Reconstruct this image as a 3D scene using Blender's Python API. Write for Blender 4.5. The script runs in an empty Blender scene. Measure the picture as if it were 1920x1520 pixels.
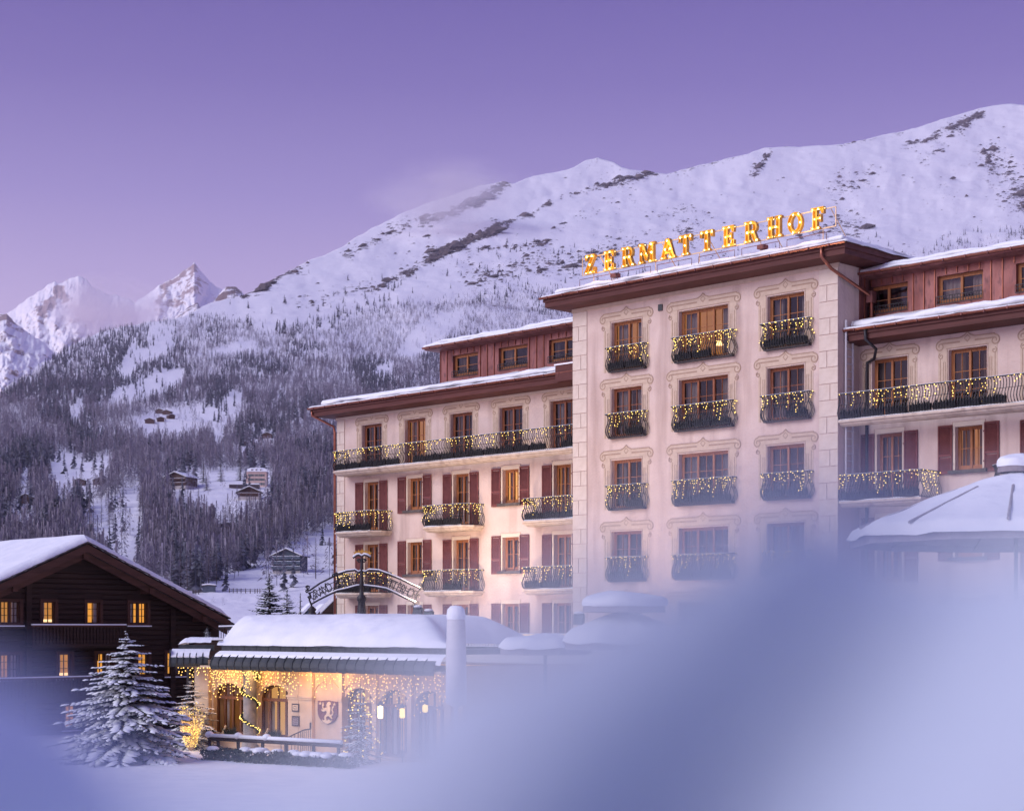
import bpy, bmesh, math, random
import numpy as np
from mathutils import Vector, Matrix, noise as mnoise
from mathutils.geometry import tessellate_polygon

SC = bpy.context.scene
COL = SC.collection
R2 = math.sqrt(0.5)
rad = math.radians
F, PCX, HY, CZ = 3230.0, 960.0, 1176.0, 4.4      # focal length (px at 1920), principal column, horizon row, eye height

# ------------------------------------------------------------------ camera
cam_d = bpy.data.cameras.new('camera'); cam = bpy.data.objects.new('camera', cam_d); COL.objects.link(cam)
cam.location = (0, 0, CZ); cam.rotation_euler = (rad(90), 0, 0)
cam_d.sensor_width = 36; cam_d.sensor_fit = 'HORIZONTAL'
cam_d.lens = 36 * F / 1920
cam_d.shift_y = (HY - 760) / 1920
cam_d.clip_start = 0.05; cam_d.clip_end = 60000
cam_d.dof.use_dof = True; cam_d.dof.focus_distance = 92; cam_d.dof.aperture_fstop = 1.55
SC.camera = cam

# ------------------------------------------------------------------ world: violet dusk sky
SUN_EL, SUN_AZ = 31.0, 240.0          # azimuth clockwise from +Y (view direction)
W = bpy.data.worlds.new('World'); SC.world = W; W.use_nodes = True
nt = W.node_tree; nt.nodes.clear()
wo = nt.nodes.new('ShaderNodeOutputWorld'); bg = nt.nodes.new('ShaderNodeBackground')
tc = nt.nodes.new('ShaderNodeTexCoord'); nrm = nt.nodes.new('ShaderNodeVectorMath'); nrm.operation = 'NORMALIZE'
sx = nt.nodes.new('ShaderNodeSeparateXYZ'); rp = nt.nodes.new('ShaderNodeValToRGB')
nt.links.new(tc.outputs['Generated'], nrm.inputs[0]); nt.links.new(nrm.outputs[0], sx.inputs[0]); nt.links.new(sx.outputs['Z'], rp.inputs[0])
cr = rp.color_ramp
stops = [(0.0, (.52, .40, .60)), (0.13, (.50, .395, .60)), (0.18, (.43, .35, .61)), (0.24, (.245, .20, .495)), (0.30, (.125, .093, .365)), (0.36, (.06, .036, .282)), (0.6, (.085, .10, .38)), (1.0, (.09, .12, .42))]
while len(cr.elements) < len(stops): cr.elements.new(0.5)
for e, (p, c) in zip(cr.elements, stops): e.position = p; e.color = (*c, 1)
sky = nt.nodes.new('ShaderNodeTexSky'); sky.sky_type = 'NISHITA'; sky.sun_disc = False
sky.sun_elevation = rad(2.0); sky.sun_rotation = rad(SUN_AZ); sky.altitude = 1600
hs = nt.nodes.new('ShaderNodeMix'); hs.data_type = 'RGBA'; hs.blend_type = 'MULTIPLY'; hs.inputs[0].default_value = 1
nt.links.new(sky.outputs[0], hs.inputs[6]); hs.inputs[7].default_value = (.062, .037, .055, 1)
ad = nt.nodes.new('ShaderNodeMix'); ad.data_type = 'RGBA'; ad.blend_type = 'ADD'; ad.inputs[0].default_value = 1
nt.links.new(rp.outputs[0], ad.inputs[6]); nt.links.new(hs.outputs[2], ad.inputs[7])
nt.links.new(ad.outputs[2], bg.inputs[0]); bg.inputs[1].default_value = 1.0
nt.links.new(bg.outputs[0], wo.inputs[0])

# ------------------------------------------------------------------ soft dusk sun behind the camera
sd = bpy.data.lights.new('sun', 'SUN'); sun = bpy.data.objects.new('sun', sd); COL.objects.link(sun)
sd.energy = 2.6; sd.angle = rad(40); sd.color = (.95, .93, 1.0)
_sv = Vector((math.sin(rad(SUN_AZ)) * math.cos(rad(SUN_EL)), math.cos(rad(SUN_AZ)) * math.cos(rad(SUN_EL)), math.sin(rad(SUN_EL))))
sun.rotation_euler = _sv.to_track_quat('Z', 'Y').to_euler(); sun.location = (0, -30, 60)

vs = SC.view_settings; vs.view_transform = 'Standard'; vs.look = 'None'; vs.exposure = 0.0; vs.gamma = 1.0; vs.use_curve_mapping = False
cy = SC.cycles
cy.use_denoising = True; cy.max_bounces = 6; cy.diffuse_bounces = 3; cy.glossy_bounces = 3; cy.transmission_bounces = 4; cy.transparent_max_bounces = 12
cy.volume_bounces = 2; cy.sample_clamp_indirect = 4.0; cy.caustics_reflective = False; cy.caustics_refractive = False
cy.use_adaptive_sampling = True; cy.adaptive_threshold = 0.01

# ------------------------------------------------------------------ helpers
def pt(px, py, Y):
    return Vector(((px - PCX) / F * Y, Y, CZ + (HY - py) / F * Y))

class Frame:
    """A building's own axes: x along its front, y inward, z up; pixel rays meet its planes."""
    def __init__(s, ox, oy, ang):
        s.o = (ox, oy); s.a = ang; s.c = math.cos(ang); s.s = math.sin(ang)
    def u(s, px, y=0.0):
        k = (px - PCX) / F; ox, oy = s.o; c, n = s.c, s.s
        # X = ox + c u - n y ; Yw = oy + n u + c y ; X = k Yw
        return (k * (oy + c * y) - ox + n * y) / (c - k * n)
    def z(s, px, py, y=0.0):
        u = s.u(px, y); Yw = s.o[1] + s.s * u + s.c * y
        return CZ + (HY - py) / F * Yw
    def world(s, u, y, z):
        return Vector((s.o[0] + s.c * u - s.s * y, s.o[1] + s.s * u + s.c * y, z))

def tag(o, label=None, cat=None, group=None, kind=None):
    if label: o['label'] = label
    if cat: o['category'] = cat
    if group: o['group'] = group
    if kind: o['kind'] = kind
    return o

def thing(name, label, cat, loc=(0, 0, 0), rotz=0.0, group=None):
    o = bpy.data.objects.new(name, None); COL.objects.link(o)
    o.location = loc; o.rotation_euler = (0, 0, rotz); o.empty_display_size = .3
    return tag(o, label, cat, group)

def link(name, me, mat=None, parent=None, loc=None, rot=None, scale=None):
    if mat is not None and len(me.materials) == 0: me.materials.append(mat)
    o = bpy.data.objects.new(name, me); COL.objects.link(o)
    if parent is not None: o.parent = parent
    if loc is not None: o.location = loc
    if rot is not None: o.rotation_euler = rot
    if scale is not None: o.scale = scale
    return o

class MB:
    def __init__(s): s.v = []; s.f = []
    def add(s, vs, fs):
        b = len(s.v); s.v.extend([tuple(p) for p in vs]); s.f.extend([tuple(i + b for i in f) for f in fs]); return s
    def box(s, x0, x1, y0, y1, z0, z1):
        return s.add([(x0,y0,z0),(x1,y0,z0),(x1,y1,z0),(x0,y1,z0),(x0,y0,z1),(x1,y0,z1),(x1,y1,z1),(x0,y1,z1)],
                     [(0,3,2,1),(4,5,6,7),(0,1,5,4),(1,2,6,5),(2,3,7,6),(3,0,4,7)])
    def quad(s, a, b, c, d): return s.add([a, b, c, d], [(0, 1, 2, 3)])
    def prism(s, poly, y0, y1, holes=None):
        """poly of (x,z), extruded along y (y0 front)."""
        loops = [poly] + (holes or [])
        flat = [p for l in loops for p in l]; n = len(flat)
        tris = tessellate_polygon([[Vector((p[0], p[1], 0)) for p in l] for l in loops])
        vs = [(p[0], y0, p[1]) for p in flat] + [(p[0], y1, p[1]) for p in flat]
        fs = [t for t in tris] + [tuple(i + n for i in reversed(t)) for t in tris]
        st = 0
        for l in loops:
            m = len(l)
            for i in range(m): j = (i + 1) % m; fs.append((st+i, st+j, st+j+n, st+i+n))
            st += m
        return s.add(vs, fs)
    def tube(s, pts, r, n=6, cap=True, closed=False):
        pts = [Vector(p) for p in pts]; m = len(pts)
        rr = r if isinstance(r, (list, tuple)) else [r] * m
        vs = []; prev = None
        for i, p in enumerate(pts):
            a = pts[i-1] if (i > 0 or closed) else p; b = pts[(i+1) % m] if (i < m-1 or closed) else p
            t = (b - a); t = t.normalized() if t.length > 1e-9 else Vector((0, 0, 1))
            if prev is None:
                ref = Vector((0, 0, 1)) if abs(t.z) < .9 else Vector((1, 0, 0))
                x = t.cross(ref).normalized()
            else:
                x = (prev - t * prev.dot(t)); x = x.normalized() if x.length > 1e-6 else t.orthogonal().normalized()
            prev = x; y = t.cross(x)
            for k in range(n):
                an = 2 * math.pi * k / n + math.pi / n
                vs.append(p + (x * math.cos(an) + y * math.sin(an)) * rr[i])
        fs = []
        for i in range(m if closed else m - 1):
            i2 = (i + 1) % m
            for k in range(n): k2 = (k+1) % n; fs.append((i*n+k, i*n+k2, i2*n+k2, i2*n+k))
        if cap and not closed: fs.append(tuple(reversed(range(n)))); fs.append(tuple((m-1)*n+k for k in range(n)))
        return s.add(vs, fs)
    def lathe(s, prof, n=12, c=(0, 0)):
        vs = []; m = len(prof)
        for (r, z) in prof:
            for k in range(n):
                a = 2*math.pi*k/n; vs.append((c[0]+r*math.cos(a), c[1]+r*math.sin(a), z))
        fs = [(i*n+k, i*n+(k+1)%n, (i+1)*n+(k+1)%n, (i+1)*n+k) for i in range(m-1) for k in range(n)]
        return s.add(vs, fs)
    def octa(s, c, r):
        x, y, z = c
        return s.add([(x+r,y,z),(x-r,y,z),(x,y+r,z),(x,y-r,z),(x,y,z+r),(x,y,z-r)],
                     [(0,2,4),(2,1,4),(1,3,4),(3,0,4),(2,0,5),(1,2,5),(3,1,5),(0,3,5)])
    def ball(s, c, r, n=8, m=5, sz=1.0):
        prof = [(max(r*math.sin(math.pi*i/m), 1e-4), c[2]-r*sz*math.cos(math.pi*i/m)) for i in range(m+1)]
        return s.lathe(prof, n, (c[0], c[1]))
    def ribbon(s, pts, w, y0, y1, closed=False):
        """flat strip along (x,z) points, from y0 (front) to y1."""
        P = [Vector((p[0], p[1])) for p in pts]; m = len(P); L = []; Rr = []
        for i, p in enumerate(P):
            a = P[i-1] if (i > 0 or closed) else p; b = P[(i+1) % m] if (i < m-1 or closed) else p
            t = (b - a); t = t.normalized() if t.length > 1e-9 else Vector((1, 0)); nn = Vector((-t.y, t.x)) * (w/2)
            L.append(p + nn); Rr.append(p - nn)
        vs = []
        for i in range(m): vs += [(L[i].x, y0, L[i].y), (Rr[i].x, y0, Rr[i].y), (Rr[i].x, y1, Rr[i].y), (L[i].x, y1, L[i].y)]
        fs = []
        for i in range(m if closed else m-1):
            j = (i+1) % m
            for k in range(4): k2 = (k+1) % 4; fs.append((i*4+k, i*4+k2, j*4+k2, j*4+k))
        return s.add(vs, fs)
    def mesh(s, name, mat=None, smooth=False):
        me = bpy.data.meshes.new(name); me.from_pydata(s.v, [], s.f); me.update()
        if smooth: me.polygons.foreach_set('use_smooth', [True] * len(me.polygons))
        if mat is not None: me.materials.append(mat)
        return me
    def build(s, name, mat, parent=None, smooth=False, **k):
        return link(name, s.mesh(name, mat, smooth), None, parent, **k)

def np_mesh(name, co, faces, mat=None, smooth=True, attrs=None):
    me = bpy.data.meshes.new(name); n = len(co); m = len(faces); k = faces.shape[1]
    me.vertices.add(n); me.vertices.foreach_set('co', np.ascontiguousarray(co, dtype=np.float32).ravel())
    me.loops.add(m * k); me.loops.foreach_set('vertex_index', np.ascontiguousarray(faces, dtype=np.int32).ravel())
    me.polygons.add(m); me.polygons.foreach_set('loop_start', np.arange(0, m*k, k, dtype=np.int32))
    me.polygons.foreach_set('use_smooth', np.full(m, smooth))
    me.update(calc_edges=True)
    for nm, a in (attrs or {}).items():
        at = me.attributes.new(nm, 'FLOAT', 'POINT'); at.data.foreach_set('value', np.ascontiguousarray(a, dtype=np.float32).ravel())
    if mat is not None: me.materials.append(mat)
    return me

def grid_faces(nr, nc):
    i = np.arange(nr-1)[:, None]; j = np.arange(nc-1)[None, :]
    a = i*nc + j
    return np.stack([a, a+1, a+nc+1, a+nc], -1).reshape(-1, 4)

_rt = np.random.RandomState(11).rand(512, 512)
def vnoise(x, y, seed=0):
    x = np.asarray(x, float) + seed*37.7; y = np.asarray(y, float) + seed*17.3
    xi = np.floor(x).astype(int); yi = np.floor(y).astype(int); fx = x-xi; fy = y-yi
    fx = fx*fx*(3-2*fx); fy = fy*fy*(3-2*fy)
    g = lambda a, b: _rt[(a) % 512, (b) % 512]
    return (g(xi,yi)*(1-fx)+g(xi+1,yi)*fx)*(1-fy) + (g(xi,yi+1)*(1-fx)+g(xi+1,yi+1)*fx)*fy
def fbm(x, y, o=5, seed=0, gain=.5, ridged=False):
    t = 0; a = 1; n = 0; f = 1
    for k in range(o):
        v = vnoise(np.asarray(x)*f, np.asarray(y)*f, seed + k*3)
        if ridged: v = 1 - abs(2*v-1)
        t = t + a*v; n += a; a *= gain; f *= 2.03
    return t/n
def in_poly(x, y, P):
    x = np.asarray(x); y = np.asarray(y); r = np.zeros(x.shape, bool); n = len(P)
    for i in range(n):
        x1, y1 = P[i]; x2, y2 = P[(i+1) % n]
        c = ((y1 > y) != (y2 > y)) & (x < (x2-x1)*(y-y1)/((y2-y1) if y2 != y1 else 1e-9)+x1)
        r ^= c
    return r
def dist_line(x, y, P):
    d = np.full(np.shape(x), 1e9)
    for (x1, y1), (x2, y2) in zip(P[:-1], P[1:]):
        L = (x2-x1)**2+(y2-y1)**2
        t = np.clip(((x-x1)*(x2-x1)+(y-y1)*(y2-y1))/L, 0, 1)
        d = np.minimum(d, np.hypot(x-x1-t*(x2-x1), y-y1-t*(y2-y1)))
    return d

# ------------------------------------------------------------------ materials
def pmat(name, c1, c2=None, scale=4.0, rough=.75, metal=0.0, bump=0.0, bscale=None, detail=5.0, contrast=(.35, .65), spec=.3, emit=None, estr=0.0, stretch=None, bdist=.02, c3=None, scale3=1.0, stretch3=None, world=False):
    m = bpy.data.materials.new(name); m.use_nodes = True; n = m.node_tree; b = n.nodes['Principled BSDF']
    b.inputs['Roughness'].default_value = rough; b.inputs['Metallic'].default_value = metal; b.inputs['Specular IOR Level'].default_value = spec
    b.inputs['Base Color'].default_value = (*c1, 1)
    co = n.nodes.new('ShaderNodeTexCoord'); vec = co.outputs['Object']
    if world: ge = n.nodes.new('ShaderNodeNewGeometry'); vec = ge.outputs['Position']
    if stretch:
        mp = n.nodes.new('ShaderNodeMapping'); mp.inputs['Scale'].default_value = stretch; n.links.new(vec, mp.inputs[0]); vec = mp.outputs[0]
    colout = None
    if c2:
        t = n.nodes.new('ShaderNodeTexNoise'); t.inputs['Scale'].default_value = scale; t.inputs['Detail'].default_value = detail; n.links.new(vec, t.inputs['Vector'])
        r = n.nodes.new('ShaderNodeValToRGB'); r.color_ramp.elements[0].position = contrast[0]; r.color_ramp.elements[1].position = contrast[1]
        r.color_ramp.elements[0].color = (*c1, 1); r.color_ramp.elements[1].color = (*c2, 1)
        n.links.new(t.outputs['Fac'], r.inputs[0]); colout = r.outputs[0]
        if c3:
            t3 = n.nodes.new('ShaderNodeTexNoise'); t3.inputs['Scale'].default_value = scale3; t3.inputs['Detail'].default_value = 6
            if stretch3:
                mp3 = n.nodes.new('ShaderNodeMapping'); mp3.inputs['Scale'].default_value = stretch3; n.links.new(co.outputs['Object'], mp3.inputs[0]); n.links.new(mp3.outputs[0], t3.inputs['Vector'])
            else: n.links.new(vec, t3.inputs['Vector'])
            r3 = n.nodes.new('ShaderNodeMapRange'); r3.inputs[1].default_value = .52; r3.inputs[2].default_value = .72; n.links.new(t3.outputs['Fac'], r3.inputs[0])
            mx = n.nodes.new('ShaderNodeMix'); mx.data_type = 'RGBA'; n.links.new(r3.outputs[0], mx.inputs[0]); n.links.new(colout, mx.inputs[6]); mx.inputs[7].default_value = (*c3, 1)
            colout = mx.outputs[2]
        n.links.new(colout, b.inputs['Base Color'])
    if bump:
        t2 = n.nodes.new('ShaderNodeTexNoise'); t2.inputs['Scale'].default_value = bscale or scale*4; t2.inputs['Detail'].default_value = 5; n.links.new(vec, t2.inputs['Vector'])
        bp = n.nodes.new('ShaderNodeBump'); bp.inputs['Strength'].default_value = bump; bp.inputs['Distance'].default_value = bdist
        n.links.new(t2.outputs['Fac'], bp.inputs['Height']); n.links.new(bp.outputs[0], b.inputs['Normal'])
    if emit: b.inputs['Emission Color'].default_value = (*emit, 1); b.inputs['Emission Strength'].default_value = estr
    return m

def emat(name, c, s, sampling=None):
    m = bpy.data.materials.new(name); m.use_nodes = True; n = m.node_tree; n.nodes.clear()
    o = n.nodes.new('ShaderNodeOutputMaterial'); e = n.nodes.new('ShaderNodeEmission'); e.inputs[0].default_value = (*c, 1); e.inputs[1].default_value = s
    n.links.new(e.outputs[0], o.inputs[0])
    if sampling: m.cycles.emission_sampling = sampling
    return m

def glass_mat(name, tint, refl=.35):
    m = bpy.data.materials.new(name); m.use_nodes = True; n = m.node_tree; n.nodes.clear()
    o = n.nodes.new('ShaderNodeOutputMaterial'); g = n.nodes.new('ShaderNodeBsdfGlossy'); t = n.nodes.new('ShaderNodeBsdfTransparent'); mx = n.nodes.new('ShaderNodeMixShader')
    g.inputs['Roughness'].default_value = .03; g.inputs['Color'].default_value = (.9, .9, 1, 1); t.inputs[0].default_value = (*tint, 1)
    lw = n.nodes.new('ShaderNodeLayerWeight'); lw.inputs[0].default_value = refl
    ns = n.nodes.new('ShaderNodeTexNoise'); ns.inputs['Scale'].default_value = 1.3; bp = n.nodes.new('ShaderNodeBump'); bp.inputs['Strength'].default_value = .08; bp.inputs['Distance'].default_value = .1
    co = n.nodes.new('ShaderNodeTexCoord'); n.links.new(co.outputs['Object'], ns.inputs['Vector']); n.links.new(ns.outputs['Fac'], bp.inputs['Height']); n.links.new(bp.outputs[0], g.inputs['Normal'])
    n.links.new(lw.outputs['Fresnel'], mx.inputs[0]); n.links.new(t.outputs[0], mx.inputs[1]); n.links.new(g.outputs[0], mx.inputs[2]); n.links.new(mx.outputs[0], o.inputs[0])
    return m

M = {}
M['snow'] = pmat('snow', (.80, .82, .87), (.88, .89, .92), scale=1.2, rough=.8, bump=.35, bscale=2.2, bdist=.12, spec=.15)
M['snow_fine'] = pmat('snow_fine', (.82, .84, .88), (.88, .89, .92), scale=6, rough=.8, bump=.4, bscale=14, bdist=.03, spec=.15)
M['stucco'] = pmat('cream_stucco', (.61, .465, .40), (.68, .535, .465), scale=1.1, rough=.9, bump=.7, bscale=8, bdist=.035, spec=.1, c3=(.46, .335, .285), scale3=1.0, stretch3=(1.3, 1.3, .14))
M['stucco_trim'] = pmat('pale_trim', (.66, .54, .43), (.70, .59, .47), scale=3, rough=.85, bump=.2, bscale=16, spec=.1)
M['quoin'] = pmat('quoin_stone', (.63, .52, .43), (.70, .59, .50), scale=2.0, rough=.9, bump=.3, bscale=18, spec=.1)
M['joint'] = pmat('joint_paint', (.52, .37, .31), (.57, .42, .355), scale=4, rough=.9)
M['line'] = pmat('painted_line', (.36, .245, .18), (.42, .295, .22), scale=6, rough=.9)
M['fill'] = pmat('painted_fill', (.54, .41, .31), (.60, .47, .36), scale=5, rough=.9)
M['slab'] = pmat('balcony_stone', (.58, .46, .36), (.66, .55, .45), scale=4, rough=.9, bump=.3, bscale=12, c3=(.40, .30, .24), scale3=2.5)
M['eave'] = pmat('red_brown_wood', (.075, .022, .018), (.115, .036, .03), scale=3, rough=.6, bump=.2, bscale=10, stretch=(.3, 1, 6))
M['copper'] = pmat('aged_copper', (.20, .075, .065), (.31, .135, .12), scale=1.6, rough=.48, metal=.45, bump=.25, bscale=5, contrast=(.38, .6), stretch=(1.6, 1.6, .6), c3=(.085, .04, .045), scale3=3.2)
M['copper_new'] = pmat('gutter_copper', (.30, .11, .075), (.42, .17, .11), scale=2.5, rough=.35, metal=.8)
M['wood'] = pmat('varnished_window_wood', (.29, .105, .038), (.40, .16, .06), scale=5, rough=.5, stretch=(3, 3, .6))
M['wood_dark'] = pmat('reddish_window_wood', (.22, .072, .034), (.31, .11, .05), scale=5, rough=.5, stretch=(3, 3, .6))
M['shutter'] = pmat('red_brown_shutter', (.145, .042, .04), (.195, .06, .055), scale=4, rough=.65, bump=.2, bscale=20)
M['iron'] = pmat('black_iron', (.018, .016, .02), (.035, .03, .035), scale=8, rough=.5, spec=.4)
M['planter'] = pmat('dark_evergreen', (.012, .014, .016), (.03, .03, .032), scale=9, rough=.9, bump=.6, bscale=18, bdist=.05)
M['white_metal'] = pmat('white_painted_metal', (.6, .58, .6), (.66, .63, .65), scale=6, rough=.5)
M['curtain'] = pmat('beige_curtain', (.34, .24, .17), (.50, .38, .28), scale=3, rough=.9, stretch=(5, 1, .2))
M['sheer'] = pmat('pale_curtain', (.55, .50, .48), (.68, .62, .6), scale=3, rough=.9, stretch=(6, 1, .2))
M['room'] = pmat('dim_room', (.26, .17, .12), (.36, .24, .17), scale=2, rough=.9)
M['room_lit'] = pmat('lit_room', (.5, .33, .18), (.6, .42, .24), scale=2, rough=.9, emit=(1, .50, .16), estr=.26)
M['room_amber'] = pmat('bright_room', (.5, .33, .18), (.6, .42, .24), scale=2, rough=.9, emit=(1, .60, .20), estr=.8)
M['glass'] = glass_mat('window_glass', (.72, .68, .66), .42)
M['glass_clear'] = glass_mat('clear_glass', (.95, .92, .9), .12)
M['bulb'] = emat('warm_bulb', (1.0, .68, .17), 3.4, 'NONE')
M['bulb_hot'] = emat('hot_bulb', (1.0, .80, .38), 7.0, 'NONE')
M['icicle'] = emat('icicle_bulb', (1.0, .60, .16), 3.4, 'NONE')
M['gold'] = pmat('gold_sheet', (.62, .33, .06), (.72, .42, .10), scale=4, rough=.35, metal=.7)
M['letter_glow'] = pmat('lit_letter_interior', (.8, .45, .08), rough=.5, emit=(1, .50, .05), estr=.75)
M['brass'] = pmat('sign_frame_brass', (.72, .50, .30), (.8, .58, .36), scale=5, rough=.4, metal=.3)
M['log'] = pmat('dark_larch_log', (.020, .010, .008), (.042, .020, .015), scale=2, rough=.7, bump=.5, bscale=6, stretch=(.25, 1, 5), bdist=.03)
M['log_beam'] = pmat('barge_board_wood', (.06, .026, .018), (.10, .043, .03), scale=2, rough=.7, bump=.4, bscale=6, stretch=(.3, 1, 4))
M['slate'] = pmat('stone_roof_slab', (.07, .06, .06), (.13, .11, .10), scale=3, rough=.85, bump=.4, bscale=6)
M['zinc'] = pmat('green_grey_metal', (.045, .052, .055), (.075, .082, .085), scale=3, rough=.5, metal=.4, bump=.1, bscale=8)
M['sand'] = pmat('warm_limestone', (.56, .41, .28), (.65, .49, .35), scale=2.5, rough=.85, bump=.3, bscale=14)
M['brown_frame'] = pmat('brown_door_wood', (.13, .055, .03), (.18, .08, .045), scale=5, rough=.5, stretch=(3, 3, .6))
M['bark'] = pmat('bark', (.05, .035, .03), (.10, .075, .065), scale=6, rough=.9, bump=.4, bscale=12)
M['needle'] = pmat('dark_needles', (.018, .030, .028), (.045, .062, .055), scale=3, rough=.85)
M['frost_twig'] = pmat('frosted_larch_twigs', (.13, .115, .145), (.30, .275, .345), scale=.35, rough=.9, contrast=(.3, .7), detail=3, world=True)
M['frost_fir'] = pmat('frosted_conifer', (.06, .065, .085), (.20, .205, .26), scale=.25, rough=.9, contrast=(.35, .7), detail=3, world=True)
M['dark_fir'] = pmat('dark_pine', (.035, .04, .055), (.07, .075, .095), scale=.3, rough=.9, detail=3, world=True)
M['chalet_brown'] = pmat('brown_chalet_wood', (.075, .042, .036), (.12, .07, .06), scale=1.5, rough=.8, stretch=(.5, .5, 4))
M['chalet_blue'] = pmat('grey_blue_timber', (.07, .09, .12), (.11, .13, .17), scale=1.5, rough=.8)
M['pink_wall'] = pmat('salmon_wall', (.62, .44, .38), (.68, .50, .43), scale=.6, rough=.9)
M['offwhite'] = pmat('pale_plaster', (.55, .5, .47), (.62, .57, .54), scale=.8, rough=.9)
M['green_shutter'] = pmat('green_grey_shutter', (.10, .15, .15), (.13, .18, .18), scale=2, rough=.8)
M['canvas'] = pmat('grey_canvas', (.24, .20, .22), (.32, .27, .29), scale=3, rough=.85, bump=.3, bscale=8)
M['stone'] = pmat('parapet_stone', (.20, .19, .19), (.32, .30, .29), scale=4, rough=.9, bump=.5, bscale=9)
M['crest'] = pmat('crest_maroon', (.13, .05, .06), (.17, .07, .08), scale=4, rough=.7)
M['crest_pale'] = pmat('crest_cream', (.66, .50, .34), (.72, .57, .40), scale=4, rough=.7)
M['plaque'] = pmat('dark_plaque', (.055, .04, .05), (.08, .06, .07), scale=5, rough=.5)
M['person'] = pmat('dark_clothing', (.02, .02, .025), (.04, .04, .045), scale=9, rough=.9)
M['skin'] = pmat('skin', (.45, .26, .19), rough=.6)
M['terracotta'] = pmat('terracotta', (.36, .12, .07), (.42, .16, .09), scale=4, rough=.8)
M['red_light'] = emat('red_lantern', (1, .22, .10), 2.0, 'NONE')
M['led'] = emat('led_strip', (1, .68, .36), 1.6)
M['shade_blue_snow'] = pmat('shade_blue_snow', (.73, .80, .93), (.80, .86, .95), scale=14, rough=.7, bump=.4, bscale=30, bdist=.01, spec=.2)  # bluer snow for the foreground bank: the blue of shade put into its colour
M['blue_bounce'] = pmat('blue_bounce_boards', (.40, .44, .58), (.46, .50, .64), scale=2, rough=.8, stretch=(6, 1, .4))  # for the added rear boards, which bounce blue light onto the snow bank
M['pav_room'] = pmat('restaurant_interior', (.5, .33, .18), (.6, .42, .24), scale=2, rough=.9, emit=(1, .55, .18), estr=.6)
M['rock'] = pmat('dark_boulder', (.05, .04, .042), (.14, .108, .105), scale=.05, rough=.9)
M['lamp_glow'] = emat('table_lamp', (1, .62, .25), 5.0)
# ================================================================== SETTING: ground, mountain, far peaks
def snow_rock_mat(name, snow=(.84, .825, .86), rock1=(.10, .075, .07), rock2=(.24, .18, .17), fine=.02, base_thr=.62, bumpd=8.0, slope=0.0, big=.004):
    m = bpy.data.materials.new(name); m.use_nodes = True; n = m.node_tree; b = n.nodes['Principled BSDF']
    b.inputs['Roughness'].default_value = .85; b.inputs['Specular IOR Level'].default_value = .1
    co = n.nodes.new('ShaderNodeTexCoord'); at = n.nodes.new('ShaderNodeAttribute'); at.attribute_name = 'rock'
    mp = n.nodes.new('ShaderNodeMapping'); mp.inputs['Scale'].default_value = (1.0, .35, 1.8); n.links.new(co.outputs['Object'], mp.inputs[0])
    t1 = n.nodes.new('ShaderNodeTexNoise'); t1.inputs['Scale'].default_value = fine; t1.inputs['Detail'].default_value = 7; t1.inputs['Roughness'].default_value = .72; n.links.new(mp.outputs[0], t1.inputs['Vector'])
    a = n.nodes.new('ShaderNodeMath'); a.operation = 'MULTIPLY_ADD'; n.links.new(at.outputs['Fac'], a.inputs[0]); a.inputs[1].default_value = .30; n.links.new(t1.outputs['Fac'], a.inputs[2])
    last = a.outputs[0]
    if slope:
        g = n.nodes.new('ShaderNodeNewGeometry'); sp = n.nodes.new('ShaderNodeSeparateXYZ'); n.links.new(g.outputs['Normal'], sp.inputs[0])
        s = n.nodes.new('ShaderNodeMath'); s.operation = 'MULTIPLY_ADD'; n.links.new(sp.outputs['Z'], s.inputs[0]); s.inputs[1].default_value = -slope; n.links.new(last, s.inputs[2]); last = s.outputs[0]
    mr = n.nodes.new('ShaderNodeMapRange'); mr.interpolation_type = 'SMOOTHSTEP'; mr.inputs[1].default_value = base_thr; mr.inputs[2].default_value = base_thr + .05; n.links.new(last, mr.inputs[0])
    t2 = n.nodes.new('ShaderNodeTexNoise'); t2.inputs['Scale'].default_value = fine*2.5; t2.inputs['Detail'].default_value = 6; n.links.new(co.outputs['Object'], t2.inputs['Vector'])
    rr = n.nodes.new('ShaderNodeMix'); rr.data_type = 'RGBA'; n.links.new(t2.outputs['Fac'], rr.inputs[0]); rr.inputs[6].default_value = (*rock1, 1); rr.inputs[7].default_value = (*rock2, 1)
    mx = n.nodes.new('ShaderNodeMix'); mx.data_type = 'RGBA'; n.links.new(mr.outputs[0], mx.inputs[0]); mx.inputs[6].default_value = (*snow, 1); n.links.new(rr.outputs[2], mx.inputs[7])
    n.links.new(mx.outputs[2], b.inputs['Base Color'])
    t3 = n.nodes.new('ShaderNodeTexNoise'); t3.inputs['Scale'].default_value = big; t3.inputs['Detail'].default_value = 9; t3.inputs['Roughness'].default_value = .6; n.links.new(co.outputs['Object'], t3.inputs['Vector'])
    bp = n.nodes.new('ShaderNodeBump'); bp.inputs['Strength'].default_value = .9; bp.inputs['Distance'].default_value = bumpd
    n.links.new(t3.outputs['Fac'], bp.inputs['Height']); n.links.new(bp.outputs[0], b.inputs['Normal'])
    return m

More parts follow.
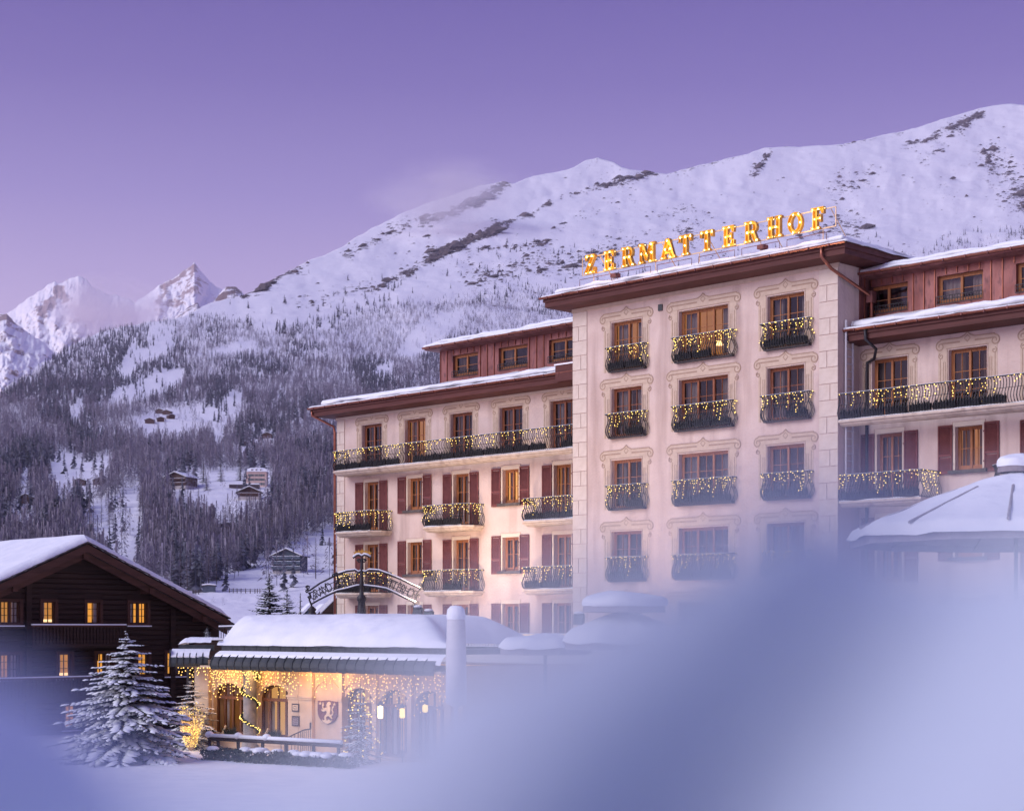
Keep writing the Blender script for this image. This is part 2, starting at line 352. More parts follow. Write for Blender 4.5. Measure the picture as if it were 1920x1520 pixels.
# ---- main mountain: a slope that climbs away from the valley to its ridge
SKY = [(-420,1000),(-200,860),(0,748),(60,702),(130,652),(190,622),(240,611),(300,602),(340,594),(400,568),(440,558),(470,547),(490,536),(533,508),(567,493),(633,464),(700,427),(760,399),(840,371),(900,352),(940,342),(965,347),(1000,331),(1060,321),(1100,302),(1122,297),(1150,306),(1180,318),(1250,325),(1320,308),(1400,290),(1430,280),(1500,276),(1580,272),(1650,255),(1720,240),(1780,220),(1840,203),(1900,196),(1990,205),(2340,130)]
DEP = [(100,8200),(200,7200),(300,6200),(400,5300),(500,4300),(600,3300),(700,2300),(800,1500),(900,960),(980,760),(1060,620),(1130,470),(1180,330),(1225,230)]
SKX = np.array([p[0] for p in SKY], float); SKP = np.array([p[1] for p in SKY], float)
DPX = np.array([p[0] for p in DEP], float); DPY = np.log(np.array([p[1] for p in DEP], float))
def depth_of(py): return np.exp(np.interp(py, DPX, DPY))
PX0, PXS = -420.0, 3.0
pxs = np.arange(PX0, 2341, PXS); NC = len(pxs); NR = 340
sk = np.interp(pxs, SKX, SKP)
sk = sk + (fbm(pxs/26, pxs*0, 4, 5)-.5)*9*np.clip((1300-abs(pxs-760))/900, .35, 1)
tt = np.linspace(0, 1, NR) ** .9
PYG = 1225 + (sk[None, :] - 1225) * tt[:, None]
PXG = np.repeat(pxs[None, :], NR, 0)
YG = depth_of(PYG) * (1 + .03*(fbm(PXG/90, PYG/90, 4, 2)-.5))
XG = (PXG - PCX)/F*YG; ZG = CZ + (HY-PYG)/F*YG
rel = fbm(XG/420, YG/420, 6, 9)-.5
gul = fbm(XG/260+YG/900, YG/1500, 4, 21, ridged=True)-.5
fade = np.clip((YG-500)/900, 0, 1)
edge = 1-.75*tt[:, None]**6
ZG = ZG + (rel*YG*.013 + gul*YG*.0035 + (fbm(XG/90, YG/120, 4, 23)-.5)*YG*.0016)*fade*edge + (fbm(XG/14, YG/14, 4, 4)-.5)*np.clip(YG/700, .2, 1)*2.0*(1-fade*.5)
# rock bands and boulder fields on the slope
rock = np.zeros_like(PXG)
BANDS = [([(793,417),(841,405),(897,378),(954,344)],11,.95),([(802,488),(864,460),(925,436)],10,1.1),([(925,436),(996,406),(1038,381),(1080,364),(1129,348),(1168,338),(1230,322)],7,.7),
 ([(700,548),(734,522),(779,505),(802,488)],8,.75),([(880,470),(960,466),(1030,450)],6,.5),([(1414,325),(1428,308),(1440,290)],9,.85),([(1470,275),(1512,271)],4,.9),([(1700,275),(1766,252),(1838,216)],8,.8),([(1080,330),(1110,305),(1130,300)],4,.3),
 ([(480,545),(533,509),(570,494)],9,1.0),([(455,556),(480,540)],6,.8),([(640,480),(700,452),(760,425)],10,.42),([(1200,410),(1260,395),(1330,400)],12,.34),([(1560,360),(1640,330)],22,.30),([(1853,300),(1920,380)],36,.48),([(1040,430),(1110,400)],14,.4),
 ([(900,520),(1000,500),(1080,505)],26,.42),([(1100,480),(1180,455),(1300,430)],26,.30),([(1500,440),(1620,420)],24,.32),([(560,575),(660,545),(720,535)],14,.34),([(1730,300),(1800,250)],14,.45),([(1250,325),(1400,290)],5,.45),([(1580,273),(1700,246)],5,.4)]
for P, w, s in BANDS:
    rock = np.maximum(rock, s*np.exp(-(dist_line(PXG, PYG, P)/w)**2))
rock = rock*(-.25+1.9*fbm(PXG/15+PYG/20, PYG/7-PXG/30, 4, 31)) - .07 + .13*np.clip((fbm(PXG/70, PYG/50, 3, 8)-.5)*3, -1, 1)
rock = np.where(PYG > 640, -.25, rock)
ZG = ZG + np.clip(rock, 0, 1)*YG*.0016*(fbm(XG/60, YG/60, 3, 3))*edge
co = np.stack([XG, YG, ZG], -1)
back = co[-1].copy(); rows = [co]
for k in range(1, 5):
    b = back.copy(); b[:, 1] = back[:, 1]*(1+.05*k); b[:, 0] = back[:, 0]*(1+.05*k); b[:, 2] = back[:, 2]-back[:, 1]*.02*k*k; rows.append(b[None])
full = np.concatenate(rows, 0); rk = np.concatenate([rock, np.repeat(rock[-1:], 4, 0)], 0)
M['mountain'] = snow_rock_mat('mountain_snow', fine=.055, base_thr=.615, bumpd=6.0, big=.012, rock1=(.04, .032, .034), rock2=(.15, .115, .11))
o = link('mountain_slope', np_mesh('mountain_slope', full.reshape(-1, 3), grid_faces(NR+4, NC), M['mountain'], attrs={'rock': rk.ravel()})); tag(o, kind='structure')

def terr(px, py):
    """world point of the slope seen at pixel (px,py)"""
    fi = np.clip((np.asarray(px, float)-PX0)/PXS, 0, NC-1.001); i0 = fi.astype(int); a = fi-i0
    s = np.interp(px, pxs, sk); t = np.clip((1225-np.asarray(py, float))/(1225-s), 0, .999)
    fj = (t ** (1/.9))*(NR-1); j0 = np.clip(fj.astype(int), 0, NR-2); b = fj-j0
    c = lambda j, i: co[j, i]
    a = a[..., None]; b = b[..., None]
    return (c(j0,i0)*(1-a)+c(j0,i0+1)*a)*(1-b)+(c(j0+1,i0)*(1-a)+c(j0+1,i0+1)*a)*b

# boulders and outcrops standing out of the snow along the rock bands
_rg = np.random.RandomState(17); nb = 190000
bx_ = _rg.uniform(430, 2050, nb); by_ = _rg.uniform(190, 600, nb)
fi = np.clip(((bx_-PX0)/PXS).astype(int), 0, NC-1); sk_ = sk[fi]; okb = (by_ > sk_+1.5)
jj = np.clip((np.clip((1225-by_)/(1225-sk_), 0, .999) ** (1/.9)*(NR-1)).astype(int), 0, NR-1); rv = rock[jj, fi]
okb &= _rg.rand(nb) < np.clip(rv*1.0+.016, .006, .8)*np.clip(.2+1.6*(fbm(bx_/9+by_/14, by_/5, 3, 61)-.35), .02, 1)
bp_ = terr(bx_[okb], by_[okb]); nbk = len(bp_); sz = _rg.gamma(1.6, 1.0, nbk)*np.clip(1.0+3.0*rv[okb], .9, 3.8)*(bp_[:, 1]/5200)
base = np.array([(1,0,0),(.5,.8,.1),(-.6,.75,0),(-1,-.1,.1),(-.4,-.9,0),(.6,-.8,.1),(.35,.1,.75),(-.3,.2,.62),(.0,-.35,.7)], float); bf = np.array([(0,1,6),(1,2,7),(1,7,6),(2,3,7),(3,4,8),(3,8,7),(4,5,8),(5,0,6),(5,6,8),(6,7,8)])
an = _rg.uniform(0, 6.283, nbk); c_, s_ = np.cos(an)[:, None], np.sin(an)[:, None]; jit = 1+.35*(_rg.rand(nbk, 9, 3)-.5); B = base[None]*jit
ux = (B[:, :, 0]*c_-B[:, :, 1]*s_); uy = (B[:, :, 0]*s_+B[:, :, 1]*c_); st_ = _rg.uniform(1.0, 2.2, nbk)[:, None]
VX = bp_[:, 0][:, None]+ux*sz[:, None]*st_; VY = bp_[:, 1][:, None]+uy*sz[:, None]; VZ = bp_[:, 2][:, None]+(B[:, :, 2]*_rg.uniform(.7, 1.5, nbk)[:, None]+ux*.28*st_)*sz[:, None]-.1*sz[:, None]
tag(link('boulders', np_mesh('boulders', np.stack([VX, VY, VZ], -1).reshape(-1, 3), (bf[None]+np.arange(nbk)[:, None, None]*9).reshape(-1, 3), M['rock'], smooth=False)), kind='stuff')

# ---- far peaks
def far_layer(name, sil, base, ynear, yfar, rockfn, amp, mat, seed, step=1.5, nr=200):
    x0, x1 = sil[0][0], sil[-1][0]; xs = np.arange(x0, x1+.1, step)
    s = np.interp(xs, [p[0] for p in sil], [p[1] for p in sil]); s = s + (fbm(xs/9, xs*0+seed, 4, seed)-.5)*7
    bb = np.interp(xs, [p[0] for p in base], [p[1] for p in base]); t = np.linspace(0, 1, nr)
    PY = bb[None]+(s-bb)[None]*t[:, None]; PX = np.repeat(xs[None], nr, 0)
    Y = ynear+(yfar-ynear)*t[:, None]**1.2 + 0*PX
    rid = fbm(PX/34+PY/80, PY/60-PX/200, 5, seed+2, ridged=True)-.5; e = 1-t[:, None]**8
    Y = Y+(rid*1.2+(fbm(PX/11, PY/13, 4, seed+5)-.5)*.8)*amp*e
    X = (PX-PCX)/F*Y; Z = CZ+(HY-PY)/F*Y
    C = np.stack([X, Y, Z], -1); rw = [C]
    for k in range(1, 4):
        b = C[-1].copy(); b[:, :2] *= (1+.04*k); b[:, 2] -= Y[-1]*.018*k*k; rw.append(b[None])
    rk = rockfn(PX, PY); rk = np.concatenate([rk, np.repeat(rk[-1:], 3, 0)], 0)
    o = link(name, np_mesh(name, np.concatenate(rw, 0).reshape(-1, 3), grid_faces(nr+3, len(xs)), mat, attrs={'rock': rk.ravel()})); return tag(o, kind='structure')

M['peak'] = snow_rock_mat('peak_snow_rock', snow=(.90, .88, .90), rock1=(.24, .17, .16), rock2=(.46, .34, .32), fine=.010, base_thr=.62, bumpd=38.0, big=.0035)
def rk1(X, Y):
    r = .9*np.exp(-(dist_line(X, Y, [(78,585),(112,548),(122,560)])/13)**2) + .75*np.exp(-(dist_line(X, Y, [(295,565),(312,535),(345,515),(362,500)])/9)**2) + .55*np.exp(-(dist_line(X, Y, [(300,590),(335,560),(370,530)])/15)**2)
    r = r+.35*np.exp(-(dist_line(X, Y, [(60,610),(130,600),(160,575)])/16)**2)
    return r*(.5+.9*fbm(X/10, Y/12, 3, 41)) - .02
far_layer('far_snow_peaks', [(-330,690),(-150,640),(-60,612),(0,597),(18,585),(50,560),(80,541),(103,527),(115,532),(130,523),(147,515),(163,523),(173,538),(200,550),(230,556),(253,567),(275,553),(300,534),(320,523),(340,512),(355,500),(364,491),(371,502),(380,513),(393,527),(417,545),(440,575),(480,640),(560,720)],
          [(-330,900),(0,790),(150,720),(560,760)], 9300, 12500, rk1, 420, M['peak'], 50)
def rk2(X, Y): return (.55*np.exp(-(dist_line(X, Y, [(0,600),(12,592),(20,605)])/9)**2)+.3)*(.3+fbm(X/9, Y/11, 3, 43))-.04
far_layer('near_snow_spur', [(-330,560),(-120,545),(-40,570),(0,589),(12,587),(25,603),(53,623),(83,643),(103,662),(150,720),(230,800)], [(-330,980),(0,800),(150,760),(230,805)], 5200, 6400, rk2, 170, M['peak'], 61)
def rk3(X, Y): return (.75*np.exp(-(dist_line(X, Y, [(405,575),(425,545),(446,545)])/12)**2)+.42*np.exp(-(dist_line(X, Y, [(335,600),(370,570),(400,590)])/16)**2)+.12)*(.35+.9*fbm(X/9, Y/8, 3, 45))-.02
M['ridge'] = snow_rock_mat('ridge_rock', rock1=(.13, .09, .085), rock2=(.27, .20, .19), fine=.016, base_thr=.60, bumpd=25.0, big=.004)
far_layer('rocky_ridge', [(296,650),(323,598),(348,580),(370,567),(384,588),(400,566),(412,548),(423,538),(434,536),(443,537),(452,547),(458,552),(470,548),(500,532),(560,520),(640,560)], [(296,670),(360,640),(640,640)], 4300, 5600, rk3, 150, M['ridge'], 71)

# ---- valley floor and street, one sheet from behind the camera to the foot of the mountain
def ground_z(x, y):
    x = np.asarray(x, float); y = np.asarray(y, float)
    z = np.interp(y, [-200, -6, 3, 10, 22, 35, 48, 60, 100, 180, 330, 700], [2.7, 2.7, 2.7, 2.3, 1.4, .7, .1, 0, 0, .6, 2.2, 5])
    hump = np.clip((x-4)/12, 0, 1)*np.exp(-((y-30)/16)**2)*1.6
    return z+hump
gx = np.concatenate([np.linspace(-900, -60, 40), np.linspace(-58, 58, 150), np.linspace(60, 900, 40)])
gy = np.concatenate([np.linspace(-200, -12, 20), np.linspace(-10, 110, 170), np.linspace(114, 460, 60)])
GX, GY = np.meshgrid(gx, gy); GZ = ground_z(GX, GY)+(fbm(GX/3, GY/3, 4, 90)-.5)*.16+(fbm(GX/14, GY/14, 3, 91)-.5)*.3*np.clip((GY-90)/60, 0, 1)
GZ = np.where(GY > 330, GZ-1.5, GZ)
o = link('ground', np_mesh('ground', np.stack([GX, GY, GZ], -1).reshape(-1, 3), grid_faces(len(gy), len(gx)), M['snow'])); tag(o, kind='structure')

# ================================================================== FOREST
def blade_tree(seed, h, r, n, droop, trunk_r, kind):
    """trunk + many thin sloping blades -> arrays (verts, tris)"""
    rng = np.random.RandomState(seed); V = []; T = []
    k = 3
    for i, (z, q) in enumerate([(0, trunk_r), (h*.55, trunk_r*.6), (h, .02)]):
        for a in range(k): V.append((q*math.cos(2*math.pi*a/k), q*math.sin(2*math.pi*a/k), z))
    for i in range(2):
        for a in range(k):
            b = (a+1) % k; T += [(i*k+a, i*k+b, i*k+k+b), (i*k+a, i*k+k+b, i*k+k+a)]
    for i in range(n):
        t = (i+rng.rand())/n
        if kind == 'larch': z = h*(.16+.83*t); L = r*(1-t)**.75*(.55+.6*rng.rand())+.12*h*.06; w = .035*h*(.4+.7*(1-t))*.55; dr = -.15+.35*rng.rand()
        else: z = h*(.06+.93*t); L = r*(1-t)**.85*(.75+.4*rng.rand())+.02*h; w = .10*h*(.45+.6*(1-t)); dr = droop*(.7+.6*rng.rand())
        a = rng.rand()*6.283; c, s = math.cos(a), math.sin(a); b = len(V)
        tip = (L*c, L*s, z-dr*L)
        V += [(0, 0, z+w*.35), tip, (L*.45*c-s*w, L*.45*s+c*w, z-dr*.5*L), (L*.45*c+s*w, L*.45*s-c*w, z-dr*.5*L)]
        T += [(b, b+2, b+1), (b, b+1, b+3)]
        if kind == 'larch':
            b2 = len(V); V += [(L*.4*c, L*.4*s, z+.02*h), (L*.85*c, L*.85*s, z-dr*L*.8-.05*h), (L*.6*c, L*.6*s, z-dr*L*.5+.025*h)]; T += [(b2, b2+1, b2+2)]
    return np.array(V, float), np.array(T, int)

def scatter(name, kindspec, P, H, mat, seed):
    """a far-off wood: points on the slope carrying five kinds of the same tree (geometry nodes)"""
    rng = np.random.RandomState(seed); n_ = len(P)
    ci = rng.randint(0, 5, n_); an = rng.rand(n_)*6.283; wd = .85+.4*rng.rand(n_)
    me = bpy.data.meshes.new(name); co_ = np.array(P, float).copy(); co_[:, 2] -= .02*H
    me.vertices.add(n_); me.vertices.foreach_set('co', co_.astype(np.float32).ravel())
    at = me.attributes.new('kind_index', 'INT', 'POINT'); at.data.foreach_set('value', ci.astype(np.int32))
    at = me.attributes.new('tree_scale', 'FLOAT_VECTOR', 'POINT'); at.data.foreach_set('vector', np.stack([H*wd, H*wd, H], -1).astype(np.float32).ravel())
    at = me.attributes.new('tree_turn', 'FLOAT_VECTOR', 'POINT'); at.data.foreach_set('vector', np.stack([an*0, an*0, an], -1).astype(np.float32).ravel())
    ng = bpy.data.node_groups.new(name, 'GeometryNodeTree'); ng.interface.new_socket('Geometry', in_out='INPUT', socket_type='NodeSocketGeometry'); ng.interface.new_socket('Geometry', in_out='OUTPUT', socket_type='NodeSocketGeometry')
    gi = ng.nodes.new('NodeGroupInput'); go = ng.nodes.new('NodeGroupOutput'); jn = ng.nodes.new('GeometryNodeJoinGeometry')
    def attr(nm, ty): k = ng.nodes.new('GeometryNodeInputNamedAttribute'); k.data_type = ty; k.inputs['Name'].default_value = nm; return [q for q in k.outputs if q.enabled and q.name == 'Attribute'][0]
    sc_, tn, kd = attr('tree_scale', 'FLOAT_VECTOR'), attr('tree_turn', 'FLOAT_VECTOR'), attr('kind_index', 'INT')
    for q in range(5):
        v, t = blade_tree(seed*10+q, *kindspec); po = bpy.data.objects.new(name+'_tree', np_mesh(name+'_tree', v, t, mat, smooth=False))
        oi = ng.nodes.new('GeometryNodeObjectInfo'); oi.inputs['Object'].default_value = po; oi.transform_space = 'ORIGINAL'
        cmp_ = ng.nodes.new('FunctionNodeCompare'); cmp_.data_type = 'INT'; cmp_.operation = 'EQUAL'; ins = [k for k in cmp_.inputs if k.enabled]; ng.links.new(kd, ins[0]); ins[1].default_value = q
        ip = ng.nodes.new('GeometryNodeInstanceOnPoints'); ng.links.new(gi.outputs[0], ip.inputs['Points']); ng.links.new(oi.outputs['Geometry'], ip.inputs['Instance']); ng.links.new(cmp_.outputs[0], ip.inputs['Selection'])
        ng.links.new(tn, ip.inputs['Rotation']); ng.links.new(sc_, ip.inputs['Scale']); ng.links.new(ip.outputs[0], jn.inputs[0])
    ng.links.new(jn.outputs[0], go.inputs[0])
    o = link(name, me, mat); md = o.modifiers.new('trees', 'NODES'); md.node_group = ng
    return tag(o, kind='stuff')

TREE = [(-420,1000),(0,748),(60,703),(130,653),(190,623),(240,612),(300,604),(340,600),(400,590),(455,604),(520,612),(560,608),(640,594),(700,578),(760,566),(830,560),(900,553),(960,546),(1030,538),(1080,552),(1300,530),(1620,500),(1690,478),(1760,464),(1920,444),(2340,400)]
CLEAR = [[(248,792),(300,771),(360,765),(408,764),(437,738),(457,742),(450,770),(420,786),(416,822),(404,822),(398,785),(360,792),(330,806),(290,802)],
 [(198,757),(230,722),(300,700),(346,694),(340,716),(290,737),(240,748)], [(222,694),(245,664),(300,650),(336,640),(312,664),(262,682),(236,702)],
 [(416,856),(460,826),(515,806),(521,816),(472,836)], [(88,886),(108,852),(135,850),(160,872),(205,850),(215,862),(180,904),(130,918),(100,905)],
 [(150,962),(200,936),(262,911),(268,1000),(262,1042),(240,1064),(200,1022)], [(318,925),(325,895),(350,890),(440,890),(506,880),(508,935),(462,950),(441,977),(416,986),(400,950),(375,940),(350,950),(330,940)],
 [(300,1120),(380,1106),(420,1088),(470,1073),(512,1038),(560,1016),(600,998),(640,985),(640,1190),(300,1190)],
 [(738,656),(788,606),(838,594),(872,588),(852,612),(802,642),(772,660)], [(385,667),(430,650),(482,639),(478,651),(430,662)], [(700,692),(730,674),(738,690),(716,702)],
 [(275,642),(283,604),(330,612),(318,640)], [(238,700),(250,690),(256,640),(246,640)], [(0,962),(40,945),(72,940),(60,956),(0,975)], [(128,770),(150,752),(160,762),(140,780)], [(36,905),(52,880),(62,890),(50,912)],
 [(560,612),(600,606),(640,604),(600,618)], [(470,614),(520,604),(560,600),(520,624)]]
rng = np.random.RandomState(5)
def forest_samples(n, xr, yr):
    x = rng.uniform(*xr, n); y = rng.uniform(*yr, n)
    top = np.interp(x, [p[0] for p in TREE], [p[1] for p in TREE]); ok = y > top+rng.uniform(-6, 14, n)
    cl = np.zeros(n, bool)
    hp = 10.5/depth_of(y)*F
    for c in CLEAR:
        for q in (0, .45, .85): cl |= in_poly(x+rng.normal(0, 1.6, n), y-hp*q+rng.normal(0, 1.6, n), c)
    ok &= ~(cl & (rng.rand(n) > .05))
    return x, y, ok
fx, fy, ok = forest_samples(230000, (-380, 2300), (440, 1110))
Y_ = depth_of(fy); ok &= rng.rand(len(fx)) < np.clip((Y_/2050)**1.3, .03, .95)
patch = fbm(fx/45, fy/30, 3, 77); ok &= rng.rand(len(fx)) < np.clip(1.3-(patch-.5)*1.0, .4, 1)
hid = (fx > 1100) & (fy > np.interp(fx, [1100, 1700], [640, 560])); ok &= ~(hid & (rng.rand(len(fx)) > .35))
PT = terr(fx[ok], fy[ok]); fyo = fy[ok]; fxo = fx[ok]
dark = fbm(fxo/60, fyo/40, 3, 99)+rng.normal(0, .10, len(fxo))
left_ridge = (fxo < 330) & (fyo < 760)
isfir = (dark > .64) | (left_ridge & (rng.rand(len(fxo)) < .55))
Hh = rng.uniform(7.5, 13.5, len(fxo)); Hh *= np.interp(fyo, [560, 640, 720, 900], [.70, .82, .95, 1.12])
scatter('larch_forest', (1.0, .25, 34, .3, .009, 'larch'), PT[~isfir], Hh[~isfir], M['frost_twig'], 3)
scatter('conifer_forest', (1.0, .19, 24, .55, .014, 'fir'), PT[isfir], Hh[isfir], M['frost_fir'], 4)
# scattered dark pines above the tree line
n = 9000; x = rng.uniform(430, 2000, n); y = rng.uniform(430, 640, n)
top = np.interp(x, [p[0] for p in TREE], [p[1] for p in TREE]); d = top-y
pr = np.exp(-np.clip(d, 0, 999)/26)*.42*np.clip((fbm(x/42, y/22, 3, 15)-.36)*5, 0, 1)
for cx_, cy_, sx_, sy_, a_ in [(915,505,35,26,.75),(960,480,40,24,.5),(720,535,40,14,.45),(1060,480,50,24,.4),(1110,500,30,14,.5),(1005,455,26,10,.3)]:
    pr = np.maximum(pr, a_*np.exp(-((x-cx_)/sx_)**2-((y-cy_)/sy_)**2)*(fbm(x/14, y/10, 2, 19) > .5))
ok = (d > -20) & (rng.rand(n) < pr)
PT2 = terr(x[ok], y[ok]); scatter('scattered_pines', (1.0, .24, 22, .45, .02, 'fir'), PT2, rng.uniform(8, 19, ok.sum()), M['dark_fir'], 6)
# boulders and low shrubs poking through the snow of the meadows
n = 900; bxs = rng.uniform(150, 660, n); bys = rng.uniform(895, 1165, n); ok = np.zeros(n, bool)
for c in (CLEAR[5], CLEAR[6], CLEAR[7]): ok |= in_poly(bxs, bys, c)
ok &= fbm(bxs/30, bys/16, 3, 55) > .53
scatter('meadow_shrubs', (1.0, .7, 14, -.3, .01, 'larch'), terr(bxs[ok], bys[ok]), rng.uniform(.6, 2.0, ok.sum()), M['frost_twig'], 8)

# ---- individual frosted larches on the knoll
def larch_meshes(seed):
    rg = random.Random(seed); tr = MB(); cr_ = MB()
    tr.tube([(0, 0, 0), (.006, 0, .3), (-.004, .003, .65), (0, 0, 1.0)], [.011, .009, .006, .0015], 5)
    for i in range(100):
        t = (i+rg.random())/100; z = .15+.84*t; L = (.20*(1-t)**.8+.012)*(.6+.55*rg.random()); a = rg.random()*6.283; c, s = math.cos(a), math.sin(a); up = rg.uniform(-.25, .2)
        p0 = (0, 0, z); p1 = (L*.5*c, L*.5*s, z+up*L*.5); p2 = (L*c, L*s, z+up*L*.8); w = .0030
        for side in ((-s*w, c*w, 0), (0, 0, w)):
            cr_.add([(p0[0]-side[0], p0[1]-side[1], p0[2]-side[2]), (p0[0]+side[0], p0[1]+side[1], p0[2]+side[2]), p2], [(0, 1, 2)])
        for j in range(5):
            f = .3+.16*j; q = (L*f*c, L*f*s, z+up*L*f*.9); ll = L*.30*(1-f*.4); da = rg.choice((-1, 1))*rg.uniform(.6, 1.3); cc, ss = math.cos(a+da), math.sin(a+da)
            cr_.add([(q[0], q[1], q[2]-.0022), (q[0], q[1], q[2]+.0022), (q[0]+ll*cc, q[1]+ll*ss, q[2]-ll*rg.uniform(.0, .5))], [(0, 1, 2)])
    return tr.mesh('trunk', M['bark']), cr_.mesh('crown', M['frost_twig'])
LM = [larch_meshes(s) for s in range(4)]
KN = [(262,1064),(290,1092),(350,1112),(430,1092),(500,1050),(560,1018),(622,985),(622,930),(560,938),(515,955),(470,972),(440,992),(400,992),(345,962),(300,940),(262,965)]
pts = []; rg = random.Random(8)
while len(pts) < 165:
    x_, y_ = rg.uniform(255, 625), rg.uniform(930, 1112)
    if in_poly(np.array([x_]), np.array([y_]), KN)[0] and all((x_-a)**2+((y_-b)*1.6)**2 > 45 for a, b in pts): pts.append((x_, y_))
pts += [(205,995),(212,1000),(168,1000),(175,1006),(150,1004),(110,1006),(90,1008),(592,1085),(596,1000),(532,1085),(352,958),(372,958),(190,990),(60,1010),(30,1012)]
for i, (x_, y_) in enumerate(sorted(pts, key=lambda p: p[1])):
    p = terr(np.array([x_]), np.array([y_]))[0]; h = rg.uniform(11, 16)*(1.1 if (x_, y_) in ((592,1085),) else 1)
    if (x_, y_) == (592, 1085): lab = 'lone bare frosted larch on the meadow beside the dark blue chalet'; g = None
    elif x_ < 262: lab = 'bare frosted larch on the slope above the brown log chalet roof'; g = 'larches above the chalet roof'
    elif y_ > 1040: lab = 'bare frosted larch at the lower edge of the grove, above the open meadow'; g = 'larches at the meadow edge'
    elif y_ < 975: lab = 'bare frosted larch at the upper edge of the grove, under the knoll houses'; g = 'larches under the knoll houses'
    else: lab = 'bare frosted larch in the thick of the grove around the old barn'; g = 'larches around the old barn'
    t = thing('larch_tree', lab, 'tree', p, rg.random()*6.28, g)
    for nm, me in zip(('trunk', 'crown'), LM[i % 4]):
        link(nm, me, None, t, scale=(h, h, h))
# ================================================================== GRAND HOTEL
HA = -math.pi/4
HF = Frame(-8.89, 87.57, HA)
hotel = thing('grand_hotel', 'large cream stucco grand hotel with red-brown eaves, copper attic and taller middle block', 'hotel', (-8.89, 87.57, 0), HA)
YT = -1.36                                   # the middle block stands this far forward of the wings
UT0, UT1 = HF.u(1075, YT), HF.u(1572, YT)
UR1 = HF.u(1920, 0) + 6.0                    # right wing runs on past the frame
ZB = -.2
Zr = lambda z: CZ + z                        # heights measured from eye level

def wall_with_holes(u0, u1, z0, z1, holes, y, depth=.42):
    mb = MB(); us = sorted({u0, u1, *[h[0] for h in holes], *[h[1] for h in holes]}); zs = sorted({z0, z1, *[h[2] for h in holes], *[h[3] for h in holes]})
    us = [a for a in us if u0 <= a <= u1]; zs = [a for a in zs if z0 <= a <= z1]
    for a, b in zip(us[:-1], us[1:]):
        run = None
        for c, d in zip(zs[:-1], zs[1:]):
            if b-a < 1e-5 or d-c < 1e-5: continue
            um, zm = (a+b)/2, (c+d)/2
            if any(h[0] < um < h[1] and h[2] < zm < h[3] for h in holes): continue
            mb.quad((a, y, c), (b, y, c), (b, y, d), (a, y, d))
    for (a, b, c, d) in holes:
        mb.quad((a, y, c), (a, y, d), (a, y+depth, d), (a, y+depth, c)); mb.quad((b, y, c), (b, y+depth, c), (b, y+depth, d), (b, y, d))
        mb.quad((a, y, d), (b, y, d), (b, y+depth, d), (a, y+depth, d)); mb.quad((a, y, c), (a, y+depth, c), (b, y+depth, c), (b, y, c))
    return mb

_wc = {}; wrng = random.Random(77); LAMP = MB().lathe([(.10, 0), (.16, -.16), (.10, 0), (.02, .0)], 10).mesh('table_lamp', M['lamp_glow'])
def window_meshes(w, h, leaves, cols, rows, mat):
    key = (round(w, 2), round(h, 2), leaves, cols, rows, mat)
    if key in _wc: return _wc[key]
    fr = MB(); t = .07
    fr.box(-w/2, -w/2+t, 0, .09, 0, h); fr.box(w/2-t, w/2, 0, .09, 0, h); fr.box(-w/2+t, w/2-t, .003, .087, h-t, h); fr.box(-w/2+t, w/2-t, .003, .087, 0, t)
    lw = (w-2*t)/leaves; panes = []
    for i in range(leaves):
        a = -w/2+t+i*lw; b = a+lw; s = .055
        if i > 0: fr.box(a-.045, a+.045, -.02, .075, t, h-t)
        fr.box(a+.004, a+s, .012, .07, t+.002, h-t-.002); fr.box(b-s, b-.004, .012, .07, t+.002, h-t-.002); fr.box(a+s, b-s, .014, .068, h-t-s, h-t-.003); fr.box(a+s, b-s, .014, .068, t+.003, t+s+.05)
        for c in range(1, cols): x = a+s+(lw-2*s)*c/cols; fr.box(x-.013, x+.013, .022, .058, t+s, h-t-s)
        for r in range(1, rows): z = t+s+(h-2*t-2*s)*r/rows; fr.box(a+s, b-s, .024, .056, z-.013, z+.013)
        p = MB().quad((a+s*.8, .042, t+s*.8), (b-s*.8, .042, t+s*.8), (b-s*.8, .042, h-t-s*.8), (a+s*.8, .042, h-t-s*.8)); panes.append(p.mesh('pane', M['glass']))
    cur = []
    for sgn, fw in ((-1, .24), (1, .24), (-1, .13), (1, .13), (-1, .42), (1, .34)):
        c = MB(); n = 14; prev = None; wd = w*fw
        for i in range(n+1):
            x = sgn*(w/2-.03-wd*i/n); yy = .28+.05*math.sin(i*1.9); q = ((x, yy, .03), (x, yy, h-.03))
            if prev: c.quad(prev[0], q[0], q[1], prev[1])
            prev = q
        cur.append(c)
    room = MB(); D = 1.7; e = .25
    room.quad((-w/2-e, D, -.05), (w/2+e, D, -.05), (w/2+e, D, h+.1), (-w/2-e, D, h+.1)); room.quad((-w/2-e, .36, -.05), (-w/2-e, D, -.05), (-w/2-e, D, h+.1), (-w/2-e, .36, h+.1)); room.quad((w/2+e, .36, -.05), (w/2+e, D, -.05), (w/2+e, D, h+.1), (w/2+e, .36, h+.1))
    room.quad((-w/2-e, .36, h+.1), (w/2+e, .36, h+.1), (w/2+e, D, h+.1), (-w/2-e, D, h+.1)); room.quad((-w/2-e, .36, -.05), (w/2+e, .36, -.05), (w/2+e, D, -.05), (-w/2-e, D, -.05))
    _wc[key] = (fr.mesh('window', M[mat]), panes, [c.mesh('curtain', M['curtain']) for c in cur], [c.mesh('curtain', M['sheer']) for c in cur],
                room.mesh('room', M['room']), room.mesh('room', M['room_lit']), room.mesh('room', M['room_amber']))
    return _wc[key]

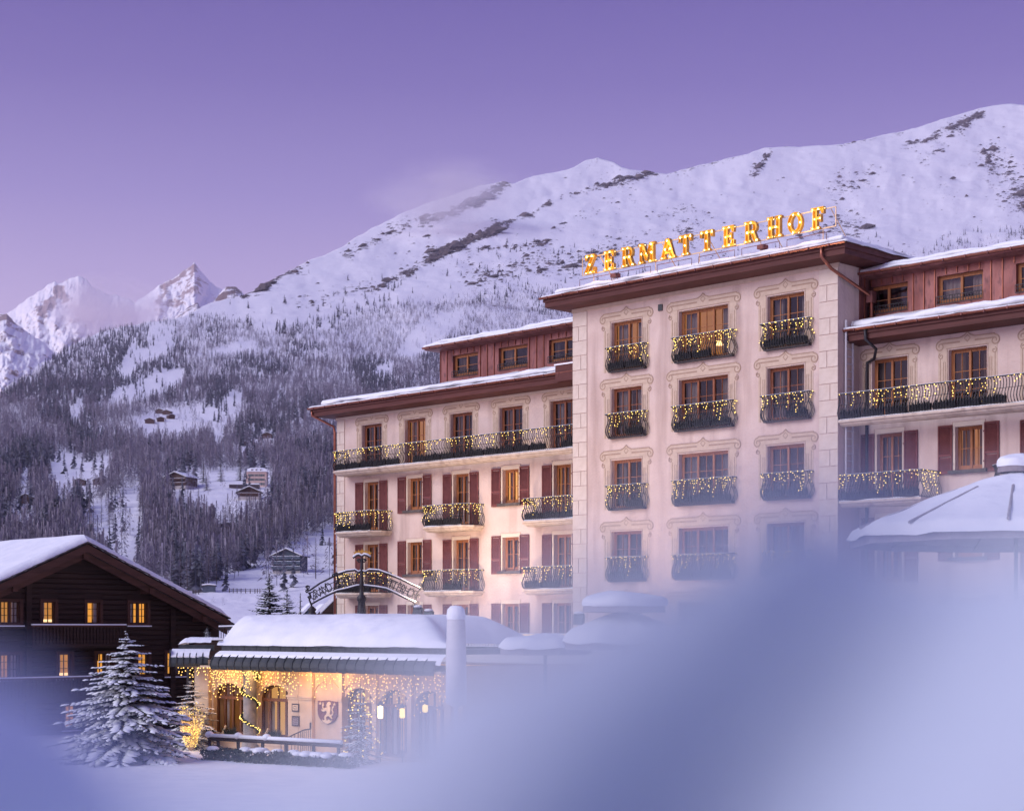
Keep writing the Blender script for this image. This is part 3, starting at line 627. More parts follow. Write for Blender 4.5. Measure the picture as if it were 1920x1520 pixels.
def add_window(parent, uc, z0, w, h, y, leaves=2, cols=2, rows=3, mat='wood', lit=0, sheer=False, recess=.2):
    fr, panes, cu, sh, r0, r1, r2 = window_meshes(w, h, leaves, cols, rows, mat)
    o = link('window', fr, None, parent, loc=(uc, y+recess, z0))
    for p in panes: link('pane', p, None, o)
    k_ = wrng.choice((0, 0, 1, 2)); cs_ = (sh if (sheer or wrng.random() < .25) else cu)[k_*2:k_*2+2]
    for c in cs_: link('curtain', c, None, o)
    if lit == 1 or wrng.random() < .14: link('table_lamp', LAMP, None, o, loc=(w*wrng.uniform(-.22, .22), .9, h*.42))
    link('room', (r0, r1, r2)[lit], None, o)
    return o

# ---- openings
LC = [HF.u(p) for p in (697, 778, 864.5, 957.5, 1054.5)]
rnd = random.Random(3)
holesL = []; winL = []
for i, uc in enumerate(LC):
    winL.append((uc, Zr(7.83), 1.5, 2.27, 'A', i)); 
    for row, top in (('B', 7.23), ('C', 4.13), ('D', 1.09)):
        door = i in (0, 2, 4) or row == 'D'
        winL.append((uc, Zr(top-(2.42 if door else 1.55)), 1.06, 2.42 if door else 1.55, row, i))
holesL = [(u-w/2, u+w/2, z, z+h) for (u, z, w, h, r, i) in winL]
wall_with_holes(0, UT0+.6, ZB, Zr(10.72), holesL, 0).build('wing_wall', M['stucco'], hotel)
MB().quad((0, 0, ZB), (0, 0, Zr(10.72)), (0, 12, Zr(10.72)), (0, 12, ZB)).build('end_wall', M['stucco'], hotel)
lit_map = {('A', 1): 1, ('B', 3): 2, ('B', 4): 1, ('A', 3): 0, ('C', 4): 0, ('B', 2): 0}
for (u, z, w, h, r, i) in winL:
    add_window(hotel, u, z, w, h, 0, 2, 2, 3 if r == 'A' else 2 if h < 2 else 3, 'wood_dark' if r == 'A' else 'wood', lit_map.get((r, i), 0), sheer=(r, i) in (('C', 0), ('A', 4), ('B', 3)))

# tower openings
TC = [((1146, 1203), 2), ((1272.6, 1365), 3), ((1438.5, 1508), 2)]
winT = []
for (a, b), lv in TC:
    ua, ub = HF.u(a, YT), HF.u(b, YT)
    for k, top in enumerate((12.82, 10.04, 7.03, 4.03, 1.03)):
        winT.append(((ua+ub)/2, Zr(top-2.09), ub-ua, 2.09, lv, k))
holesT = [(u-w/2, u+w/2, z, z+h) for (u, z, w, h, l, k) in winT]
wall_with_holes(UT0, UT1, ZB, Zr(13.72), holesT, YT).build('tower_wall', M['stucco'], hotel)
mb = MB(); mb.quad((UT1, YT, ZB), (UT1, 8, ZB), (UT1, 8, Zr(13.72)), (UT1, YT, Zr(13.72))); mb.quad((UT0, YT, ZB), (UT0, YT, Zr(13.72)), (UT0, 8, Zr(13.72)), (UT0, 8, ZB)); mb.build('tower_side_wall', M['stucco'], hotel)
litT = {(0, 1): 1, (0, 0): 1, (2, 0): 0}
for j, (u, z, w, h, l, k) in enumerate(winT):
    add_window(hotel, u, z, w, h, YT, l, 2, 3, 'wood' if k in (0, 2) else 'wood_dark', litT.get((k, j//5), 0), sheer=(k in (1,) or (k, j//5) in ((2, 0),)))
MB().box(0, .22, -.03, .05, 0, .26).build('wall_vent', M['zinc'], hotel, loc=(HF.u(1235, YT), YT-.02, Zr(12.98)))

# right wing openings
RWU = [(HF.u(1633), HF.u(1703.5)), (HF.u(1775), HF.u(1854)), (HF.u(1935), HF.u(2010)), (HF.u(2090), HF.u(2165))]
winR = []
for i, (a, b) in enumerate(RWU):
    c = (a+b)/2; winR.append((c, Zr(7.83), 1.55, 2.27, 'A', i))
    for row, top in (('B', 7.28), ('C', 4.13), ('D', 1.09)):
        door = i in (0, 2); winR.append((c+(.05 if i else 0), Zr(top-(2.42 if door else 1.58)), 1.1, 2.42 if door else 1.58, row, i))
holesR = [(u-w/2, u+w/2, z, z+h) for (u, z, w, h, r, i) in winR]
wall_with_holes(UT1-.3, UR1, ZB, Zr(10.8), holesR, 0).build('wing_wall', M['stucco'], hotel)
MB().quad((UR1, 0, ZB), (UR1, 12, ZB), (UR1, 12, Zr(10.8)), (UR1, 0, Zr(10.8))).build('end_wall', M['stucco'], hotel)
for (u, z, w, h, r, i) in winR:
    add_window(hotel, u, z, w, h, 0, 2, 2, 3 if h > 2 else 2, 'wood', 1 if (r, i) in (('B', 1),) else 0, sheer=(r, i) == ('A', 0))

# ---- shutters, sills and flat painted frames
def shutter_mesh(h):
    m = MB(); w = .58; t = .055
    m.box(0, t, 0, .05, 0, h); m.box(w-t, w, 0, .05, 0, h); m.box(t, w-t, .002, .048, 0, t*1.4); m.box(t, w-t, .002, .048, h-t*1.4, h); m.box(t, w-t, .002, .048, h*.36, h*.36+.07)
    z = t*1.4+.03
    while z < h-t*1.4-.03:
        if not (h*.36-.03 < z < h*.36+.09): m.add([(t, .008, z-.03), (w-t, .008, z-.03), (w-t, .042, z+.03), (t, .042, z+.03)], [(0, 1, 2, 3)])
        z += .052
    for zz in (h*.2, h*.8): m.box(-.03, .06, -.012, 0, zz, zz+.06)
    return m.mesh('shutter', M['shutter'])
_sm = {}
def shutter(u, z, h, flip, y=0):
    k = round(h, 2)
    if k not in _sm: _sm[k] = shutter_mesh(h)
    return link('shutter', _sm[k], None, hotel, loc=(u, y-.07, z), scale=(-1 if flip else 1, 1, 1))
def shut_set(u, z, w, h, y=0):
    shutter(u-w/2-.1, z-.02 if h > 2 else z-.12, h+.04 if h > 2 else h+.2, True, y); shutter(u+w/2+.1, z-.02 if h > 2 else z-.12, h+.04 if h > 2 else h+.2, False, y)
    m = MB(); e = .11; hh = h+.17
    m.box(-w/2-e+.02, -w/2, -.012, .02, 0, h); m.box(w/2, w/2+e-.02, -.012, .02, 0, h); m.box(-w/2-e+.02, w/2+e-.02, -.013, .02, h, hh); m.build('window_surround', M['stucco_trim'], hotel, loc=(u, y, z))
    MB().ribbon([(-w/2-e, h*.7), (-w/2-e, hh+.02), (w/2+e, hh+.02), (w/2+e, h*.7)], .03, -.016, .01).build('surround_line', M['joint'], hotel, loc=(u, y, z))
    if h < 2: MB().box(-w/2-.22, w/2+.22, -.16, .06, -.12, 0).build('sill', M['slate'], hotel, loc=(u, y, z)); 
for (u, z, w, h, r, i) in winL+winR:
    if r != 'A': shut_set(u, z, w, h)

# ---- painted scroll surrounds
def spiral(cx, cz, r0, r1, a0, turns, n=18, sg=1):
    return [(cx+sg*(r0+(r1-r0)*i/n)*math.cos(a0+turns*2*math.pi*i/n), cz+(r0+(r1-r0)*i/n)*math.sin(a0+turns*2*math.pi*i/n)) for i in range(n+1)]
_sc = {}
def surround(u, ztop, w, h, y, side=.62):
    key = (round(w, 2), round(h, 2))
    if key not in _sc:
        X = w/2+side; f = MB(); l = MB(); top = .40
        # fill: lintel with a small central gable, two volutes, side pilasters
        f.prism([(-X+.14, .06), (X-.14, .06), (X-.10, top-.02), (.30, top-.02), (.12, top+.06), (0, top+.17), (-.12, top+.06), (-.30, top-.02), (-X+.10, top-.02)], -.010, .01)
        for sg in (-1, 1):
            f.prism([(sg*(X-.16)+.17*math.cos(a*.5236), .16+.2*math.sin(a*.5236)) for a in range(12)], -.012, .01)
            x0, x1 = sg*(w/2+.06), sg*(w/2+.42); f.prism([(x0, -h+.02), (x1, -h+.02), (x1, .055), (x0, .055)], -.0085, .01)
            sp = spiral(sg*(X-.17), .13, .20, .045, math.pi*.5, -1.35, 20, sg)
            l.ribbon([(sg*.30, top)]+[(sg*(X-.20), top)]+[(x, z+.03) for x, z in sp], .042, -.019, .005)
            l.ribbon([(sg*.30, top-.15), (sg*(X-.22), top-.15)], .055, -.017, .005)
            l.ribbon(spiral(sg*(X-.20), -.20, .11, .03, math.pi*.4, -1.2, 14, sg), .03, -.019, .005)
            l.ribbon([(sg*(w/2+.12), -h+.3), (sg*(w/2+.12), -.42), (sg*(w/2+.20), -.42), (sg*(w/2+.20), -h+.3)], .024, -.016, .005, closed=True)
            l.ribbon([(sg*(w/2+.33), -h+.02), (sg*(w/2+.33), -.30)], .028, -.016, .005); l.ribbon([(sg*(w/2+.045), -h+.02), (sg*(w/2+.045), .02)], .02, -.018, .005)
            l.ribbon([(sg*.30, top), (sg*.12, top+.07), (0, top+.18)], .042, -.021, .005)
        l.ribbon([(0, top-.17), (.12, top-.05), (0, top+.07), (-.12, top-.05)], .03, -.018, .005, closed=True)
        l.ribbon([(-w/2-.08, .055), (w/2+.08, .055)], .03, -.0175, .005)
        _sc[key] = (f.mesh('painted_surround', M['fill']), l.mesh('painted_line', M['line']))
    a, b = _sc[key]; o = link('painted_surround', a, None, hotel, loc=(u, y, ztop)); link('painted_line', b, None, o)
for (u, z, w, h, l, k) in winT: surround(u, z+h, w, h, YT)
for (u, z, w, h, r, i) in winL+winR:
    if r == 'A': surround(u, z+h, w, h, 0, .50)

# ---- quoin stones
qm = MB().box(0, 1, -.035, .02, 0, 1).mesh('quoin', M['quoin'])
MB().box(UT0, UT0+.82, YT-.012, YT+.01, ZB, Zr(13.5)).build('quoin_bed', M['joint'], hotel); MB().box(UT1-.86, UT1-.002, YT-.012, YT+.01, ZB, Zr(13.5)).build('quoin_bed', M['joint'], hotel)
MB().box(.02, .62, -.012, .01, ZB, Zr(10.5)).build('quoin_bed', M['joint'], hotel)
def quoins(u0, wd, zt, y, proud=1.0):
    z = zt; k = 0; hq = .62
    while z-hq > 0:
        z -= hq
        if k % 2 == 0: cuts = [0, 1]
        else: cuts = [0, .42, 1]
        if k % 4 == 3: cuts = [0, .58, 1]
        for a, b in zip(cuts[:-1], cuts[1:]): link('quoin', qm, None, hotel, loc=(u0+a*wd+.015, y, z+.015), scale=((b-a)*wd-.03, 1, hq-.03))
        k += 1
quoins(UT0-.02, .84, Zr(13.5), YT); quoins(UT1-.86, .87, Zr(13.5), YT); quoins(.0, .62, Zr(10.5), 0)
MB().box(UT0-.05, UT1+.05, YT-.05, YT+.02, Zr(13.5), Zr(13.66)).build('frieze', M['fill'], hotel)
MB().box(-.05, UT0, -.05, .02, Zr(10.5), Zr(10.66)).build('frieze', M['stucco_trim'], hotel)

# ---- eaves, roofs, snow and gutters as mitred sweeps round each block
def ring(rect, prof, name, mat, sub=0, jit=0.0, seed=0, smooth=False, cap=True):
    u0, u1, y0, y1 = rect; mb = MB(); rg = random.Random(seed); loops = []
    for pi, (o, z) in enumerate(prof):
        cs = [(u0-o, y0-o), (u1+o, y0-o), (u1+o, y1+o), (u0-o, y1+o)]; L = []
        for i in range(4):
            a, b = cs[i], cs[(i+1) % 4]; n = max(1, sub if i % 2 == 0 else sub//3) if sub else 1
            for k in range(n):
                t = k/n; x = a[0]+(b[0]-a[0])*t; yv = a[1]+(b[1]-a[1])*t; zz = z; sx_ = 0
                if jit: 
                    q = mnoise.noise(Vector((x*.9+seed, yv*.9, pi*.35)))+.45*mnoise.noise(Vector((x*2.9+seed, yv*2.9, pi*.5))); q2 = mnoise.noise(Vector((x*.9+seed+9, yv*.9+4, pi*.3)))
                    zz += jit*q; yv += jit*.9*q2*(1 if i % 2 == 0 else 0); x += jit*.9*q2*(0 if i % 2 == 0 else 1)
                L.append((x, yv, zz))
        loops.append(L)
    m = len(loops[0]); base = 0
    for L in loops: mb.v.extend(L)
    for i in range(len(prof)-1):
        for k in range(m): k2 = (k+1) % m; mb.f.append((i*m+k, i*m+k2, (i+1)*m+k2, (i+1)*m+k))
    if cap: mb.f.append(tuple((len(prof)-1)*m+k for k in range(m)))
    return mb.build(name, mat, hotel, smooth)
def gutter(u0, u1, y, z, drops=()):
    m = MB(); n = 6; r = .085; prof = [(y+r*math.cos(a), z+r*math.sin(a)) for a in [math.pi+math.pi*i/n for i in range(n+1)]]
    inn = [(y+(r-.015)*math.cos(a), z+(r-.015)*math.sin(a)+.004) for a in [2*math.pi-math.pi*i/n for i in range(n+1)]]
    P = prof+inn; k = len(P); m.add([(u0, a, b) for a, b in P]+[(u1, a, b) for a, b in P], [(i, (i+1) % k, (i+1) % k+k, i+k) for i in range(k)])
    g = m.build('gutter', M['copper_new'], hotel)
    br = MB(); u = u0+.5
    while u < u1: br.box(u-.02, u+.02, y-r-.012, y+r, z-r-.012, z+.01); u += .9
    tag(br.build('gutter_brackets', M['copper'], g), kind='stuff')
WL = (0, UT0+1.5, 0, 11); WR = (UT1-1.5, UR1, 0, 11); TW = (UT0, UT1, YT, 7)
EV = lambda z: [(0, z-.48), (.82, z-.42), (.90, z-.40), (.90, z-.20), (.96, z-.18), (.96, z), (1.0, z+.02)]
ring(WL, EV(Zr(11.1)), 'eave', M['eave'], cap=False); ring(WR, EV(Zr(11.15)), 'eave', M['eave'], cap=False); ring(TW, [(o*.96, z) for o, z in EV(Zr(14.14))], 'eave', M['eave'], cap=False)
for rc, z in ((WL, Zr(11.1)), (WR, Zr(11.15)), (TW, Zr(14.14))):
    ring(rc, [(1.0, z+.02), (.72, z+.06), (.55, z+.12), (-.6, z+.46), (-3.5, z+.56)], 'roof', M['slate'])
    k = .96 if rc is TW else 1.0; t = .6 if rc is TW else 1.0
    ring(rc, [(1.02*k, z+.03), (1.03*k, z+.065), (.98*k, z+.10), (.86*k, z+.125), (.72*k, z+.12)], 'eave_snow', M['snow_fine'], sub=190, jit=.055, seed=3, smooth=True, cap=False)
    ring(rc, [(.46*k, z+.17), (.56*k, z+.235), (.585*k, z+.31), (.53*k, z+.30+.10*t), (.30, z+.36+.10*t), (-.6, z+.56+.10*t), (-3.4, z+.66+.10*t)], 'roof_snow', M['snow_fine'], sub=190, jit=.085, seed=8, smooth=True)
    gutter(rc[0]-1.04 if rc is not WR else UT1+.02, (rc[1]+1.0) if rc is not WL else UT0-.02, rc[2]-1.05*k, z+.02)

# ---- copper attics
UA0 = HF.u(826, .6)
def attic(u0, u1, wins, nm):
    y = .6; z0, z1 = Zr(11.45), Zr(13.32)
    holes = [(a, b, Zr(11.93), Zr(12.98)) for a, b in wins]
    wall_with_holes(u0, u1, z0, z1, holes, y, .3).build('attic_wall', M['copper'], hotel)
    mb = MB(); mb.quad((u0, y, z0), (u0, y, z1), (u0, 9, z1), (u0, 9, z0)); mb.quad((u1, y, z0), (u1, 9, z0), (u1, 9, z1), (u1, y, z1)); mb.build('attic_end', M['copper'], hotel)
    u = u0+.02; sm = MB().box(-.014, .014, -.045, .0, 0, 1).mesh('copper_seam', M['copper_new'])
    while u < u1:
        inside = [h for h in holes if h[0]-.06 < u < h[1]+.06]
        if inside: link('copper_seam', sm, None, hotel, loc=(u, y, Zr(13.02)), scale=(1, 1, .26))
        else: link('copper_seam', sm, None, hotel, loc=(u, y, z0+.05), scale=(1, 1, z1-z0-.08))
        u += .46
    for a, b in wins:
        w = b-a; c = (a+b)/2
        add_window(hotel, c, Zr(11.93), w, 1.05, y, 2, 2 if w > 1.9 else 1, 2, 'wood', 0, sheer=False, recess=.16)
        r = MB(); n = max(6, int(w/.11)); r.box(-w/2, w/2, -.02, .01, .30, .325); r.box(-w/2, w/2, -.02, .01, .02, .045); r.box(-w/2, w/2, -.018, .008, .17, .185)
        for i in range(n+1): x = -w/2+w*i/n; r.box(x-.009, x+.009, -.015, .005, .03, .31)
        r.build('attic_railing', M['iron'], hotel, loc=(c, y-.06, Zr(11.9)))
    rc = (u0, u1, y, 10); z = Zr(13.45)
    ring(rc, [(0, z-.2), (.5, z-.14), (.55, z-.12), (.56, z+.02)], 'attic_eave', M['copper'], cap=False)
    ring(rc, [(.56, z+.02), (.3, z+.1), (-3.5, z+.45)], 'attic_roof', M['slate'])
    ring(rc, [(.58, z+.03), (.60, z+.09), (.52, z+.15), (.38, z+.16)], 'eave_snow', M['snow_fine'], sub=130, jit=.06, seed=5, smooth=True, cap=False)
    ring(rc, [(.18, z+.13), (.26, z+.19), (.27, z+.27), (.14, z+.34), (-1, z+.50), (-3.5, z+.62)], 'roof_snow', M['snow_fine'], sub=130, jit=.085, seed=6, smooth=True)
    gutter(u0-.58, u1+.5, y-.62, z+.0)
wl = [(HF.u(849, .6), HF.u(896, .6)), (HF.u(935, .6), HF.u(989, .6)), (HF.u(1029, .6), HF.u(1085, .6))]
attic(UA0, UT0+.5, wl, 'L')
wr = [(HF.u(1624, .6), HF.u(1702, .6)), (HF.u(1757, .6), HF.u(1843, .6)), (HF.u(1905, .6), HF.u(1995, .6)), (HF.u(2070, .6), HF.u(2160, .6))]
attic(UT1+.15, UR1-1.5, wr, 'R')
MB().box(UT1-.02, UT1+.04, .0, 7.0, Zr(11.2), Zr(13.7)).build('copper_cladding', M['copper'], hotel)
for i in range(9): MB().box(UT1+.04, UT1+.08, .3+i*.7, .33+i*.7, Zr(11.2), Zr(13.65)).build('copper_seam', M['copper_new'], hotel)
MB().box(0, .5, 0, .4, 0, .55).build('chimney', M['copper'], hotel, loc=(HF.u(1735, 5), 5, Zr(13.9)))
# snow guards and small parapet stub where the wing eave meets the middle block
MB().box(UT0-1.3, UT0-.02, -1.12, .3, Zr(10.72), Zr(11.42)).build('eave_end_box', M['eave'], hotel)
MB().box(UT0-1.34, UT0-.02, -1.16, .3, Zr(11.42), Zr(11.48)).build('end_box_snow', M['snow_fine'], hotel)

# ---- downpipes and ladder
def pipe(pts, r, mat, nm='downpipe'): return MB().tube(pts, r, 8).build(nm, M[mat], hotel, True)
pipe([(-.85, -.95, Zr(11.0)), (-.85, -.95, Zr(10.75)), (-.12, -.14, Zr(10.2)), (-.07, -.10, Zr(9.9)), (-.07, -.10, 0)], .06, 'copper_new')
ue = UT1+.35
pipe([(ue-.42, YT-1.0, Zr(14.1)), (ue-.42, YT-1.0, Zr(13.75)), (ue-.30, YT-.55, Zr(13.35)), (UT1+.28, .35, Zr(12.62)), (UT1+.28, .42, Zr(12.3)), (UT1+.28, .42, Zr(11.4))], .065, 'copper_new')
MB().box(-.14, .14, -.14, .14, -.2, .22).build('rainwater_hopper', M['copper'], hotel, loc=(UT1+.28, .40, Zr(12.55)))
pipe([(UT1+.95, -1.02, Zr(11.1)), (UT1+.95, -1.0, Zr(10.72)), (UT1+1.25, -.75, Zr(10.35)), (UT1+.75, -.1, Zr(10.12)), (UT1+.42, -.08, Zr(10.0)), (UT1+.40, -.08, Zr(9.5)), (UT1+.40, -.08, 0)], .06, 'iron')
ld = MB(); lx = UT1+.06; z0, z1 = Zr(5.0), Zr(11.55)
for yv in (-1.0, -.55): ld.box(lx, lx+.07, yv-.025, yv+.025, z0, z1)
z = z0+.15
while z < z1: ld.box(lx+.015, lx+.055, -.98, -.57, z-.013, z+.013); z += .28
ld.build('ladder', M['white_metal'], hotel)

# ---- balconies with bellied wrought-iron railings
PROF = [(.0, .0), (.10, .12), (.145, .26), (.11, .42), (.03, .58), (-.01, .72), (.015, .86), (.09, .97)]
def railing_mesh(path, closed_ends=True, sp=.115, hs=1.0):
    P = [Vector((a, b, 0)) for a, b in path]; mb = MB(); N = []
    segs = [(P[i], P[i+1]) for i in range(len(P)-1)]
    nrm = []
    for a, b in segs: t = (b-a).normalized(); nrm.append(Vector((t.y, -t.x, 0)))
    for (a, b), nn in zip(segs, nrm):
        L = (b-a).length; n = max(1, int(round(L/sp)))
        for i in range(n+1):
            c = a+(b-a)*(i/n); thick = .015 if i % 8 else .02
            mb.tube([c+nn*o+Vector((0, 0, z*hs)) for o, z in PROF], thick, 4, cap=False)
    def rail(o, z, w, h):
        pts = []
        for i, p in enumerate(P):
            if i == 0: q = p+nrm[0]*o
            elif i == len(P)-1: q = p+nrm[-1]*o
            else:
                bi = (nrm[i-1]+nrm[i]); bi = bi/ max(.3, bi.dot(nrm[i])); q = p+bi*o
            pts.append(q+Vector((0, 0, z)))
        mb.tube(pts, w, 5); return pts
    top = rail(PROF[-1][0], PROF[-1][1]*hs, .022, 0); rail(.0, .03, .016, 0); rail(.03, .56*hs, .010, 0)
    return mb, top
def slab_mesh(path, t=.26):
    mb = MB(); n = len(path); cx_ = sum(p[0] for p in path)/n
    prof = [(0.10, .0), (.12, -.04), (.11, -.09), (.02, -.12), (.0, -.17), (-.12, -.24)]
    P = [Vector((a, b)) for a, b in path]
    for (o, z) in prof:
        for i, p in enumerate(P):
            if i == 0: t_ = (P[1]-P[0]).normalized(); nn = Vector((t_.y, -t_.x))
            elif i == n-1: t_ = (P[-1]-P[-2]).normalized(); nn = Vector((t_.y, -t_.x))
            else:
                t1 = (P[i]-P[i-1]).normalized(); t2 = (P[i+1]-P[i]).normalized(); a = Vector((t1.y, -t1.x)); b = Vector((t2.y, -t2.x)); nn = (a+b)/max(.3, (a+b).dot(b))
            q = p+nn*o; mb.v.append((q.x, q.y, z))
    for k in range(len(prof)-1):
        for i in range(n-1): mb.f.append((k*n+i, k*n+i+1, (k+1)*n+i+1, (k+1)*n+i))
    mb.f.append(tuple(range(n))); mb.f.append(tuple(reversed([(len(prof)-1)*n+i for i in range(n)])))
    return mb
STR = []   # for lights: (label bits, path, base z, density)
def bulbs(name, path, z0, seed, label, group, dens=1.0):
    rg = random.Random(seed); mb = MB(); P = [Vector((a, b, 0)) for a, b in path]; wp = []
    for i in range(len(P)-1):
        a, b = P[i], P[i+1]; t = (b-a); L = t.length; t = t.normalized(); nn = Vector((t.y, -t.x, 0)); s = rg.uniform(0, .1)
        m_ = max(2, int(L/.3)); wp += [a+(b-a)*(k/m_)+nn*.11+Vector((0, 0, z0+.95-.03*(k % 2))) for k in range(m_+1)]
        while s < L:
            drop = rg.choice((.06, .15, .25, .25, .4, .55, .75))*dens; z = .95
            while z > .95-drop:
                o = np.interp(z, [p[1] for p in PROF], [p[0] for p in PROF])+.035
                c = a+t*(s+rg.uniform(-.055, .055))+nn*(o+rg.uniform(0, .02)); mb.octa((c.x, c.y, z0+z+rg.uniform(-.03, .03)), rg.uniform(.017, .029)); z -= rg.uniform(.08, .15)
            s += rg.uniform(.09, .26)/max(.4, dens)
    o = MB().tube(wp, .006, 3).build(name, M['iron'], None); o.location = hotel.location; o.rotation_euler = hotel.rotation_euler
    tag(o, label, 'string lights', group); tag(mb.build('bulbs', M['bulb'], o), kind='stuff')
def planters(path, z0, seed, label, group, hmul=1.0, seg=None):
    rg = random.Random(seed); P = [Vector((a, b, 0)) for a, b in path]; a, b = P; L = (b-a).length; t = (b-a).normalized(); nn = Vector((t.y, -t.x, 0)); n = max(2, int(L/.95)); k = 0
    root = thing('flower_box', label, 'flower box', hotel.location, HA, group)
    bx = MB(); gr = MB()
    for i in range(n):
        s0 = L*i/n+.05; s1 = L*(i+1)/n-.05
        if rg.random() < .08: continue
        for m_, (h0, h1), wd in ((bx, (.06, .30), .11),):
            q = [a+t*s0+nn*(.07-wd), a+t*s1+nn*(.07-wd), a+t*s1+nn*(.07), a+t*s0+nn*(.07)]
            MB().add([(p.x, p.y, z0+h0) for p in q]+[(p.x, p.y, z0+h1) for p in q], [(0,3,2,1),(4,5,6,7),(0,1,5,4),(1,2,6,5),(2,3,7,6),(3,0,4,7)]).build('box', M['planter'], root)
        for j in range(int((s1-s0)*46)):
            s = rg.uniform(s0, s1); c = a+t*s+nn*rg.uniform(-.03, .08); hh = rg.uniform(.06, .22)*hmul; dx = rg.uniform(-.09, .09); w = rg.uniform(.015, .04)
            zz = z0+.27; tip = c+t*dx+nn*rg.uniform(-.03, .05)
            gr.add([(c.x-t.x*w, c.y-t.y*w, zz), (c.x+t.x*w, c.y+t.y*w, zz), (tip.x, tip.y, zz+hh), (c.x+nn.x*w, c.y+nn.y*w, zz-.05)], [(0, 1, 2), (0, 2, 3), (1, 3, 2)])
    tag(gr.build('evergreen_sprigs', M['planter'], root), kind='stuff')
_n = [0]
def balcony(path, z0, what, slab=True, plant=True, dens=1.0, snow=True, lights=True):
    _n[0] += 1; i = _n[0]
    if slab: b = slab_mesh(path).build('balcony', M['slab'], hotel, loc=(0, 0, z0))
    else: b = MB().add([(p[0], p[1], 0) for p in path]+[(p[0], p[1], -.05) for p in path], [tuple(range(len(path))), tuple(reversed(range(len(path), 2*len(path))))]+[(k, k+1, k+1+len(path), k+len(path)) for k in range(len(path)-1)]).build('balcony', M['iron'], hotel, loc=(0, 0, z0))
    rm, top = railing_mesh(path); rm.build('railing', M['iron'], b)
    MB().tube([p+Vector((0, 0, .026)) for p in top], .007, 4).build('rail_snow', M['snow_fine'], b)
    if slab and snow:
        rg = random.Random(i); m = MB(); fr = [p for p in path]; a, c = max(zip(path[:-1], path[1:]), key=lambda s: abs(s[0][0]-s[1][0])); n = 40; top_ = []; bot = []
        for k in range(n+1):
            t = k/n; x = a[0]+(c[0]-a[0])*t; h = max(.0, .05*mnoise.noise(Vector((x*1.3, i*3.1, 0)))+.035); yv = a[1]
            bot.append((x, yv-.09, .004)); top_.append((x, yv-.02, .006+h)); 
        for k in range(n): m.quad(bot[k], bot[k+1], top_[k+1], top_[k]); m.quad(top_[k], top_[k+1], (top_[k+1][0], a[1]+.25, .006), (top_[k][0], a[1]+.25, .006))
        m.build('ledge_snow', M['snow_fine'], b, True)
    if lights: bulbs('string_lights', path, z0, i*7+1, 'warm string lights on ' + what, 'string lights on the hotel balconies', dens)
    if plant:
        a, c = max(zip(path[:-1], path[1:]), key=lambda s: (s[0][0]-s[1][0])**2)
        planters([a, c], z0, i*5+2, 'dark evergreen flower boxes on ' + what, 'flower boxes on the hotel balconies')
def trap(ua, ub, D, ch=.34, y=0): return [(ua, y), (ua, y-D+ch), (ua+ch, y-D), (ub-ch, y-D), (ub, y-D+ch), (ub, y)]
D = 1.0
balcony([(HF.u(624, -1)-.0, 0), (HF.u(624, -1), -D+.2), (HF.u(624, -1)+.2, -D), (UT0-.02, -D)], Zr(7.80), 'the long top balcony of the shuttered wing', dens=.72)
spans = {0: (HF.u(624, -1), HF.u(733)), 2: (HF.u(788, -1), HF.u(905)), 4: (HF.u(974, -1), None)}
pos = {0: 'at the end corner with the copper downpipe', 2: 'in the middle of the shuttered wing', 4: 'next to the projecting middle block'}
for row, zf in (('upper', 4.74), ('lower', 1.70)):
    for i in (0, 2, 4):
        a, b = spans[i]
        p = trap(a, b, D) if b else [(a, 0), (a, -D+.34), (a+.34, -D), (UT0-.02, -D)]
        balcony(p, Zr(zf), 'the %s balcony %s' % (row, pos[i]), dens=1.0)
tcol = [((1137, 1211), 'on the shuttered-wing side'), ((1261, 1376), 'in the wide middle column'), ((1428, 1520), 'on the ladder side')]
for k, zf in enumerate((10.75, 7.97, 4.96, 1.96)):
    for (a, b), nm in tcol:
        ua, ub = HF.u(a, YT-.3), HF.u(b, YT-.05)
        balcony([(ua, YT), (ua, YT-.2), (ub, YT-.2), (ub, YT)], Zr(zf), 'the %s-from-top french balcony %s' % (('first', 'second', 'third', 'fourth')[k], nm), slab=False, dens=1.0)
balcony([(UT1+.02, -1.3), (UR1, -1.3), (UR1, 0)], Zr(7.75), 'the long top balcony of the wing beside the ladder', dens=.72)
balcony([(UT1+.02, -1.25), (HF.u(1725, -1.25), -1.25), (HF.u(1743, -.6), -.7), (HF.u(1743, -.6), 0)], Zr(4.72), 'the lower balcony of the wing beside the ladder')
balcony(trap(RWU[2][0]-1.0, RWU[2][1]+1.0, 1.1), Zr(4.72), 'the lower balcony farther along the right wing', plant=False, lights=False)
for (a, b), nm in ((spans[2], 'upper'), (spans[2], 'lower')):
    zf = Zr(4.74 if nm == 'upper' else 1.70); uc = a+(b-a)*.72
    ch = thing('folding_chair', 'bare metal folding chair on the %s middle balcony of the shuttered wing' % nm, 'chair', HF.world(uc, -.55, zf), HA, 'chairs on the balconies')
    MB().tube([(-.22, 0, 0), (-.2, 0, .45), (-.17, .05, .8), (-.08, .06, .9), (.08, .06, .9), (.17, .05, .8), (.2, 0, .45), (.22, 0, 0)], .014, 5).build('back_frame', M['white_metal'], ch)
    MB().box(-.2, .2, -.38, .0, .42, .45).build('seat', M['iron'], ch)
    for sx_ in (-1, 1): MB().tube([(sx_*.2, -.34, .43), (sx_*.21, -.40, 0)], .014, 5).build('leg', M['white_metal'], ch)

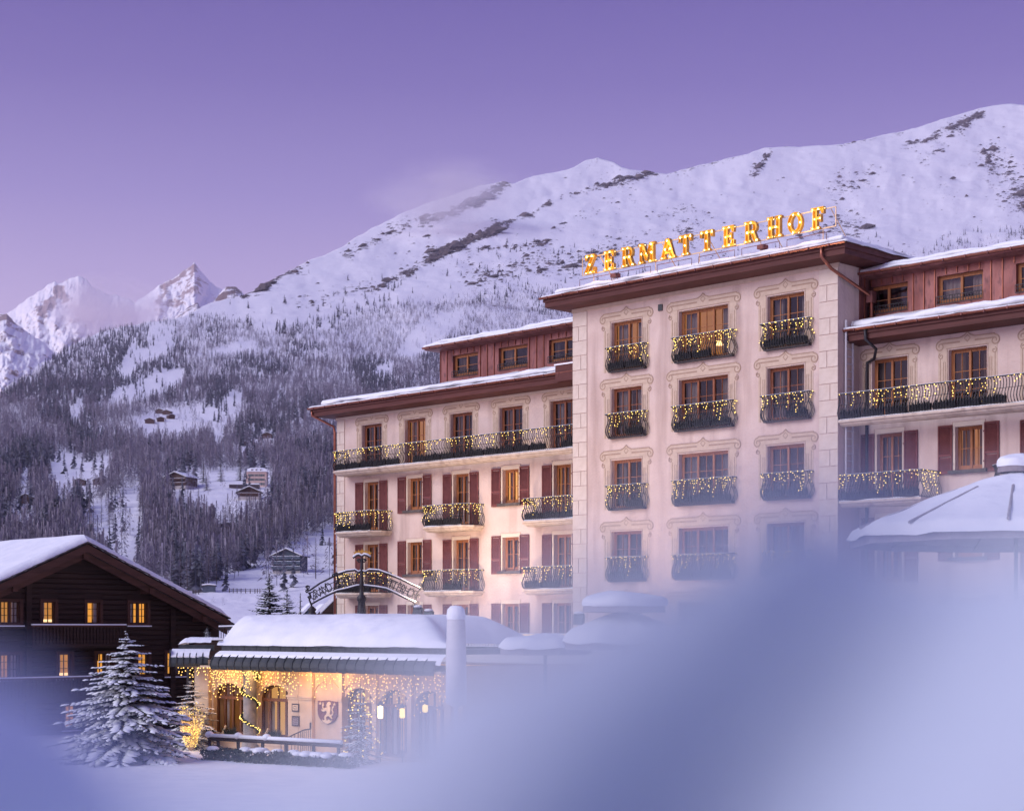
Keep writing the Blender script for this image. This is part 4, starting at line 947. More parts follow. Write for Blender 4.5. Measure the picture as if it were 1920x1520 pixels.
# ================================================================== ROOFTOP SIGN
LET = {
'E': ([(0,0),(.64,0),(.64,.3),(.55,.3),(.5,.12),(.3,.12),(.3,.44),(.42,.44),(.42,.33),(.5,.33),(.5,.67),(.42,.67),(.42,.56),(.3,.56),(.3,.88),(.5,.88),(.55,.7),(.64,.7),(.64,1),(0,1),(0,.9),(.1,.9),(.1,.1),(0,.1)], None),
'F': ([(0,0),(.42,0),(.42,.1),(.3,.1),(.3,.44),(.42,.44),(.42,.33),(.5,.33),(.5,.67),(.42,.67),(.42,.56),(.3,.56),(.3,.88),(.5,.88),(.55,.7),(.64,.7),(.64,1),(0,1),(0,.9),(.1,.9),(.1,.1),(0,.1)], None),
'T': ([(.17,0),(.55,0),(.55,.1),(.46,.1),(.46,.88),(.58,.88),(.63,.68),(.72,.68),(.72,1),(0,1),(0,.68),(.09,.68),(.14,.88),(.26,.88),(.26,.1),(.17,.1)], None),
'H': ([(0,0),(.34,0),(.34,.1),(.28,.1),(.28,.44),(.5,.44),(.5,.1),(.44,.1),(.44,0),(.78,0),(.78,.1),(.7,.1),(.7,.9),(.78,.9),(.78,1),(.44,1),(.44,.9),(.5,.9),(.5,.56),(.28,.56),(.28,.9),(.34,.9),(.34,1),(0,1),(0,.9),(.08,.9),(.08,.1),(0,.1)], None),
'Z': ([(0,0),(.66,0),(.66,.32),(.57,.32),(.52,.12),(.26,.12),(.64,.9),(.64,1),(.04,1),(.04,.7),(.13,.7),(.18,.88),(.4,.88),(0,.1)], None),
'M': ([(0,0),(.3,0),(.3,.1),(.22,.1),(.22,.68),(.42,.1),(.5,.1),(.7,.68),(.7,.1),(.62,.1),(.62,0),(.98,0),(.98,.1),(.9,.1),(.9,.9),(.98,.9),(.98,1),(.68,1),(.49,.45),(.3,1),(0,1),(0,.9),(.08,.9),(.08,.1),(0,.1)], None),
'A': ([(0,0),(.3,0),(.3,.1),(.23,.1),(.28,.26),(.54,.26),(.59,.1),(.5,.1),(.5,0),(.86,0),(.86,.1),(.8,.1),(.52,1),(.32,1),(.06,.1),(0,.1)], [(.31,.37),(.5,.37),(.41,.68)]),
'R': ([(0,0),(.36,0),(.36,.1),(.28,.1),(.28,.44),(.36,.44),(.5,.06),(.58,0),(.76,0),(.76,.1),(.7,.1),(.56,.47),(.66,.56),(.69,.72),(.65,.88),(.55,.97),(.45,1),(0,1),(0,.9),(.08,.9),(.08,.1),(0,.1)], [(.28,.55),(.42,.55),(.49,.62),(.5,.72),(.48,.83),(.42,.88),(.28,.88)]),
'O': ([(.37+.37*math.cos(a*.2618), .5+.5*math.sin(a*.2618)) for a in range(24)], [(.37+.2*math.cos(a*.2618), .5+.36*math.sin(a*.2618)) for a in range(24)])}
sign = thing('rooftop_sign', 'glowing gold ZERMATTERHOF letters on a thin frame standing on the snowy roof', 'sign', (-8.89, 87.57, 0), HA)
YS = YT-.25; ZS = Zr(14.97); LH = .80; XS = 1.1
zc = [283, 395, 507, 620, 745, 848, 975, 1103, 1240, 1377, 1500, 1633]
_lm = {}
for ch, q in zip('ZERMATTERHOF', zc):
    if ch not in _lm:
        out, hole = LET[ch]; wmax = max(p[0] for p in out); sc = lambda P: [((x-wmax/2)*LH*XS, z*LH) for x, z in P]
        bk = MB().prism(sc(out), .0, .02, [sc(hole)] if hole else None)
        rm = MB().ribbon(sc(out), .032, -.13, .025, closed=True)
        if hole: rm.ribbon(sc(hole), .032, -.13, .025, closed=True)
        bl = MB(); P = sc(out); inside = []
        for gz in (.06, .5, .93):
            for gx in np.arange(-wmax/2*LH*XS, wmax/2*LH*XS, .03):
                a = in_poly(np.array([gx]), np.array([gz*LH]), P)[0] and (not hole or not in_poly(np.array([gx]), np.array([gz*LH]), sc(hole))[0])
                if a and all(abs(gx-b[0])+abs(gz*LH-b[1]) > .26 for b in inside): inside.append((gx, gz*LH))
        for b in inside: bl.octa((b[0], -.05, b[1]), .052)
        _lm[ch] = (rm.mesh('letter', M['gold']), bk.mesh('letter_face', M['letter_glow']), bl.mesh('bulbs', M['bulb_hot']))
    px = 1020+q*.3158; u = HF.u(px, YS)
    o = link('letter', _lm[ch][0], None, sign, loc=(u, YS, ZS)); link('letter_face', _lm[ch][1], None, o); tag(link('bulbs', _lm[ch][2], None, o), kind='stuff')
ua, ub = HF.u(1091, YS), HF.u(1566, YS)
for z in (ZS+.02, ZS+LH-.06): MB().box(ua, ub, YS+.03, YS+.065, z-.02, z+.02).build('rail', M['brass'], sign)
for u in (ua, ub): MB().box(u-.018, u+.018, YS+.03, YS+.06, ZS, ZS+LH-.06).build('upright', M['brass'], sign)
for px in (1112, 1228, 1310, 1425, 1542):
    u = HF.u(px, YS); MB().tube([(u, YS+.05, ZS), (u, YS+.05, Zr(14.5))], .018, 5).build('post', M['brass'], sign)
    MB().tube([(u+.35, YS+.05, ZS+LH-.1), (u+.55, YS+.9, Zr(14.55))], .02, 5).build('strut', M['brass'], sign)
for k in range(6):
    a = ua+.2+(ub-ua)*k/6; b = a+(ub-ua)/6-.35
    MB().tube([(a, YS-.35, Zr(14.45)), (a, YS-.35, Zr(14.72)), (b, YS-.35, Zr(14.72)), (b, YS-.35, Zr(14.45))], .014, 5).build('snow_guard', M['copper'], hotel)
for px in (1150, 1425): MB().box(0, .32, 0, .3, 0, .16).build('junction_box', M['copper'], hotel, loc=(HF.u(px, YS), YS-.2, Zr(14.62)))
# light thrown by the sign's bulbs
for f in (.1, .37, .63, .9):
    l = bpy.data.lights.new('sign_glow', 'POINT'); l.energy = 34; l.color = (1, .55, .15); l.shadow_soft_size = .4
    lo = bpy.data.objects.new('sign_glow', l); COL.objects.link(lo); lo.location = HF.world(ua+(ub-ua)*f, YS-.35, ZS+.35)
# ================================================================== ENTRANCE PAVILION (arched restaurant front below the hotel)
_k = (377-PCX)/F; _Y = 52.6/(1+_k)
PF = Frame(_k*_Y, _Y, HA)
PAV = thing('entrance_pavilion', 'low limestone pavilion with arched windows and a snow-laden ribbed metal canopy', 'pavilion', (_k*_Y, _Y, 0), HA)
pu = lambda px, y=0: PF.u(px, y)
PL = pu(868)                                       # facade runs on behind the closed parasol
zc0 = PF.z(400, 1250, 0)                           # canopy underside
def arch_pts(a, b, zs, zcrown, n=14):
    c = (a+b)/2; r = (b-a)/2; return [(c-r*math.cos(math.pi*i/n), zs+(zcrown-zs)*math.sin(math.pi*i/n)) for i in range(n+1)]
zb = PF.z(380, 1396, 0)
bays = [(pu(400), pu(459)), (pu(484), pu(544)), (pu(592), pu(636)), (pu(646), pu(700)), (pu(712), pu(766)), (pu(778), pu(834))]
ztr = PF.z(430, 1306, 0); zcr = PF.z(430, 1280, 0); zsill = PF.z(430, 1375, 0)
out = [(0, zb), (PL, zb), (PL, zc0+.25), (0, zc0+.25)]
holes = []
for i, (a, b) in enumerate(bays):
    if i == 2: continue
    z0 = zsill if i < 2 else zb+.12
    holes.append([(a, z0)]+[(x, z) for x, z in arch_pts(a, b, ztr, zcr)]+[(b, z0)])
MB().prism(out, 0, .45, holes).build('wall', M['sand'], PAV)
MB().box(-.45, 0, .02, 6, zb, zc0+.25).build('end_wall', M['sand'], PAV); MB().box(PL-.3, PL, .45, 5.6, zb, zc0+.25).build('end_wall', M['sand'], PAV); MB().box(0, PL, 5.6, 6, zb, zc0+.2).build('rear_wall', M['sand'], PAV)
MB().box(0, PL, .45, 5.6, zb+.0, zb+.03).build('floor', M['brown_frame'], PAV)
# pilasters with capitals
for a, b in ((pu(377), pu(396)), (pu(545), pu(565)), (pu(565.5), pu(590)), (pu(640), pu(646)), (pu(702), pu(710)), (pu(768), pu(776)), (pu(838), pu(850))):
    p = MB().box(a, b, -.12, -.003, zb, zc0).build('pilaster', M['sand'], PAV); zc_ = PF.z(385, 1296, 0)
    q = MB(); q.box(a-.05, b+.05, -.17, -.004, zc_-.05, zc_+.03); q.box(a-.02, b+.02, -.15, -.004, zc_-.12, zc_-.05); q.build('capital', M['sand'], p); MB().box(a-.05, b+.05, -.18, -.004, zb, zb+.3).build('pilaster_base', M['sand'], p)
# arch mouldings
for a, b in bays:
    for off, w in ((.16, .05),):
        P = arch_pts(a-off, b+off, ztr, zcr+off*1.4); MB().ribbon(P, w, -.03, .01).build('arch_moulding', M['sand'] if a < 5 else M['sand'], PAV)
# windows
for i, (a, b) in enumerate(bays):
    if i == 2: continue
    z0 = zsill if i < 2 else zb+.12; w = b-a
    f = MB(); t = .07
    f.box(a, b, .16, .26, ztr-.09, ztr+.02); f.box(a, a+t, .165, .255, z0, ztr-.09); f.box(b-t, b, .165, .255, z0, ztr-.09); f.box(a+t, b-t, .167, .253, z0, z0+.09)
    for k in (1, 2, 3): x = a+w*k/4; f.box(x-.045, x+.045, .17, .25, z0+.09, ztr-.09)
    f.ribbon([(x, z) for x, z in arch_pts(a+.03, b-.03, ztr+.02, zcr-.03)], .07, .165, .255)
    for k in (1, 2, 3): x = a+w*k/4; f.box(x-.018, x+.018, .18, .24, ztr+.02, ztr+.02+(zcr-ztr)*.8*math.sin(math.pi*k/4))
    fo = f.build('window', M['brown_frame'], PAV)
    for k in range(4): MB().quad((a+w*k/4+.03, .21, z0+.05), (a+w*(k+1)/4-.03, .21, z0+.05), (a+w*(k+1)/4-.03, .21, ztr-.08), (a+w*k/4+.03, .21, ztr-.08)).build('pane', M['glass_clear'], fo)
    MB().prism(arch_pts(a+.06, b-.06, ztr+.02, zcr-.05), .21, .214).build('fanlight', M['glass_clear'], fo)
    for k, x in enumerate((a+.12, a+w*.3, a+w*.62, b-.42)):
        c = MB(); prev = None
        for j in range(9):
            q = ((x+j*.035, .42+.03*math.sin(j*1.7), z0+.03), (x+j*.035, .42+.03*math.sin(j*1.7), ztr-.1))
            if prev: c.quad(prev[0], q[0], q[1], prev[1])
            prev = q
        if k in (0, 3): c.build('curtain', M['sheer'], fo)
# inside: warm back wall
MB().quad((.0, 3.2, zb), (PL, 3.2, zb), (PL, 3.2, zc0+.2), (0, 3.2, zc0+.2)).build('inner_wall', M['pav_room'], PAV)
# base course / window plinth
MB().box(.0, pu(544), -.22, -.125, zb, zsill-.28).build('plinth', M['sand'], PAV)
MB().box(-.04, pu(546), -.27, .15, zsill-.28, zsill-.2).build('plinth_coping', M['sand'], PAV)
# grey round column with garland between the windows
cx0 = (pu(461, -.3)+pu(483, -.3))/2; cyl = MB(); cyl.lathe([(.30, zb), (.30, zb+.25), (.24, zb+.3), (.235, zc0-.3), (.28, zc0-.25), (.30, zc0)], 18, (cx0, -.38)); cyl.build('round_column', M['stone'], PAV, True)
# soffit and canopy
zf0 = zc0-.02; soff = MB().box(-.2, PL, -.95, .0, zc0+.02, zc0+.09); soff.build('soffit', M['sand'], PAV)
prof = [(-1.0, 0.0), (-1.05, .12), (-1.02, .27), (-.92, .42), (-.75, .54), (-.55, .60)]
ca, cb = pu(397, -1.0), PL; pw = .475; n = int((cb-ca)/pw)
pm = MB(); m = len(prof)
pm.add([(0, y, z) for y, z in prof]+[(pw-.02, y, z) for y, z in prof]+[(0, y+.02, z-.03) for y, z in prof]+[(pw-.02, y+.02, z-.03) for y, z in prof], [(i, i+1, m+i+1, m+i) for i in range(m-1)]+[(2*m+i+1, 2*m+i, 3*m+i, 3*m+i+1) for i in range(m-1)]+[(0, m, 3*m, 2*m)])
pme = pm.mesh('canopy_panel', M['zinc']); rb = MB().tube([(0, y-.012, z+.012) for y, z in prof], .022, 6).mesh('canopy_seam', M['zinc'])
for i in range(n):
    link('canopy_panel', pme, None, PAV, loc=(ca+i*pw, 0, zf0)); link('canopy_seam', rb, None, PAV, loc=(ca+i*pw-.01, 0, zf0))
# second tier fascia of the roof, split into short panels
fz0, fz1 = zf0+.58, zf0+.80
fp = MB().box(0, .68, -.50, -.46, 0, fz1-fz0).mesh('fascia_panel', M['zinc'])
for i in range(int((cb-ca+.3)/.7)): link('fascia_panel', fp, None, PAV, loc=(ca-.1+i*.7, 0, fz0))
MB().box(ca-.12, cb, -.54, -.44, fz1, fz1+.035).build('fascia_cap', M['zinc'], PAV)
# snow strip on the canopy
s = MB(); nn = 160; L = cb-ca; prev = None
for i in range(nn+1):
    x = ca+L*i/nn; j = .035*mnoise.noise(Vector((x*3, 1, 0)))+.02*mnoise.noise(Vector((x*9, 4, 0))); sag = .025*abs(math.sin(math.pi*(x-ca)/pw))
    row = [(x, -1.005+.05-j, zf0+.31+j*.6-sag), (x, -.99+.05-j*.8, zf0+.37-sag*.5), (x, -.84, zf0+.53), (x, -.66, zf0+.635), (x, -.51, zf0+.645)]
    if prev:
        for a, b in zip(range(4), range(1, 5)): s.quad(prev[a], row[a], row[b], prev[b])
    prev = row
s.build('canopy_snow', M['snow_fine'], PAV, True)
# smaller canopy continuing on the chalet side
lc = [(pt(318, 1249, 62.5)), (pt(397, 1247, 63.2))]
mb = MB(); X0, X1 = lc[0].x, lc[1].x; Yb = 62.6; npan = 6; pwl = (X1-X0)/npan
side = thing('side_canopy', 'short snow-covered metal canopy continuing past the lit limestone pilaster', 'canopy', (X0, Yb, 0))
zL = lc[0].z
pm2 = MB(); pm2.add([(0, y+1, z) for y, z in prof]+[(pwl-.02, y+1, z) for y, z in prof], [(i, i+1, m+i+1, m+i) for i in range(m-1)]); pme2 = pm2.mesh('canopy_panel', M['zinc']); rb2 = MB().tube([(0, y+.988, z+.012) for y, z in prof], .022, 6).mesh('canopy_seam', M['zinc'])
for i in range(npan): link('canopy_panel', pme2, None, side, loc=(i*pwl, 0, zL)); link('canopy_seam', rb2, None, side, loc=(i*pwl, 0, zL))
MB().prism([(-.06+.0, zL), (.0, zL), (0, zL+.6), (-.02, zL+.6)], .0, .5).build('end_panel', M['zinc'], side)
MB().box(.22, X1-X0+.1, .48, .55, zL+.56, zL+.78).build('fascia_panel', M['zinc'], side)
MB().box(0, X1-X0, .05, 2.2, zL+.01, zL+.05).build('soffit', M['sand'], side)
for px_ in (0.12, X1-X0-.15): pass
sn = MB(); prev = None
for i in range(41):
    x = (X1-X0)*i/40; j = .03*mnoise.noise(Vector((x*3, 8, 0))); row = [(x, .02-j, zL+.31), (x, .02-j, zL+.38), (x, .17, zL+.54), (x, .36, zL+.63), (x, .5, zL+.64)]
    if prev:
        for a in range(4): sn.quad(prev[a], row[a], row[a+1], prev[a+1])
    prev = row
sn.build('canopy_snow', M['snow_fine'], side, True)
sn = MB(); N1, N2 = 24, 10; W_ = X1-X0-.2
for a in range(N1+1):
    for b in range(N2+1):
        u_ = a/N1; v_ = b/N2; e = min(1, min(u_*W_, 9)/.25)**.5*min(1, (v_*2.0+.02)/.18)**.5; sn.v.append((.2+u_*W_, .44+v_*2.0, zL+.78+.26*e+.04*mnoise.noise(Vector((u_*4, v_*3, 1)))))
sn.f = [(a*(N2+1)+b, (a+1)*(N2+1)+b, (a+1)*(N2+1)+b+1, a*(N2+1)+b+1) for a in range(N1) for b in range(N2)]
sn.build('roof_snow', M['snow'], side, True)
MB().tube([(X1-X0-.1, 2.0, -.1), (X1-X0-.1, 2.0, zL)], .08, 8).build('post', M['iron'], side); MB().tube([(.3, 2.0, -.1), (.3, 2.0, zL)], .08, 8).build('post', M['iron'], side)
# big snow dome of the pavilion roof
N1, N2 = 110, 44; dm = MB(); DD = 6.4
for a in range(N1+1):
    for b in range(N2+1):
        v_ = b/N2*DD; yy_ = -.5+v_; us = pu(407, min(yy_, 1.6)); ue_ = pu(845, min(yy_, 1.6)); u_ = a/N1*(ue_-us); Ld = ue_-us
        lft = min(1, max(0, u_-.35)/1.75); rgt = min(1, (Ld-u_)/1.5); frt = min(1, v_/2.3); bk = min(1, (DD-v_)/1.5)
        h = (math.sin(lft*math.pi/2)**.95)*(1-(1-rgt)**2.2)*(math.sin(frt*math.pi/2)**.8)*(bk**.5)
        base = .10*min(1, v_/.12)*min(1, u_/.12)
        z = fz1+.04+base+1.02*h-.14*h*(max(0, u_-Ld*.6)/(Ld*.4))**2+.05*mnoise.noise(Vector((u_*.55, v_*.55, 2)))+.018*mnoise.noise(Vector((u_*1.9, v_*1.9, 5)))
        dm.v.append((us+u_, yy_, z))
dm.f = [(a*(N2+1)+b, (a+1)*(N2+1)+b, (a+1)*(N2+1)+b+1, a*(N2+1)+b+1) for a in range(N1) for b in range(N2)]
dome = dm.build('roof_snow', M['snow'], PAV, True)
MB().box(ca-.1, PL, -.45, 6.0, fz0+.05, fz1).build('roof_deck', M['zinc'], PAV)
cr2 = MB(); 
for i in range(7): cr2.ball((pu(649+i*6.5, 1.9)-.02, 1.9-.02*i, PF.z(650+i*6, 1185-i*1.8, 1.9)-.02), .075, 6, 4, .45)
cr2.build('bare_seam_patch', M['zinc'], PAV)
# wall plaques, crest with rampant lion
for (x0, x1, y0, y1) in ((548, 561, 1318, 1333), (548, 561.5, 1341, 1360)):
    a, b = pu(x0, -.13), pu(x1, -.13); z1, z0 = PF.z(x0, y0, -.13), PF.z(x0, y1, -.13)
    p = MB().box(a, b, -.155, -.123, z0, z1).build('plaque', M['plaque'], PAV)
    m_ = MB(); m_.box(a+.05, b-.05, -.158, -.156, z0+.05, z1-.05); m_.build('plaque_sheet', M['crest_pale'] if y0 < 1330 else M['canvas'], p)
    if y0 > 1330:
        l_ = MB()
        for k in range(4): l_.box(a+.09, b-.09, -.161, -.159, z0+.1+k*.075, z0+.12+k*.075)
        l_.build('plaque_line', M['plaque'], p)
    else:
        l_ = MB(); l_.ribbon([(a+.11, z0+.1), (b-.11, z0+.1), (b-.11, z1-.1), (a+.11, z1-.1)], .03, -.161, -.159, closed=True); l_.build('plaque_mark', M['plaque'], p)
sa, sb = pu(595.5, -.06), pu(632, -.06); sw = sb-sa; sh = PF.z(610, 1312, -.06)-PF.z(610, 1357, -.06); sz = PF.z(610, 1357, -.06)
crest = thing('crest_shield', 'maroon heraldic shield with pale rampant lion and two stars on the pavilion wall', 'crest', PAV.location, HA)
S = lambda P: [(sa+x*sw, sz+z*sh) for x, z in P]
MB().prism(S([(0, .97), (.1, .96), (.5, 1.0), (.9, .96), (1, .97), (1, .5), (.97, .35), (.88, .2), (.72, .08), (.5, 0), (.28, .08), (.12, .2), (.03, .35), (0, .5)]), -.06, -.003).build('shield', M['crest'], crest)
lion = [(.30,.92),(.34,.80),(.30,.70),(.36,.66),(.42,.70),(.47,.68),(.50,.74),(.46,.80),(.50,.86),(.56,.94),(.64,.95),(.70,.90),(.69,.83),(.62,.80),(.66,.74),(.69,.64),(.66,.52),(.64,.44),(.72,.36),(.78,.26),(.72,.24),(.66,.30),(.58,.36),(.50,.34),(.44,.27),(.48,.21),(.40,.19),(.36,.26),(.40,.36),(.47,.42),(.50,.52),(.46,.58),(.38,.54),(.30,.52),(.24,.56),(.20,.62),(.28,.62),(.34,.60),(.27,.68),(.26,.80)]
MB().prism(S(lion), -.085, -.061).build('lion', M['crest_pale'], crest)
MB().ribbon(S([(.68, .38), (.78, .42), (.82, .52), (.76, .60), (.78, .70), (.84, .76)]), .05, -.083, -.061).build('lion_tail', M['crest_pale'], crest)
MB().prism(S([(.24, .20), (.34, .16), (.42, .22), (.5, .15), (.58, .22), (.66, .16), (.76, .20), (.70, .10), (.5, .02), (.3, .10)]), -.08, -.061).build('mount', M['crest_pale'], crest)
for cx_, cz_ in ((.15, .86), (.88, .85)):
    st = [(cx_+(.085 if k % 2 == 0 else .035)*math.sin(k*math.pi/5), cz_+(.075 if k % 2 == 0 else .032)*math.cos(k*math.pi/5)) for k in range(10)]
    MB().prism(S(st), -.082, -.061).build('star', M['crest_pale'], crest)
# curtain of icicle lights under the canopy
def icicles(label, x0, x1, step, seed, y, ztop, lens, jit, parent_loc, rot, dens=1.0, r=(.017, .027)):
    rg = random.Random(seed); mb = MB(); x = x0; wire = MB()
    while x < x1:
        L = rg.choice(lens)*rg.uniform(.7, 1.15); z = 0
        wire.tube([(x, y, ztop), (x, y, ztop-L)], .003, 3)
        while z < L: mb.octa((x+rg.uniform(-jit, jit), y+rg.uniform(-.12, .10), ztop-.06-z+rg.uniform(-.02, .02)), rg.uniform(*r)); z += rg.uniform(.07, .13)/dens
        x += step*rg.uniform(.6, 1.4)
    o = MB().tube([(x0, y, ztop), (x1, y, ztop)], .008, 4).build('icicle_lights', M['iron'], None); o.location = parent_loc; o.rotation_euler = (0, 0, rot); tag(o, label, 'string lights', 'icicle lights of the pavilion'); tag(mb.build('bulbs', M['icicle'], o), kind='stuff'); tag(wire.build('drop_wires', M['iron'], o), kind='stuff')
icicles('dense amber icicle lights draped over the first arched window', pu(396, -.85), pu(470, -.85), .085, 21, -.85, zc0+.05, (.45, .7, .95, 1.05), .05, PAV.location, HA, 1.0)
icicles('amber icicle lights over the arched window by the wall plaques', pu(470, -.85), pu(545, -.85), .11, 22, -.85, zc0+.05, (.35, .5, .75, .9), .05, PAV.location, HA, .8)
icicles('sparse amber icicle lights in front of the crest arch', pu(545, -.85), pu(655, -.85), .16, 23, -.85, zc0+.05, (.3, .5, .8, .9), .05, PAV.location, HA, .7)
icicles('long amber icicle lights before the dark glazed front', pu(655, -.85), pu(838, -.85), .13, 24, -.85, zc0+.02, (.6, .8, 1.0, 1.15), .05, PAV.location, HA, .75)
icicles('short amber icicle lights under the side canopy', .25, X1-X0, .12, 25, .15, zL+.0, (.15, .3, .45), .05, side.location, 0, .9)
# garland wound round the grey column
rg = random.Random(4); g = MB(); bl = MB(); zt, zb2 = zc0-.05, zb+.35
for k in range(420):
    t = k/420; a = t*2*math.pi*2.6-.6; z = zt+(zb2-zt)*t; c = Vector((cx0+.29*math.cos(a), -.38+.29*math.sin(a), z))
    for j in range(4):
        d = Vector((rg.uniform(-1, 1), rg.uniform(-1, 1), rg.uniform(-1, 1))).normalized()*.085; e = d.orthogonal().normalized()*.018
        g.add([c-e, c+e, c+d], [(0, 1, 2)])
    if k % 4 == 0: bl.octa(c+Vector((math.cos(a)*.07, math.sin(a)*.07, rg.uniform(-.05, .05))), .024)
gl = g.build('garland', M['needle'], None); gl.location = PAV.location; gl.rotation_euler = (0, 0, HA); tag(gl, 'evergreen garland with small lights wound round the grey round column', 'garland'); tag(bl.build('bulbs', M['bulb'], gl), kind='stuff')
# lamps: warm ceiling lights of the porch
for px_, e in ((405, 44), (470, 38), (560, 42), (610, 60), (690, 12), (780, 8)):
    l = bpy.data.lights.new('porch_lamp', 'POINT'); l.energy = e; l.color = (1, .54, .17); l.shadow_soft_size = .2
    lo = bpy.data.objects.new('porch_lamp', l); COL.objects.link(lo); lo.location = PF.world(pu(px_, -.75), -.72, zc0-.12)
# wall lanterns on the glazed part
for px_, py_, hh in ((713, 1334, .42), (754, 1336, .32), (797, 1327, .25)):
    c = PF.world(pu(px_, -.5), -.5, PF.z(px_, py_, -.5)); ln = thing('lantern', {713: 'tall glowing amber lantern in the dark glazed front', 754: 'slim amber lantern beside the dark glazed front', 797: 'small amber lantern near the closed white parasol'}[px_], 'lantern', c)
    MB().lathe([(.02, hh/2), (.085, hh/2-.03), (.085, -hh/2+.03), (.05, -hh/2)], 8).build('glass', M['bulb_hot'] if px_ == 713 else M['bulb'], ln)
    MB().lathe([(.005, hh/2+.16), (.11, hh/2+.03), (.11, hh/2)], 8).build('cap', M['iron'], ln); MB().tube([(0, 0, -hh/2), (0, .0, -c.z+hh*0)], .02, 5).build('stand', M['iron'], ln)
# plants and pale figures on the sills
for px_, nm, hz in ((432, 'first', .5), (512, 'second', .5)):
    u_ = pu(px_, -.05); root = thing('potted_fir', 'dark evergreen bundle on the sill of the %s arched window' % nm, 'plant', PF.world(u_, -.06, zsill-.2), HA, 'plants on the pavilion sills'); rg = random.Random(px_); mb = MB()
    for k in range(260):
        a = rg.uniform(0, 6.28); L = rg.uniform(.25, .55); d = Vector((math.cos(a)*.75, math.sin(a)*.3, rg.uniform(.1, 1))).normalized()*L; e = d.orthogonal().normalized()*.02; c = Vector((rg.uniform(-.2, .2), rg.uniform(-.05, .05), rg.uniform(.0, .12)))
        mb.add([c-e, c+e, c+d], [(0, 1, 2)])
    mb.build('foliage', M['needle'], root); MB().lathe([(.12, 0), (.17, .12), (.16, .16)], 10).build('pot', M['terracotta'], root)
    fg = thing('birch_ornament', 'leaning pale carved ornament beside the evergreen on the %s sill' % nm, 'ornament', PF.world(u_-.30, -.12, zsill-.2), HA, 'pale ornaments on the pavilion sills')
    MB().tube([(-.05, 0, 0), (-.04, 0, .2), (.04, 0, .36), (.12, 0, .47)], [.09, .08, .06, .025], 8).build('body', M['crest_pale'], fg, True); MB().ball((.10, 0, .47), .05, 8, 6).build('head', M['crest_pale'], fg, True)
# iron stair rail
sr = thing('stair_railing', 'thin black iron handrail rising to the pavilion door', 'railing', PAV.location, HA); yv = -1.4; P = []
for px_, py_ in ((527, 1388), (545, 1379), (562, 1371), (571, 1367), (582, 1366)): P.append((pu(px_, yv), yv, PF.z(px_, py_, yv)))
MB().tube(P, .022, 6).build('handrail', M['iron'], sr)
for k in range(12):
    t = k/11*(len(P)-1); i = min(int(t), len(P)-2); f = t-i; q = Vector(P[i]).lerp(Vector(P[i+1]), f); MB().tube([q, (q.x, q.y, zb-.1)], .012, 5).build('baluster', M['iron'], sr)
q = P[-1]; MB().tube([q, (q[0], q[1], q[2]+.22)], .03, 6).build('finial', M['iron'], sr)
# snow-topped timber rail with a row of little red lanterns, hedge in front
tr_ = thing('timber_rail', 'snow-capped dark timber rail on posts before the arched windows', 'railing', (0, 0, 0)); a = pt(393, 1383, 58); b = pt(640, 1396, 54)
MB().tube([a, a.lerp(b, .3), a.lerp(b, .7), b], .085, 8).build('beam', M['log'], tr_); MB().tube([a+Vector((0, -.02, .09)), a.lerp(b, .5)+Vector((0, -.02, .09)), b+Vector((0, -.02, .09))], .075, 8).build('beam_snow', M['snow_fine'], tr_, True)
for t in (.0, .07, .23, .42, .6, .8, .98):
    q = a.lerp(b, t); MB().tube([q, (q.x, q.y, -.1)], .06, 7).build('post', M['log'], tr_)
for t in (.0, .23, .45): q = a.lerp(b, t)+Vector((0, 0, .12)); MB().ball((0, 0, 0), .15, 10, 8, .8).build('snow_cap', M['snow_fine'], tr_, True, loc=q)
rl = MB()
for k in range(11): q = a.lerp(b, .02+.018*k)+Vector((0, .12, .10+.03*math.sin(k*2.1))); rl.octa(q, .03)
rw = MB().tube([a.lerp(b, .01)+Vector((0, .12, .09)), a.lerp(b, .22)+Vector((0, .12, .09))], .008, 4).build('red_fairy_lights', M['iron'], None); tag(rw, 'row of tiny red lights above the timber rail', 'string lights'); tag(rl.build('bulbs', M['red_light'], rw), kind='stuff')
def hedge(label, p0, p1, h, w, seed):
    rg = random.Random(seed); root = thing('hedge', label, 'hedge', p0); mb = MB(); sn = MB(); d = p1-p0; L = d.length; t = d.normalized(); n_ = Vector((-t.y, t.x, 0))
    for k in range(int(L*420)):
        c = t*rg.uniform(0, L)+n_*rg.uniform(-w, w)+Vector((0, 0, rg.uniform(0, h))); e = Vector((rg.uniform(-1, 1), rg.uniform(-1, 1), rg.uniform(-.4, 1))).normalized()*rg.uniform(.06, .14); f = e.orthogonal().normalized()*.05
        mb.add([c-f, c+f, c+e], [(0, 1, 2)])
    for k in range(int(L*4)):
        c = t*rg.uniform(0, L)+n_*rg.uniform(-w, w)*.8; sn.ball((c.x, c.y, h+.02), rg.uniform(.12, .26), 8, 5, .4)
    tag(mb.build('foliage', M['needle'], root), kind='stuff'); tag(sn.build('snow', M['snow_fine'], root, True), kind='stuff')
hedge('low dark hedge dusted with snow under the timber rail', Vector((pt(385, 1420, 57).x, 57, 0)), Vector((pt(660, 1430, 53).x, 53, 0)), .42, .35, 3)

